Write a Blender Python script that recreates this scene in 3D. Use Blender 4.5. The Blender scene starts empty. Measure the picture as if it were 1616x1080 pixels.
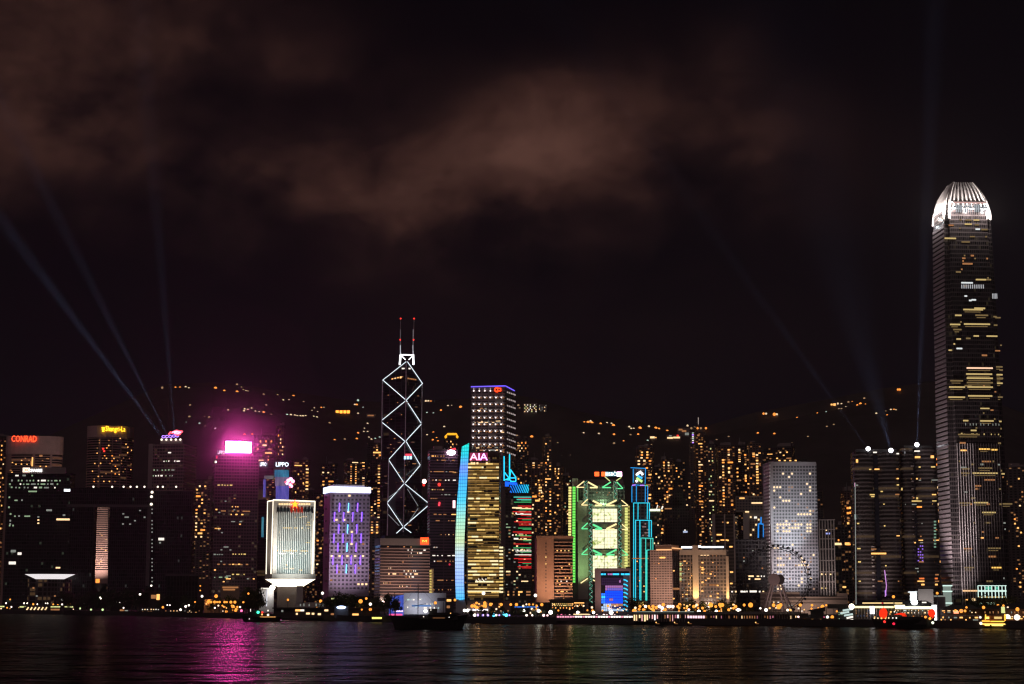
import bpy, bmesh, math, random
from mathutils import Vector, Matrix

# ---------------------------------------------------------------- camera, world, light, exposure
sc = bpy.context.scene
F, CH = 2789.0, 16.0                       # focal length in px of a 1616 px wide picture, camera height over water
TH = math.atan(405 / F)
cd = bpy.data.cameras.new('camera'); cam = bpy.data.objects.new('camera', cd)
sc.collection.objects.link(cam); sc.camera = cam
cd.sensor_width = 36; cd.lens = F / 1616 * 36; cd.clip_start = 1; cd.clip_end = 40000
cam.location = (0, 0, CH); cam.rotation_euler = (math.pi / 2 + TH, 0, 0)
sc.view_settings.view_transform = 'Standard'; sc.view_settings.look = 'None'
sc.view_settings.exposure = 0; sc.view_settings.gamma = 1
sc.cycles.sample_clamp_indirect = 3; sc.cycles.max_bounces = 5; sc.cycles.volume_bounces = 0
sc.cycles.use_denoising = True; sc.cycles.filter_width = 1.25; sc.cycles.caustics_reflective = False; sc.cycles.caustics_refractive = False

def ray(px, py):
    u, v = (px - 808) / F, (540 - py) / F
    return Vector((u, math.cos(TH) - v * math.sin(TH), math.sin(TH) + v * math.cos(TH)))
def at(px, py, D):
    d = ray(px, py); return Vector((0, 0, CH)) + d * (D / d.y)

w = bpy.data.worlds.new('World'); sc.world = w; w.use_nodes = True
nt = w.node_tree; nt.nodes.clear()
class NB:                                   # a few short helpers for node graphs
    def __init__(s, t): s.t = t
    def n(s, k, **kw):
        x = s.t.nodes.new(k)
        for a, b in kw.items(): setattr(x, a, b)
        return x
    def l(s, a, b): s.t.links.new(a, b)
    def m(s, op, a, b=None, c=None):
        x = s.n('ShaderNodeMath', operation=op)
        for i, v in enumerate((a, b, c)):
            if v is None: continue
            if isinstance(v, (int, float)): x.inputs[i].default_value = v
            else: s.l(v, x.inputs[i])
        return x.outputs[0]
    def mix(s, f, a, b):
        x = s.n('ShaderNodeMix', data_type='RGBA')
        for i, v in ((0, f), (6, a), (7, b)):
            if isinstance(v, (int, float)): x.inputs[i].default_value = v
            elif isinstance(v, tuple): x.inputs[i].default_value = (*v, 1)
            else: s.l(v, x.inputs[i])
        return x.outputs[2]
b = NB(nt)
tc = b.n('ShaderNodeTexCoord'); sep = b.n('ShaderNodeSeparateXYZ'); b.l(tc.outputs['Generated'], sep.inputs[0])
az = b.m('ARCTAN2', sep.outputs[0], sep.outputs[1]); el = b.m('ARCSINE', sep.outputs[2])
def noise(scale, det, rough, vec, dist=0.0):
    x = b.n('ShaderNodeTexNoise'); x.inputs['Scale'].default_value = scale; x.inputs['Detail'].default_value = det
    x.inputs['Roughness'].default_value = rough; x.inputs['Distortion'].default_value = dist
    b.l(vec, x.inputs['Vector']); return x.outputs[0]
mp = b.n('ShaderNodeMapping'); mp.inputs['Scale'].default_value = (1, 1, 1.5); b.l(tc.outputs['Generated'], mp.inputs[0])
n1 = noise(7, 6, .55, mp.outputs[0], .5); n2 = noise(19, 4, .5, mp.outputs[0], .2)
wob = b.m('MULTIPLY', b.m('SUBTRACT', n1, .5), .10)
az2 = b.m('ADD', az, wob); el2 = b.m('ADD', el, b.m('MULTIPLY', b.m('SUBTRACT', n2, .5), .045))
tot = None
CLOUDS = [(30, 40, 210, 120, -15, .40), (20, 180, 150, 70, 0, .36), (890, 215, 150, 60, 0, .42), (960, 170, 110, 60, 12, .26), (850, 150, 120, 40, 5, .12), (690, 265, 240, 60, 4, .42), (400, 285, 260, 60, 0, .33),
          (470, 95, 60, 32, 10, .30), (300, 25, 160, 50, 0, .28), (1135, 95, 50, 42, 25, .26), (1190, 210, 90, 55, 15, .28),
          (1290, 250, 160, 70, 0, .10), (760, 345, 260, 60, 0, .20), (620, 140, 80, 40, 0, .10), (900, 520, 420, 90, 0, .05)]
for (px, py, sx, sy, ro, am) in CLOUDS:
    d = ray(px, py).normalized(); a0, e0 = math.atan2(d.x, d.y), math.asin(d.z)
    c_, s_ = math.cos(math.radians(ro)), math.sin(math.radians(ro))
    da, de = b.m('SUBTRACT', az2, a0), b.m('SUBTRACT', el2, e0)
    p = b.m('ADD', b.m('MULTIPLY', da, c_), b.m('MULTIPLY', de, s_)); q = b.m('SUBTRACT', b.m('MULTIPLY', de, c_), b.m('MULTIPLY', da, s_))
    r2 = b.m('ADD', b.m('POWER', b.m('ABSOLUTE', b.m('DIVIDE', p, sx / F)), 2.0), b.m('POWER', b.m('ABSOLUTE', b.m('DIVIDE', q, sy / F)), 2.0))
    g = b.m('MULTIPLY', b.m('EXPONENT', b.m('MULTIPLY', r2, -.6)), am)
    tot = g if tot is None else b.m('ADD', tot, g)
n3 = noise(45, 4, .5, mp.outputs[0], .1)
tex = b.m('MULTIPLY', b.m('SUBTRACT', b.m('ADD', b.m('ADD', b.m('MULTIPLY', n1, 1.0), b.m('MULTIPLY', n2, .6)), b.m('MULTIPLY', n3, .30)), .62), 3.1)
cl = b.m('MULTIPLY', b.m('MULTIPLY', tot, b.m('MAXIMUM', tex, .05)), .70)
rp = b.n('ShaderNodeValToRGB'); b.l(cl, rp.inputs[0])
cr = rp.color_ramp; cr.elements[0].position = 0; cr.elements[0].color = (.0010, .0007, .0016, 1)
cr.elements[1].position = 1; cr.elements[1].color = (.098, .044, .033, 1)
e = cr.elements.new(.19); e.color = (.0115, .0050, .0050, 1)
e = cr.elements.new(.45); e.color = (.038, .0160, .0125, 1)
low = b.m('MULTIPLY', b.m('EXPONENT', b.m('MULTIPLY', b.m('ABSOLUTE', el), -7.0)), 1.0)
sky = b.n('ShaderNodeTexSky'); sky.sky_type = 'NISHITA'; sky.sun_disc = False
sky.sun_elevation = math.radians(-6); sky.sun_rotation = math.radians(180)
bg0 = b.n('ShaderNodeBackground'); b.l(sky.outputs[0], bg0.inputs[0]); bg0.inputs[1].default_value = .05
bg1 = b.n('ShaderNodeBackground'); b.l(rp.outputs[0], bg1.inputs[0])
bg2 = b.n('ShaderNodeBackground'); bg2.inputs[0].default_value = (.0012, .0006, .0026, 1); b.l(low, bg2.inputs[1])
ad = b.n('ShaderNodeAddShader'); b.l(bg1.outputs[0], ad.inputs[0]); b.l(bg2.outputs[0], ad.inputs[1])
ad2 = b.n('ShaderNodeAddShader'); b.l(ad.outputs[0], ad2.inputs[0]); b.l(bg0.outputs[0], ad2.inputs[1])
wo = b.n('ShaderNodeOutputWorld'); b.l(ad2.outputs[0], wo.inputs[0])

sl = bpy.data.lights.new('city_glow_fill', 'SUN'); sl.energy = .17; sl.angle = math.radians(25); sl.color = (1, .72, .72)  # added fill sun standing in for city glow from the near shore
so = bpy.data.objects.new('city_glow_fill', sl); sc.collection.objects.link(so)
so.rotation_euler = (math.radians(62), 0, math.radians(-18))

# ---------------------------------------------------------------- materials
MATS = {}
def newmat(k):
    m = bpy.data.materials.new(k); m.use_nodes = True; m.node_tree.nodes.clear(); MATS[k] = m; return m, NB(m.node_tree)
def P(k, col, rough=.7, metal=0.0, var=.25, scale=.15):
    if k in MATS: return MATS[k]
    m, b = newmat(k); o = b.n('ShaderNodeOutputMaterial'); p = b.n('ShaderNodeBsdfPrincipled'); b.l(p.outputs[0], o.inputs[0])
    t = b.n('ShaderNodeTexCoord'); nz = b.n('ShaderNodeTexNoise'); nz.inputs['Scale'].default_value = scale; nz.inputs['Detail'].default_value = 6
    b.l(t.outputs['Object'], nz.inputs['Vector'])
    f = b.m('MULTIPLY_ADD', nz.outputs[0], 1.0, 0.0)
    c = b.mix(f, tuple(x * (1 - var) for x in col), tuple(min(1, x * (1 + var)) for x in col)); b.l(c, p.inputs['Base Color'])
    p.inputs['Roughness'].default_value = rough; p.inputs['Metallic'].default_value = metal
    return m
def E(k, col, st, samp='NONE'):
    if k in MATS: return MATS[k]
    m, b = newmat(k); o = b.n('ShaderNodeOutputMaterial'); e = b.n('ShaderNodeEmission')
    e.inputs[0].default_value = (*col, 1); e.inputs[1].default_value = st; b.l(e.outputs[0], o.inputs[0])
    m.cycles.emission_sampling = samp; return m
def FA(k, wall, glass, fh, wf, mw=3.0, mf=.2, glow=0.0, gcol=(1, .55, .25), th=.8):
    """floors of wall band over glass, mullions, and faintly lit rooms behind some panes"""
    if k in MATS: return MATS[k]
    m, b = newmat(k); o = b.n('ShaderNodeOutputMaterial'); p = b.n('ShaderNodeBsdfPrincipled'); b.l(p.outputs[0], o.inputs[0])
    t = b.n('ShaderNodeTexCoord'); s = b.n('ShaderNodeSeparateXYZ'); b.l(t.outputs['Object'], s.inputs[0])
    h = b.m('DIVIDE', b.m('ADD', s.outputs[0], s.outputs[1]), mw); z = b.m('DIVIDE', s.outputs[2], fh)
    mk = b.m('MAXIMUM', b.m('LESS_THAN', b.m('FRACT', z), wf), b.m('LESS_THAN', b.m('FRACT', h), mf))
    cv = b.n('ShaderNodeCombineXYZ'); b.l(b.m('FLOOR', h), cv.inputs[0]); b.l(b.m('FLOOR', z), cv.inputs[2])
    wn = b.n('ShaderNodeTexWhiteNoise'); b.l(cv.outputs[0], wn.inputs[0])
    nz = b.n('ShaderNodeTexNoise'); nz.inputs['Scale'].default_value = .06; nz.inputs['Detail'].default_value = 5; b.l(t.outputs['Object'], nz.inputs['Vector'])
    wc = b.mix(nz.outputs[0], tuple(x * .75 for x in wall), tuple(min(1, x * 1.25) for x in wall))
    gc = b.mix(wn.outputs[0], tuple(x * .5 for x in glass), tuple(min(1, x * 1.6) for x in glass))
    b.l(b.mix(mk, gc, wc), p.inputs['Base Color'])
    b.l(b.m('MULTIPLY_ADD', mk, .5, .22), p.inputs['Roughness'])
    if glow:
        g = b.m('MULTIPLY', b.m('GREATER_THAN', wn.outputs[0], th), b.m('SUBTRACT', 1.0, mk))
        p.inputs['Emission Color'].default_value = (*gcol, 1); b.l(b.m('MULTIPLY', g, glow), p.inputs['Emission Strength'])
        m.cycles.emission_sampling = 'NONE'
    return m
ORG = E('light_orange', (1, .30, .05), 1.9); AMB = E('light_amber', (1, .47, .13), 1.8); WRM = E('light_warm', (1, .66, .33), 1.6)
YEL = E('light_yellow', (1, .68, .22), .95); WHT = E('light_white', (1, .9, .78), 1.3); COOL = E('light_cool', (.72, .9, .86), .8)
DIM = E('light_dim_amber', (1, .42, .16), .40); DIMW = E('light_dim_white', (.8, .85, .75), .30); DGR = E('light_dim_green', (.7, 1, .6), .42)
RED = E('light_red', (1, .04, .03), 1.8); BLU = E('light_blue', (.05, .25, 1), 1.3); CYN = E('light_cyan', (.03, .62, .9), 1.25)
TEAL = E('light_teal', (.08, .75, .62), 1.1); GRN = E('light_green', (.15, .85, .3), 1.0); PUR = E('light_purple', (.42, .2, 1), 2.2)
LIME = E('light_lime', (.85, .9, .35), 1.0); BRT = E('light_bright_white', (1, .93, .85), 4.0); NEON = E('neon_white', (.85, .95, 1), 1.5)
HOUSE = [AMB, AMB, ORG, WRM, DIM, DIM]; OFF = [WRM, YEL, DIMW, WHT, DIM]
LAMPO = E('lamp_orange', (1, .33, .045), 1.7, 'AUTO'); LAMPW = E('lamp_white', (1, .84, .68), 2.2, 'AUTO'); LAMPG = E('lamp_green', (.7, 1, .4), 1.4, 'AUTO')
concrete = P('concrete', (.30, .25, .24)); pale = P('pale_stone', (.5, .43, .42)); white = P('white_paint', (.75, .73, .72)); dark = P('dark_metal', (.04, .04, .045), .5)
brown = P('brown_stone', (.36, .22, .17)); darkglass = P('dark_glass', (.02, .02, .028), .15, 0, .3); soot = P('dark_roof', (.05, .045, .045))
steel = P('grey_steel', (.4, .4, .42), .4, .5)

# ---------------------------------------------------------------- mesh helpers
def link(o, parent=None):
    sc.collection.objects.link(o)
    if parent is not None: o.parent = parent
    return o
def tag(o, label=None, cat=None, group=None, kind=None):
    if label: o['label'] = label
    if cat: o['category'] = cat
    if group: o['group'] = group
    if kind: o['kind'] = kind
    return o
class MB:
    def __init__(s): s.v = []; s.f = []
    def prism(s, poly, z0, z1, poly2=None):
        n = len(poly); i = len(s.v); q = poly2 or poly
        zf0 = z0 if callable(z0) else (lambda x, y: z0); zf1 = z1 if callable(z1) else (lambda x, y: z1)
        s.v += [(x, y, zf0(x, y)) for x, y in poly] + [(x, y, zf1(x, y)) for x, y in q]
        s.f += [tuple(i + k for k in reversed(range(n))), tuple(i + n + k for k in range(n))]
        s.f += [(i + k, i + (k + 1) % n, i + n + (k + 1) % n, i + n + k) for k in range(n)]
        return s
    def box(s, x0, x1, y0, y1, z0, z1): return s.prism([(x0, y0), (x1, y0), (x1, y1), (x0, y1)], z0, z1)
    def bar(s, p, q, r, n=4):
        p, q = Vector(p), Vector(q); d = (q - p); 
        if d.length < 1e-6: return s
        d.normalize(); a = d.orthogonal().normalized(); c = d.cross(a); i = len(s.v)
        for P0 in (p, q):
            for k in range(n):
                t = 2 * math.pi * (k + .5) / n; s.v.append(tuple(P0 + a * (r * math.cos(t)) + c * (r * math.sin(t))))
        s.f += [tuple(i + k for k in range(n)), tuple(i + n + k for k in reversed(range(n)))]
        s.f += [(i + k, i + n + k, i + n + (k + 1) % n, i + (k + 1) % n) for k in range(n)]
        return s
    def ball(s, c, r, nu=8, nv=5, sz=1.0):
        i = len(s.v); s.v.append((c[0], c[1], c[2] - r * sz))
        for a in range(1, nv):
            ph = -math.pi / 2 + math.pi * a / nv
            for k in range(nu):
                t = 2 * math.pi * k / nu; s.v.append((c[0] + r * math.cos(ph) * math.cos(t), c[1] + r * math.cos(ph) * math.sin(t), c[2] + r * sz * math.sin(ph)))
        s.v.append((c[0], c[1], c[2] + r * sz)); e = len(s.v) - 1
        for k in range(nu):
            s.f.append((i, i + 1 + (k + 1) % nu, i + 1 + k)); s.f.append((e, e - nu + k, e - nu + (k + 1) % nu))
            for a in range(nv - 2):
                o = i + 1 + a * nu; s.f.append((o + k, o + (k + 1) % nu, o + nu + (k + 1) % nu, o + nu + k))
        return s
    def build(s, name, mat, parent=None):
        me = bpy.data.meshes.new(name); me.from_pydata(s.v, [], s.f); me.materials.append(mat)
        return link(bpy.data.objects.new(name, me), parent)
CUBES = {}
def cube(name, mat, parent, x0, x1, y0, y1, z0, z1):
    me = CUBES.get(mat.name)
    if me is None:
        mb = MB().box(-.5, .5, -.5, .5, -.5, .5); me = bpy.data.meshes.new('box'); me.from_pydata(mb.v, [], mb.f); me.materials.append(mat); CUBES[mat.name] = me
    o = bpy.data.objects.new(name, me); o.location = ((x0 + x1) / 2, (y0 + y1) / 2, (z0 + z1) / 2)
    o.scale = (max(abs(x1 - x0), .01), max(abs(y1 - y0), .01), max(abs(z1 - z0), .01)); return link(o, parent)
def text_mesh(s):
    c = bpy.data.curves.new('lettering', 'FONT'); c.body = s; c.extrude = .08; c.offset = .004; c.resolution_u = 2
    o = bpy.data.objects.new('tmp', c); sc.collection.objects.link(o)
    dg = bpy.context.evaluated_depsgraph_get(); me = bpy.data.meshes.new_from_object(o.evaluated_get(dg))
    bpy.data.objects.remove(o); return me

GZ = 3.0
class B:
    """a building: Empty on the ground at the middle of its front, front face = local plane y=0, body behind it"""
    def __init__(s, name, label, x0, x1, ytop, D, dep=30, yaw=0, sp=0, cat='tower', group=None, yref=None, gz=GZ):
        yref = (ytop + 940) / 2 if yref is None else yref
        s.c = at((x0 + x1) / 2, yref, D); azm = math.atan2(s.c.x, s.c.y); s.rot = -azm + math.radians(yaw)
        s.o = bpy.data.objects.new(name, None); s.o.location = (s.c.x, s.c.y, gz); s.o.rotation_euler = (0, 0, s.rot)
        s.o.empty_display_size = 2; link(s.o); tag(s.o, label, cat, group)
        s.inv = (Matrix.Translation(s.o.location) @ Matrix.Rotation(s.rot, 4, 'Z')).inverted()
        s.co = s.inv @ Vector((0, 0, CH)); s.R = s.inv.to_3x3(); s.yf = None
        s.xa = s.L(x0, yref)[0]; s.xb = s.L(x1, yref)[0]; s.W = s.xb - s.xa
        if sp: 
            dep = abs(sp) * D / F / max(.05, abs(math.sin(math.radians(yaw))))
        s.dep = dep; s.H = s.L((x0 + x1) / 2, ytop)[1]; s.D = D; s.p = s.o
    def L(s, px, py, y=0.0):
        d = s.R @ ray(px, py); t = (y - s.co.y) / d.y; p = s.co + d * t; return p.x, p.z
    def LS(s, px, py, x):
        d = s.R @ ray(px, py); t = (x - s.co.x) / d.x; p = s.co + d * t; return p.y, p.z
    def V(s, px, py, y=0.0):
        x, z = s.L(px, py, y); return Vector((x, y, z))
    def body(s, mat, name='wall', roof=True, seed=None):
        o = MB().box(s.xa, s.xb, 0, s.dep, -1, s.H).build(name, mat, s.o)
        if roof:
            r = random.Random(seed if seed is not None else int(s.c.x * 7))
            cube('parapet', soot, s.o, s.xa - .3, s.xb + .3, -.3, s.dep + .3, s.H, s.H + 1.2)
            for k in range(2):
                w_ = s.W * r.uniform(.18, .4); x = r.uniform(s.xa + 1, s.xb - w_ - 1)
                cube('roof_plant', concrete, s.o, x, x + w_, s.dep * .2 + k * 2, s.dep * .75, s.H + 1.2, s.H + r.uniform(3, 7))
        return o
    def w(s, x0, y0, x1, y1, mat, name='window', y=0.0, t=.35):
        a = s.L(x0, (y0 + y1) / 2, y); c = s.L(x1, (y0 + y1) / 2, y); zt = s.L((x0 + x1) / 2, y0, y)[1]; zb = s.L((x0 + x1) / 2, y1, y)[1]
        yy = y + (s.yf((a[0] + c[0]) / 2, (zt + zb) / 2) if s.yf else 0)
        return cube(name, mat, s.p, a[0], c[0], yy - t, yy + .1, zb, zt)
    def side(s, x0, y0, x1, y1, mat, name='window', left=True, t=.35):
        X = s.xa if left else s.xb; ym = (y0 + y1) / 2
        a = s.LS(x0, ym, X)[0]; c = s.LS(x1, ym, X)[0]; zt = s.LS((x0 + x1) / 2, y0, X)[1]; zb = s.LS((x0 + x1) / 2, y1, X)[1]
        return cube(name, mat, s.p, X - t, X + t, min(a, c), max(a, c), zb, zt)
    def cells(s, lst, name='window', cap=100, t=.35):
        """lst of (x0,x1,z0,z1,mat[,y]) in metres on the front; the 100 largest are parts, the rest one mesh per name"""
        lst = sorted(lst, key=lambda c: -(c[1] - c[0]) * (c[3] - c[2]))
        for c in lst[:cap]:
            y = s.yf((c[0] + c[1]) / 2, c[2]) if s.yf else 0
            cube(name, c[4], s.p, c[0], c[1], y - t, y + .1, c[2], c[3])
        rest = lst[cap:]
        if rest:
            mb = MB(); ms = []; ids = []
            for c in rest:
                y = s.yf((c[0] + c[1]) / 2, c[2]) if s.yf else 0
                if c[4] not in ms: ms.append(c[4])
                mb.box(c[0], c[1], y - t, y + .1, c[2], c[3]); ids += [ms.index(c[4])] * 6
            o = mb.build('other_' + name + 's' if False else name, ms[0], s.o); tag(o, kind='stuff')
            for m in ms[1:]: o.data.materials.append(m)
            o.data.polygons.foreach_set('material_index', ids)
    def lit(s, x0, y0, x1, y1, nc, nr, p, mats, fw=.6, fhh=.5, run=0.0, seed=1, cap=100, rowp=None, side=None):
        r = random.Random(seed * 7919 + int(x0)); A = s.L(x0, (y0 + y1) / 2); C = s.L(x1, (y0 + y1) / 2)
        zt = s.L((x0 + x1) / 2, y0)[1]; zb = s.L((x0 + x1) / 2, y1)[1]; dx = (C[0] - A[0]) / nc; dz = (zt - zb) / nr; out = []
        for j in range(nr):
            pr = p if rowp is None else p * (1.9 if r.random() < rowp else .25)
            i = 0
            while i < nc:
                if r.random() < pr:
                    k = 1
                    while i + k < nc and r.random() < run: k += 1
                    xx = A[0] + i * dx + dx * (1 - fw) / 2; z0 = zb + j * dz + dz * (1 - fhh) / 2
                    out.append((xx, xx + dx * (k - 1) + dx * fw, z0, z0 + dz * fhh * r.uniform(.8, 1.1), r.choice(mats))); i += k
                i += 1
        s.cells(out, cap=cap)
        return s
    def line(s, pts, r, mat, name='neon_tube', y=-.8):
        vs = [s.V(a, c, y) for a, c in pts]
        for p, q in zip(vs, vs[1:]): MB().bar(p, q, r).build(name, mat, s.p)
        return s
    def text(s, t, x0, y0, x1, y1, mat, name='sign_lettering', y=-1.0):
        me = text_mesh(t); me.materials.clear(); me.materials.append(mat)
        vs = [v.co for v in me.vertices]; ax, bx = min(v.x for v in vs), max(v.x for v in vs); ay, by = min(v.y for v in vs), max(v.y for v in vs)
        A = s.V(x0, y1, y); C = s.V(x1, y0, y)
        for v in me.vertices:
            u = (v.co.x - ax) / (bx - ax); q = (v.co.y - ay) / (by - ay); v.co = (A.x + u * (C.x - A.x), y - v.co.z * 4, A.z + q * (C.z - A.z))
        return link(bpy.data.objects.new(name, me), s.o)
    def flood(s, px, py, yl, tx, ty, energy, col, ang=60, name='floodlight', blend=1.0):
        a = s.V(px, py, yl); t_ = s.V(tx, ty, 0)
        ld = bpy.data.lights.new(name, 'SPOT'); ld.energy = energy; ld.color = col; ld.spot_size = math.radians(ang); ld.spot_blend = blend; ld.shadow_soft_size = 1
        o = bpy.data.objects.new(name, ld); o.location = a; o.rotation_euler = (t_ - a).to_track_quat('-Z', 'Y').to_euler(); return link(o, s.o)

SHP = [(-400, 963.5), (0, 968), (200, 971), (400, 976), (600, 981), (750, 983), (900, 984), (1200, 986.5), (1400, 989), (1616, 991), (2000, 993)]
def interp(T, x):
    for (a, c), (d, e_) in zip(T, T[1:]):
        if x <= d: return c + (e_ - c) * (x - a) / (d - a) if x > a else c
    return T[-1][1]
def shore(px):
    return F * CH / (interp(SHP, px) - 945)
# ---------------------------------------------------------------- setting: water, land, hills
def build_setting():
    m, b = newmat('harbour_water'); o = b.n('ShaderNodeOutputMaterial'); p = b.n('ShaderNodeBsdfPrincipled'); b.l(p.outputs[0], o.inputs[0])
    p.inputs['Base Color'].default_value = (.003, .004, .006, 1); p.inputs['Roughness'].default_value = .25; p.inputs['IOR'].default_value = 1.028
    t = b.n('ShaderNodeTexCoord'); bumps = []
    tot = None
    for sc_, sx, am in ((.03, 1.3, 1.7), (.085, 1.1, .8), (.26, 1.0, .24), (.8, 1, .04)):
        mpn = b.n('ShaderNodeMapping'); mpn.inputs['Scale'].default_value = (sc_ / sx, sc_, sc_); mpn.inputs['Rotation'].default_value = (0, 0, .25); b.l(t.outputs['Object'], mpn.inputs[0])
        nz = b.n('ShaderNodeTexNoise'); nz.inputs['Scale'].default_value = 1; nz.inputs['Detail'].default_value = 2; b.l(mpn.outputs[0], nz.inputs['Vector'])
        h = b.m('MULTIPLY', nz.outputs[0], am); tot = h if tot is None else b.m('ADD', tot, h)
    bp = b.n('ShaderNodeBump'); bp.inputs['Strength'].default_value = 1; bp.inputs['Distance'].default_value = WAVE; b.l(tot, bp.inputs['Height']); b.l(bp.outputs[0], p.inputs['Normal'])
    wa = MB(); wa.v = [(-9000, -300, 0), (9000, -300, 0), (9000, 3600, 0), (-9000, 3600, 0)]; wa.f = [(0, 1, 2, 3)]
    tag(wa.build('water', m), kind='structure')
    # land: front edge follows the shore, reaches back under the hills
    xs = [-1400, -400, 0, 100, 200, 300, 400, 500, 600, 680, 750, 820, 900, 1000, 1100, 1200, 1300, 1400, 1500, 1616, 2000, 3000]
    pts = []
    for px in xs:
        D = shore(px); pts.append((at(px, 975, D).x, D))
    poly = pts + [(9000, pts[-1][1]), (9000, 9500), (-9000, 9500), (-9000, pts[0][1])]
    tag(MB().prism(poly, GZ - .02 - 5, GZ).build('ground', P('asphalt', (.05, .048, .047), .85, 0, .3, .02)), kind='structure')
    # promenade paving and kerb
    pr = [(x, y + 3) for x, y in pts] + [(x, y + 22) for x, y in reversed(pts)]
    tag(MB().prism(pr, GZ + .004, GZ + .12).build('promenade', P('paving', (.22, .2, .19), .8, 0, .3, .3)), kind='structure')
    # hills
    def ridge(px): return interp([(-600, 800), (-100, 740), (60, 690), (170, 640), (250, 603), (340, 600), (450, 614), (560, 630), (640, 634), (740, 628), (830, 626), (900, 645), (960, 655), (1050, 668), (1110, 670), (1200, 645), (1300, 628), (1400, 608), (1480, 600), (1560, 640), (1700, 700), (2200, 800)], px)
    rnd = random.Random(5); ph = [(rnd.uniform(.002, .012), rnd.uniform(.002, .012), rnd.uniform(0, 6.28), rnd.uniform(3, 12)) for _ in range(14)]
    def hgt(x, y):
        px = 808 + x / y * F; zr = at(808, ridge(px), 3700).z - 4
        s = min(1, max(0, (y - 2450) / 1250)); s = s * s * (3 - 2 * s) * .35 + s * .65
        if y > 3700: s = max(.2, 1 - (y - 3700) / 5000)
        return GZ - 2 + (zr) * s + s * sum(a * math.sin(fx * x + fy * y + q) for fx, fy, q, a in ph) * .5 * min(1, s * 2) * (0 if s > .97 and y <= 3700 else 1)
    v, f = [], []; nx, ny = 150, 46
    ys = [2400 + 1400 * j / 34 for j in range(35)] + [3900 + 500 * j for j in range(11)]
    for j, y in enumerate(ys):
        for i in range(nx):
            u = -.62 + 1.24 * i / (nx - 1); x = u * y; v.append((x, y, hgt(x, y)))
    for j in range(len(ys) - 1):
        for i in range(nx - 1): k = j * nx + i; f.append((k, k + 1, k + nx + 1, k + nx))
    hm = MB(); hm.v, hm.f = v, f
    tag(hm.build('hills', P('wooded_slope', (.10, .08, .075), .9, 0, .6, .02)), kind='structure')
    return hgt
HG = None
def on_hill(px, py):
    d = ray(px, py); D = 2450
    while D < 4200:
        p = at(px, py, D)
        if HG(p.x, p.y) >= p.z: return p
        D += 8
    return at(px, py, 3690)

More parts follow.
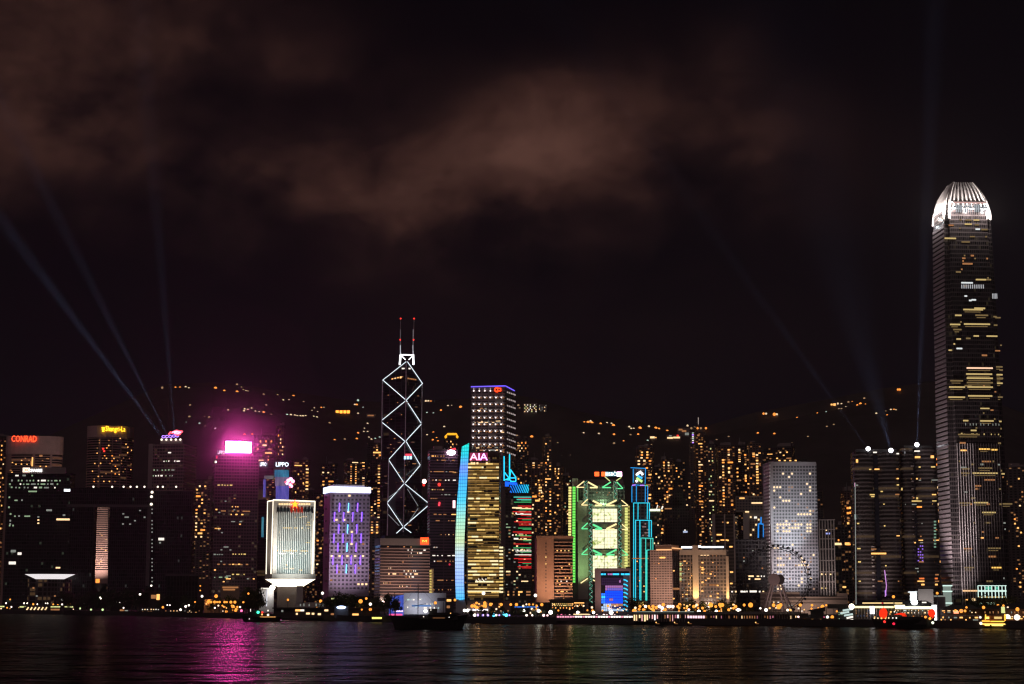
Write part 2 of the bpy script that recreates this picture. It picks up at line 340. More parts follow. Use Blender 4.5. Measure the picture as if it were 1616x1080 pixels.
def lights_on_hill():
    meshes = {}
    def lamp_mesh(mat, r):
        k = (mat.name, r)
        if k not in meshes:
            r *= 1.25; mb = MB().ball((0, 0, 0), r, 6, 4); n = len(mb.f); mb.bar((0, 0, -r), (0, 0, -r - 7), .25)
            me = bpy.data.meshes.new('lamp'); me.from_pydata(mb.v, [], mb.f); me.materials.append(mat); me.materials.append(dark)
            for i in range(n, len(mb.f)): me.polygons[i].material_index = 1
            meshes[k] = me
        return meshes[k]
    O = E('hill_lamp_orange', (1, .3, .05), 1.7); W = E('hill_lamp_white', (1, .72, .42), 1.1); D_ = E('hill_lamp_faint', (1, .6, .3), .4); G = E('hill_lamp_cool', (.7, 1, .8), .8)
    T = {'o': (O, 1.9, 'orange road lamp glowing on the dark hillside', 'orange lamps on the hillside'), 'O': (O, 2.7, 'large orange lamp glowing on the dark hillside', 'large orange lamps on the hillside'),
         'w': (W, 1.8, 'warm white lamp glowing on the dark hillside', 'warm white lamps on the hillside'), 'd': (D_, 1.9, 'faint lamp barely glowing on the dark hillside', 'faint lamps on the hillside'), 'g': (G, 1.9, 'cool white lamp glowing on the dark hillside', 'cool white lamps on the hillside')}
    L = '''277 612 o 284 612 o 293 611 w 298 613 w 256 612 d 340 613 O 354 617 o 374 619 O 374 607 d 381 612 d 384 616 d 388 618 w 391 618 d 416 623 d 438 624 d 463 626 O 447 632 w 456 632 w 479 635 d
360 648 w 386 646 w 385 649 w 391 647 w 397 645 w 403 650 w 409 651 w 416 651 o 428 655 d 453 655 g 459 655 w 465 656 w 469 657 w 474 657 w 478 657 w 482 657 w 495 658 w 500 659 w 492 649 w 496 645 w 501 651 w 507 644 o 511 644 w
560 639 w 563 639 o 565 632 g 573 644 g 565 653 w 581 656 d 586 656 d 591 656 d 294 668 g 315 669 g 324 674 w 328 674 w 340 677 g 323 659 d 330 659 d 299 658 d 386 686 o 398 686 o 528 695 o 544 694 d 565 684 o 563 693 o
575 677 w 574 682 w 580 682 w 580 669 w 582 691 w 586 694 w 592 693 g 599 691 g 922 667 o 928 667 O 934 668 O 932 665 w 948 669 o 958 668 w 965 669 w 968 672 O 993 674 w 996 677 w 1000 677 w 1010 676 O 1024 673 w 1035 676 O 1040 677 o 1053 681 O
921 684 w 945 685 w 969 686 o 995 687 d 1007 686 o 984 697 o 969 700 d 931 709 d 1022 696 g 1028 703 d 1085 672 w 1091 676 d 1096 675 d 1101 676 o 1106 676 d 1114 676 o 1120 685 w 1131 695 d 1196 684 o 1214 716 w
1205 653 o 1209 653 w 1222 654 O 1226 654 w 1247 657 w 1258 660 o 1290 653 o 1304 651 g 1322 637 w 1328 638 w 1335 643 w 1340 640 o 1339 635 d 1345 635 o 1353 640 o 1358 638 O 1363 635 w 1366 639 o 1364 629 d 1324 646 d 1328 646 d
1383 653 w 1400 656 o 1406 647 w 1411 647 o 1414 648 w 1398 650 d 1417 615 o 1420 615 o 1425 620 o 1411 623 g 1421 623 d 1305 674 d 1316 671 d 1222 685 o 684 684 O 689 692 o 691 697 o 683 695 o 674 687 w 702 675 w 728 692 o 731 692 d
672 633 w 676 633 w 680 634 o 674 652 g 684 653 g 696 648 o 707 641 w 713 641 w 727 643 O 701 674 w 818 640 d 820 645 d 839 690 O 816 688 d 300 640 d 420 640 d 520 668 d 640 640 d 1250 700 d 1275 690 d 1180 672 d 1150 690 d 880 700 d 900 720 d'''.split()
    for i in range(0, len(L), 3):
        mat, r, lab, gr = T[L[i + 2]]; p = on_hill(float(L[i]), float(L[i + 1]))
        o = link(bpy.data.objects.new('hillside_lamp', lamp_mesh(mat, r))); o.location = p; tag(o, lab, 'lamp', gr)
    # houses and blocks up on the slope
    def house(label, x0, x1, y0, y1, wins, mat=concrete, cat='house', name='hillside_house'):
        p = on_hill((x0 + x1) / 2, y1); q = B(name, label, x0, x1, y0, p.y - 3, 14, cat=cat, yref=(y0 + y1) / 2, gz=HG(p.x, p.y) - 8)
        q.body(mat, roof=False); cube('roof', soot, q.o, q.xa - 1, q.xb + 1, -1, 15, q.H, q.H + 1)
        for a in wins: q.w(*a)
        return q
    house('small hill house with four bright orange floodlit bays left of the crossed tower', 528, 553, 647, 654, [(x, 648, x + 4.5, 652.5, E('flood_orange', (1, .33, .04), 3)) for x in (530, 536, 542, 547.5)])
    g = house('white lit apartment slab high on the hill right of the dotted tower', 826, 848, 636, 652, [])
    g.lit(827, 638, 847, 651, 9, 5, .75, [WHT, LIME, WRM], .7, .6)
    g = house('dim grid of windows on a hill block beside the white lit slab', 850, 863, 638, 650, [])
    g.lit(850.5, 639, 862.5, 650, 6, 4, .5, [DIMW, WRM], .6, .5)
    house('long low hilltop hall with warm lit front and red lamp', 1051, 1075, 686, 694, [(1053, 690, 1062, 692.5, WRM), (1062.5, 689.5, 1073, 692, WRM), (1068, 686.5, 1071, 689, RED), (1056, 687, 1060, 689, DIMW)])
    house('low hill house with one warm lit wing below the orange lamps', 1025, 1037, 688, 694, [(1026, 689, 1033, 692, WRM), (1033.5, 690, 1036, 691.5, AMB)])
    house('sloped roof house with faint rose light near the hilltop spire', 1069, 1089, 675, 688, [(1071, 677, 1077, 679.5, DIM), (1076, 679, 1083, 682, DIM), (1081, 683, 1088, 687, DIMW)])
    house('hill villa with orange terrace lights right of the round windowed tower', 1310, 1321, 636, 642, [(1311, 637.5, 1314, 640, AMB), (1315, 637, 1319, 640.5, AMB)])
    house('faint orange villa beside the slope of the crossed tower', 578, 592, 653, 660, [(580, 655, 590, 657, DIM)])
    house('small yellow lit villa above the round windowed tower', 1228, 1252, 700, 708, [(1231, 701, 1236, 704.5, YEL), (1237, 701, 1243, 704.5, YEL), (1244, 702, 1248, 704, YEL), (1238, 705, 1245, 707, YEL)])

# ---------------------------------------------------------------- towers behind
def background_towers():
    W1 = FA('flats_brown', (.16, .10, .08), (.015, .012, .012), 3.1, .45, 4.2, .4, .26, (1, .40, .12), .82)
    W2 = FA('flats_grey', (.14, .115, .11), (.015, .015, .018), 3.1, .5, 5.0, .45, .22, (1, .46, .18), .84)
    W3 = FA('flats_dark', (.07, .055, .055), (.012, .011, .014), 3.3, .4, 3.6, .3, .18, (1, .45, .16), .86)
    # x0 x1 ytop D mat label [lit regions: x0 y0 x1 y1 nc nr p fw fh run]
    T = [
     (398, 432, 688, 2750, W3, 'dark apartment tower with scattered gold windows right of the glaring pink roof sign', [(404, 694, 430, 760, 6, 11, .45, .5, .45, .3)]),
     (433, 449, 672, 2900, W3, 'narrow dark flats with few gold windows behind the blue lit tower', [(434, 679, 448, 720, 4, 7, .4, .5, .45, .3)]),
     (462, 488, 727, 2500, W1, 'brown block with one bright window column between blue lit tower and hotel', [(464, 729, 486, 737, 5, 2, .6, .6, .4, .3), (482, 738, 487, 780, 1, 8, .85, .8, .5, 0), (464, 745, 480, 860, 4, 16, .22, .4, .4, 0)]),
     (505, 532, 733, 2600, W3, 'dark flats showing gold lights above the white banded hotel roof left end', [(508, 736, 520, 748, 3, 3, .6, .7, .5, .2), (508, 752, 532, 768, 5, 3, .4, .6, .4, .2)]),
     (547, 577, 728, 2550, W3, 'dark tower with four vertical strings of small windows above the hotel', [(552, 735, 556, 768, 1, 9, .8, .6, .4, 0), (560, 732, 566, 768, 2, 10, .9, .7, .4, .0), (571, 734, 576, 768, 1, 9, .7, .7, .4, 0), (550, 729, 576, 731.5, 5, 1, .8, .8, .5, .3)]),
     (578, 603, 700, 2600, W3, 'slim tower with warm window strings just left of the crossed tower', [(588, 704, 602, 725, 3, 5, .4, .6, .5, .2), (595, 733, 600, 860, 1, 28, .75, .7, .4, 0), (584, 765, 594, 860, 2, 20, .35, .5, .4, .1)]),
     (583, 599, 822, 2050, W2, 'short stubby block with a bright lattice of warm windows beside the hotel', [(585, 822, 597, 843, 3, 5, .9, .8, .5, 0)]),
     (682, 703, 712, 2500, W3, 'dark tower with purple haze tint right of the crossed tower', [(684, 716, 702, 760, 4, 8, .2, .5, .4, .2)]),
     (814, 834, 692, 2800, W3, 'narrow flats with a knot of gold windows right of the dotted tower', [(816, 697, 831, 714, 5, 4, .7, .6, .5, .2), (816, 716, 833, 790, 4, 12, .12, .5, .4, 0)]),
     (836, 858, 727, 2600, W1, 'brown flats with lit penthouse strips left of the tallest rear flats', [(840, 729, 857, 740, 4, 3, .8, .8, .45, .4), (839, 742, 857, 800, 4, 9, .25, .5, .4, .1), (850, 763, 858, 790, 3, 6, .85, .8, .5, .1), (838, 800, 858, 850, 4, 8, .2, .5, .4, 0)]),
     (859, 871, 690, 2750, W2, 'tallest slender rear flats between dotted tower and truss bank', [(860, 698, 870, 850, 3, 30, .32, .7, .4, .2)]),
     (872, 888, 737, 2600, W1, 'rear flats crowned by a bright cluster of windows left of truss bank', [(875, 738, 883, 750, 3, 3, .85, .7, .6, .1), (874, 752, 887, 850, 3, 18, .2, .6, .4, .1)]),
     (889, 903, 752, 2500, W3, 'nearly black flats touching the green lamp columns', [(890, 756, 902, 850, 3, 16, .15, .5, .4, 0)]),
     (1004, 1031, 706, 2750, W1, 'rear flats with a grid of amber windows behind the neon edged stepped tower', [(1011, 712, 1028, 720, 4, 2, .95, .7, .6, 0), (1006, 720, 1028, 735, 5, 3, .6, .8, .5, .2), (1019, 736, 1032, 800, 3, 12, .5, .8, .45, .3)]),
     (1032, 1048, 738, 2500, W3, 'dark flats with long glowing strips right of the stepped neon tower', [(1020, 752, 1034, 757, 2, 1, 1, .9, .5, .5), (1034, 745, 1047, 850, 3, 18, .25, .6, .4, .1)]),
     (1043, 1063, 726, 2650, W1, 'crowded amber windowed flats left of the shadowy spire building', [(1046, 728, 1057, 746, 3, 4, .75, .7, .5, .2), (1044, 748, 1062, 800, 5, 10, .4, .7, .45, .1), (1052, 780, 1058, 792, 2, 4, .9, .8, .6, 0)]),
     (1064, 1084, 730, 2550, W3, 'dim flats with sparse pinkish windows behind the shadowy spire building', [(1066, 732, 1076, 755, 3, 5, .35, .6, .5, .1), (1082, 760, 1090, 800, 2, 7, .3, .6, .4, 0)]),
     (1089, 1099, 680, 2950, W2, 'slender hill flats with violet white lit top', [(1092, 682, 1098, 700, 2, 6, .95, .9, .6, 0)]),
     (1099, 1115, 683, 2800, W1, 'very tall brown flats with one long amber window column', [(1100, 684, 1108, 690, 2, 1, 1, .9, .5, .5), (1103, 698, 1110, 900, 2, 42, .55, .8, .4, .3)]),
     (1116, 1131, 702, 2750, W2, 'tall flats with yellow green stair windows right of the amber column flats', [(1119, 706, 1127, 900, 3, 40, .35, .7, .45, .1)]),
     (1134, 1161, 704, 2650, W1, 'broad flats with large bright square windows in two shafts', [(1148, 708, 1156, 720, 2, 3, .9, .8, .6, 0), (1139, 724, 1157, 732, 4, 2, .85, .85, .6, .2), (1140, 734, 1147, 800, 2, 14, .75, .8, .45, 0), (1149, 736, 1157, 800, 2, 10, .5, .8, .5, .2), (1135, 734, 1139, 800, 1, 12, .4, .8, .4, 0)]),
     (1162, 1183, 703, 2700, W3, 'rear flats with a bright pair of yellow windows near the top', [(1165, 708, 1172, 716, 2, 2, 1, .8, .7, 0), (1165, 718, 1169, 730, 1, 4, .9, .9, .5, 0), (1162, 730, 1183, 780, 5, 8, .3, .6, .4, .1)]),
     (1184, 1203, 699, 2600, W1, 'amber dotted flats left of the round windowed white tower', [(1174, 716, 1186, 728, 3, 3, .6, .8, .6, .1), (1187, 714, 1201, 722, 3, 3, .6, .8, .5, .1), (1193, 716, 1197, 765, 1, 11, .8, .9, .5, 0), (1175, 748, 1191, 766, 4, 4, .6, .7, .5, 0), (1184, 730, 1201, 740, 4, 2, .5, .7, .5, .2)]),
     (1206, 1252, 706, 2700, W3, 'wide dark flats rising behind the white tower with round windows', [(1210, 716, 1220, 718, 1, 1, 1, .8, .6, 0), (1208, 712, 1250, 726, 8, 3, .12, .5, .4, .1)]),
     (-14, 14, 690, 2650, W1, 'rear flats with amber dots at the frame edge left of the red lettered hotel', [(-2, 700, 5, 860, 2, 22, .45, .5, .35, 0)]),
     (300, 338, 758, 2600, W2, 'stacked old flats glowing orange between dim office tower and pink sign tower', [(308, 765, 325, 850, 4, 16, .55, .65, .45, .2)]),
     (1592, 1650, 738, 2100, W2, 'dim brown tower at the frame edge beyond the tallest skyscraper', [(1600, 745, 1618, 930, 4, 26, .16, .6, .35, .1)]),
     (1335, 1350, 776, 2250, W1, 'brown tower with a string of amber windows left of the twin dark towers', [(1336, 790, 1340, 830, 1, 5, .8, .8, .4, 0), (1336, 790, 1349, 900, 3, 14, .12, .6, .4, 0)]),
     (1320, 1346, 830, 2000, W3, 'low dark glass block with a bright storey right of the white ribbed building', [(1317, 856, 1341, 861, 3, 1, 1, .9, .8, .5), (1322, 836, 1344, 930, 5, 14, .15, .5, .4, .1)]),
     (1478, 1500, 715, 2350, W3, 'dark block tucked behind the left edge of the tallest skyscraper', [(1480, 720, 1486, 900, 1, 20, .3, .8, .4, .1)]),
     (1258, 1300, 775, 2500, W3, 'dark block hidden mostly behind the white tower right shoulder', []),
     (486, 508, 775, 2450, W3, 'dark flats with a thin sprinkle of windows between star topped office and hotel', [(499, 776, 509, 900, 2, 20, .3, .6, .4, 0)]),
     (706, 742, 735, 2500, W3, 'dark slab behind the cyan light sail', []),
    ]
    for i, (x0, x1, yt, D, mat, lab, regs) in enumerate(T):
        q = B('apartment_tower', lab, x0, x1, yt, D, 26, yaw=(i * 37 % 25) - 12, cat='apartment tower', group='apartment towers on the lower slopes')
        q.body(mat, seed=i)
        if i % 3 == 0: cube('antenna', steel, q.o, q.xa + q.W * .3, q.xa + q.W * .3 + .4, 5, 5.4, q.H + 1, q.H + 12)
        for k, rg in enumerate(regs):
            mats = [LIME, WRM, DIM, DGR] if 'green' in lab else ([WHT, PUR, COOL] if 'violet' in lab else HOUSE)
            q.lit(*rg[:4], rg[4], rg[5], min(1, rg[6] * 1.2), mats, rg[7], rg[8], rg[9], seed=i * 10 + k)
    # hilltop spire
    p = on_hill(1102, 672); q = B('hilltop_spire', 'pale pointed spire standing on the hilltop', 1100.5, 1103.5, 659, p.y, 3, cat='spire', gz=p.z - 5)
    mb = MB().bar(q.V(1102, 672), q.V(1102, 659), .7); mb.build('spike', E('spire_light', (1, .8, .7), .5), q.o); MB().bar(q.V(1102, 678), q.V(1102, 670), 2.2).build('base', concrete, q.o)
# ---------------------------------------------------------------- the landmark buildings, left to right
def ellipse_tower(q, mat, band, zb, name='wall'):
    cx, W2, d = (q.xa + q.xb) / 2, q.W / 2, q.dep
    fn = lambda sx, sy: [(cx + W2 * sx * math.cos(t), d / 2 + d / 2 * sy * math.sin(t)) for t in [2 * math.pi * k / 28 for k in range(28)]]
    q.yf = lambda x, z: d / 2 - d / 2 * math.sqrt(max(0, 1 - min(1, abs(x - cx) / W2) ** 2))
    MB().prism(fn(1, 1), -1, zb).build(name, mat, q.o); MB().prism(fn(1.015, 1.015), zb, q.H).build('crown_band', band, q.o)
    MB().prism(fn(.8, .7), q.H, q.H + 1.5).build('roof_slab', soot, q.o)
def left_city():
    rose = P('rose_stone', (.58, .41, .40), .8)
    q = B('hotel_tower', 'curved hotel tower with red glowing letters on its pale crown', 6, 96, 688, 2450, 34, yaw=-8, cat='hotel', yref=730)
    hz = q.L(50, 716)[1]; ellipse_tower(q, FA('hotel_bands', (.42, .28, .26), (.02, .015, .015), 3.3, .42, 27, .14, .10, (1, .4, .2), .8), rose, hz)
    q.text('CONRAD', 18, 688, 58, 697.5, E('sign_red', (1, .07, .02), 3.0), y=-1.6)
    q.lit(14, 722, 92, 750, 26, 9, .15, [DIM, AMB, DIM], .7, .45, .2, seed=3); q.w(50, 722, 52, 736, AMB); q.w(48, 728, 51, 734, DIM); q.w(62, 718, 67, 721, DIM)
    q = B('office_block', 'dark glass office block with a white lit sign and green white window rows', 8, 108, 748, 2120, yaw=-14, sp=8, cat='office building')
    q.body(FA('dark_glass_rows', (.05, .05, .052), (.018, .02, .024), 4, .25, 3, .15, .03, (.7, .9, .6), .975)); q.w(36, 738, 104, 748, P('roof_housing', (.3, .24, .24)), 'roof_screen', t=2)
    q.w(36, 738.5, 47, 745.5, E('sign_cream', (1, .75, .6), 2.2), 'sign_panel', y=-2.2); MB().bar(q.V(37, 739.5, -3), q.V(46, 744.5, -3), .4).bar(q.V(37, 744.5, -3), q.V(46, 739.5, -3), .4).build('sign_emblem', E('sign_orange', (1, .2, .05), 2), q.o)
    q.text('SWIRE', 48, 740.5, 66.5, 745, E('sign_white', (1, 1, .95), 3.5), y=-2.6)
    for (a, c, y0, nc, p) in ((24, 58, 749, 12, .5), (28, 96, 757, 26, .7), (26, 92, 762.5, 26, .75), (24, 88, 768, 24, .75), (28, 78, 774, 18, .1), (20, 36, 788, 6, .8), (22, 48, 813, 8, .7), (14, 30, 828, 6, .3)):
        q.lit(a, y0, c, y0 + 3.4, nc, 1, p, [DGR, DGR, WHT, DIMW], .8, .7, .4, seed=int(y0))
    q.lit(13, 756, 19, 830, 2, 14, .35, [DGR, DIMW], .8, .5, 0, seed=8); q.w(17, 868, 25, 872, DIMW); q.w(28, 872, 34, 876, WHT, t=.5); q.w(14, 886.5, 25, 891, WHT, t=.5)
    q = B('hotel_tower', 'rounded hotel tower with yellow script sign on its crown', 139, 213, 672, 2500, 44, yaw=6, cat='hotel', yref=720)
    hz = q.L(176, 690)[1]; ellipse_tower(q, FA('hotel_bands_brown', (.42, .28, .25), (.014, .012, .014), 3.6, .45, 14, .12, .10, (1, .45, .2), .85), rose, hz)
    sg = E('sign_gold', (1, .55, .02), 3.2); q.text('Shangri-La', 166.5, 673.5, 198, 683, sg, y=-1.2)
    mb = MB()
    for k in range(3): mb.box(*(lambda a, c: (a.x, c.x, -1.6, -1.0, c.z, a.z))(q.V(160.4 + .4 * k, 674.6 + 2.5 * k, -1), q.V(165.4 - .4 * k, 676.6 + 2.5 * k, -1)))
    mb.build('sign_emblem', sg, q.o)
    q.lit(146, 693, 184, 762, 13, 17, .16, [AMB, DIM, DIM, ORG], .6, .4, 0, seed=4); q.lit(184, 690, 210, 760, 8, 16, .13, [AMB, DIM], .5, .4, 0, seed=5)
    q.w(161.5, 707, 164.5, 709.5, RED); q.w(163, 711, 166, 713.5, RED)
    # gateway shaped government complex
    q = B('gateway_building', 'huge dark gateway shaped office complex with white lamps along its roof', 108, 302, 771, 2080, 50, yaw=-3, cat='office complex')
    gm = FA('gateway_glass', (.045, .043, .045), (.012, .012, .016), 4.2, .2, 2.4, .3, .03, (.8, .9, .8), .99)
    a, c = q.L(147, 850)[0], q.L(172, 850)[0]; a2 = q.L(236, 850)[0]; zb = q.L(170, 800)[1]
    MB().box(q.xa, a, 0, 50, -1, zb).build('west_block', gm, q.o); MB().box(c, a2, 0, 50, -1, zb).build('east_block', gm, q.o)
    MB().box(q.xa, a2 + 1, -1, 52, zb, q.H).build('bridge_block', gm, q.o); MB().box(a2 + 1, q.xb, 10, 60, -1, q.H - 2).build('rear_block', gm, q.o)
    fr = P('grey_frame', (.13, .115, .12)); q.w(105, 796.5, 240, 800.5, fr, 'soffit_band', y=-1.2); q.w(231, 800, 237, 925, fr, 'corner_pier', y=0)
    for x in (147.5, 177, 195, 206, 216, 228, 249, 257, 278): 
        v = q.V(x, 768.5, -1); MB().ball((v.x, -1, v.z), 1.15, 8, 5).build('roof_lamp', LAMPW, q.o)
    for x, y in ((240, 777), (239, 784), (238.8, 796)): v = q.V(x, y, -1.5); MB().ball(tuple(v), 1.6, 8, 5).build('wall_lamp', LAMPW, q.o)
    for z in ((101, 772, 116, 776, E('sign_coolwhite', (.9, .95, 1), 2)), (216, 784, 229, 786, DIMW), (119, 797.5, 121, 800, LAMPW), (73, 804, 82, 807, DIMW), (89, 818.5, 110, 821.5, WRM), (99, 812, 103, 814.5, DIMW), (88, 895, 95, 897.5, WRM), (250, 849, 259, 853, WHT), (251, 855.5, 254, 858, DIMW)): q.w(*z)
    for y in range(803, 925, 6): q.w(239, y, 241, y + 2, DIMW if y % 4 else DGR) if (y * 7 % 5) else None
    q.w(59, 815, 62, 817, DIMW); q.w(59, 820, 62, 822, WRM); q.w(59, 825, 62, 827, WRM); q.lit(185, 803, 230, 830, 12, 5, .07, [DIMW], .8, .4, .3)
    q = B('banded_tower', 'narrow tower with pinkish floor bands seen through the dark gateway', 143, 170, 798, 2350, 26, cat='tower')
    q.body(P('band_dark', (.03, .025, .025)), roof=False); pk = P('pink_band', (.60, .42, .38))
    for k in range(30):
        y = 800 + k * 3.33
        q.w(143, y, 170, y + 1.7, pk, 'floor_band', t=1)
    q.w(143, 900, 170, 921, pk, 'base_wall', t=1); q.lit(146, 802, 169, 898, 7, 28, .13, [YEL, AMB, DIMW], .8, .4, 0, seed=2)
    q.flood(156, 935, -45, 156, 850, 420000, (1, .72, .62), 75); q.w(151, 914, 157, 920, ORG, 'doorway', y=-1)
    q = B('council_drum', 'low dark civic hall with a broad white lit round canopy', 34, 122, 905, 1990, 46, cat='civic hall', yref=930)
    cx = (q.xa + q.xb) / 2
    el_ = lambda r, n=32: [(cx + r * math.cos(2 * math.pi * k / n), 30 + r * .8 * math.sin(2 * math.pi * k / n)) for k in range(n)]
    MB().prism(el_(q.W * .40), -1, q.L(80, 914)[1]).build('drum_wall', FA('drum_wall', (.10, .09, .09), (.02, .02, .02), 5, .3, 4, .3, .06), q.o)
    MB().prism(el_(q.W * .2), q.L(80, 916)[1], q.L(80, 906)[1], el_(q.W * .46)).build('canopy_soffit', E('canopy_glow', (1, .93, .95), .95), q.o); MB().prism(el_(q.W * .5), q.L(80, 906)[1], q.L(80, 904)[1]).build('canopy_roof', soot, q.o)
    q.lit(38, 925, 118, 950, 14, 4, .14, [DIMW, AMB, DIM], .5, .4)
    q = B('dark_hall', 'low dark box shaped hall in front of the dim office towers', 262, 313, 908, 1760, 30, cat='hall'); q.body(FA('dark_box', (.05, .045, .05), (.02, .018, .02), 5, .1, 3, .2), roof=False)
    q.w(261, 906.5, 314, 909, P('edge_trim', (.12, .1, .11)), 'roof_edge', t=1)
    # E: tower with dragon sign and searchlights
    q = B('office_tower', 'dim brown office tower with a red and violet dragon sign and searchlights on its roof', 234, 288, 701, 2180, yaw=-20, sp=20, cat='office tower')
    dw = FA('dim_tower', (.26, .19, .19), (.03, .025, .028), 4.0, .42, 3.4, .25, .03); q.body(dw, roof=False)
    q.w(254, 693.5, 288, 701, concrete, 'roof_house', t=2); q.w(232, 701, 239, 900, concrete, 'corner_pier', t=.5)
    for x in (255, 262.4, 270, 277.4, 284.6):
        v = q.V(x, 694, -3); MB().ball(tuple(v), 1.35, 8, 5).build('roof_lamp', LAMPW, q.o)
    r = random.Random(3)
    def swirl(pts, r0, mat, nm):
        mb = MB()
        for k in range(len(pts) - 1): mb.bar(q.V(*pts[k], -2.5), q.V(*pts[k + 1], -2.5), r0)
        mb.build(nm, mat, q.o)
    sr, sv, sp_ = E('neon_red', (1, .08, .12), 3.2), E('neon_violet', (.42, .2, 1), 2.6), E('neon_pink', (1, .35, .6), 3.5)
    swirl([(266, 686), (269, 682), (272, 684), (275, 681), (279, 679.5), (283, 681), (288, 681), (285, 683.5), (280, 684), (276, 685.5), (281, 686.5), (285, 685)], .9, sr, 'dragon_outline')
    swirl([(272, 683), (277, 680.5), (282, 682), (286, 682.5), (281, 684.5), (275, 683.5)], 1.0, sp_, 'dragon_body')
    for k in range(5): swirl([(258 + 5.4 * k + 2.4 * math.cos(t) * 1.1, 689.5 - k * .35 + 1.9 * math.sin(t)) for t in [i * .9 for i in range(7)]], .42, sv, 'wave_scroll')
    for y, a, c, p in ((726.5, 258, 288, .5), (740.5, 237, 278, .8), (749.5, 241, 273, .7), (713, 255, 282, .12)): q.lit(a, y, c, y + 3, 16, 1, p, [DIMW, DGR, WHT], .75, .7, .3, seed=int(y))
    for tx, ty, pw in ((30, 385, .55), (120, 400, .5), (262, 520, .35), (70, 440, .35)):
        SEARCH.append((q, {30: 255, 120: 266, 262: 276, 70: 258}[tx], 691, tx, ty, pw))
    # H: pink sign tower
    q = B('office_tower', 'office tower washed pink by the glaring rectangular rooftop sign', 337, 406, 719, 2120, 34, yaw=6, cat='office tower')
    q.body(FA('pink_tower', (.20, .14, .15), (.035, .025, .03), 3.8, .35, 3.2, .2, .05, (1, .7, .4), .93), roof=False)
    a = q.V(356, 714, 2); c = q.V(396.5, 697.5, 2)
    scr = MB().box(a.x, c.x, 1.4, 2.6, a.z, c.z).build('sign_screen', E('sign_glare', (1, .07, .47), PINK, 'AUTO'), q.o)
    MB().box(a.x - .5, c.x + .5, 2.7, 4.5, q.H, c.z + .5).build('sign_frame', dark, scr)
    q.text('LIPPO', 343.5, 711.3, 355, 716.8, NEON, y=2); q.p = scr; q.w(388, 697, 396.8, 698.3, E('sign_edge', (1, .2, .02), 2), 'sign_edge', y=1.2); q.p = q.o
    cube('plant_room', concrete, q.o, q.xa + 8, q.xb - 6, 6, 24, q.H, q.H + 5)
    for y, a_, c_, p, mm in ((764.5, 343, 369, .9, YEL), (798.5, 357, 378, .4, AMB), (805.5, 344, 395, .8, DIM), (811, 364, 386, .3, AMB), (822, 356, 382, .3, DIMW), (833, 339, 348, .9, AMB), (874, 337, 352, .8, DIMW), (873.5, 365, 388, .6, YEL), (889.7, 338, 392, .85, DIM), (905.5, 366, 386, .4, YEL), (910, 338, 360, .5, DGR), (925, 352, 376, .85, DIM), (927.5, 356, 372, .9, DIM)):
        q.lit(a_, y, c_, y + 2.6, 12, 1, p, [mm], .85, .7, .4, seed=int(y))
    q.lit(338, 780, 404, 925, 14, 32, .05, [DIM, DIMW, AMB], .6, .4, .2, seed=9); q.w(341, 719.5, 343.5, 724, E('dim_red', (1, .05, .1), .7)); q.w(339, 727.5, 342, 731, LAMPW)
    # I: blue tower pair
    q = B('faceted_tower', 'dark tower with white letters on top and blue and violet lit panels', 408, 460, 727, 2230, 32, yaw=4, cat='office tower')
    cut = MB().prism([(q.xa, 8), (q.xa + 10, 0), (q.xb - 8, 0), (q.xb, 8), (q.xb, 30), (q.xa, 30)], -1, q.H); cut.build('wall', FA('faceted', (.06, .055, .07), (.02, .02, .03), 4, .3, 3.5, .2, .04), q.o)
    lt = E('sign_blue_white', (.75, .9, 1), 3.2); q.text('LIPPO', 435.3, 730, 455.5, 736.3, lt); q.text('LIPPO', 410.3, 730, 420.3, 736, lt)
    def screen(k, c1, c2, s):
        m, b = newmat(k); o = b.n('ShaderNodeOutputMaterial'); e = b.n('ShaderNodeEmission'); t = b.n('ShaderNodeTexCoord'); nz = b.n('ShaderNodeTexNoise'); mp_ = b.n('ShaderNodeMapping')
        mp_.inputs['Scale'].default_value = (.5, .5, .08); b.l(t.outputs['Object'], mp_.inputs[0]); nz.inputs['Scale'].default_value = 1; nz.inputs['Detail'].default_value = 6; b.l(mp_.outputs[0], nz.inputs['Vector'])
        b.l(b.mix(b.m('MULTIPLY_ADD', nz.outputs[0], 2.2, -.6), c1, c2), e.inputs[0]); e.inputs[1].default_value = s; b.l(e.outputs[0], o.inputs[0]); m.cycles.emission_sampling = 'NONE'; return m
    def panel(q, x0, y0, x1, y1, mat, nm, y=-.4):
        a = q.V(x0, y1, y); c = q.V(x1, y0, y); return MB().box(a.x, c.x, y - .3, y + .45, a.z, c.z).build(nm, mat, q.o)
    q.panel = panel
    sb, sp2 = screen('led_blue', (.01, .07, .16), (.04, .30, .50), .9), screen('led_violet', (.04, .05, .28), (.16, .12, .5), 1.0)
    panel(q, 433, 742, 456, 753, sb, 'blue_panel'); panel(q, 434, 753, 457, 767, screen('led_mauve', (.10, .08, .20), (.30, .22, .36), .8), 'mauve_panel'); panel(q, 435, 767, 456, 790, sp2, 'violet_panel')
    panel(q, 415, 757, 419.5, 785, sp2, 'side_strip'); panel(q, 412.5, 816, 416.5, 848, screen('led_teal', (.02, .1, .2), (.1, .4, .5), .8), 'lower_strip'); panel(q, 417, 751, 432, 756, screen('led_grey', (.05, .06, .08), (.2, .2, .2), .8), 'pale_band')
    q.w(433, 754.5, 450, 756.5, DIM)
    for k, (dx, dy) in enumerate(((-6, -1), (-4, 1), (-2, -3), (0, 0), (1, 3), (2, -5), (4, 1), (3, 5), (5, -2), (1, 6))): 
        v = q.V(457 + dx, 762 + dy * 1.1, -1.6); MB().ball(tuple(v), 1.5 + .5 * (k % 3), 6, 4).build('blossom_light', sp_ if k % 3 else sr, q.o)
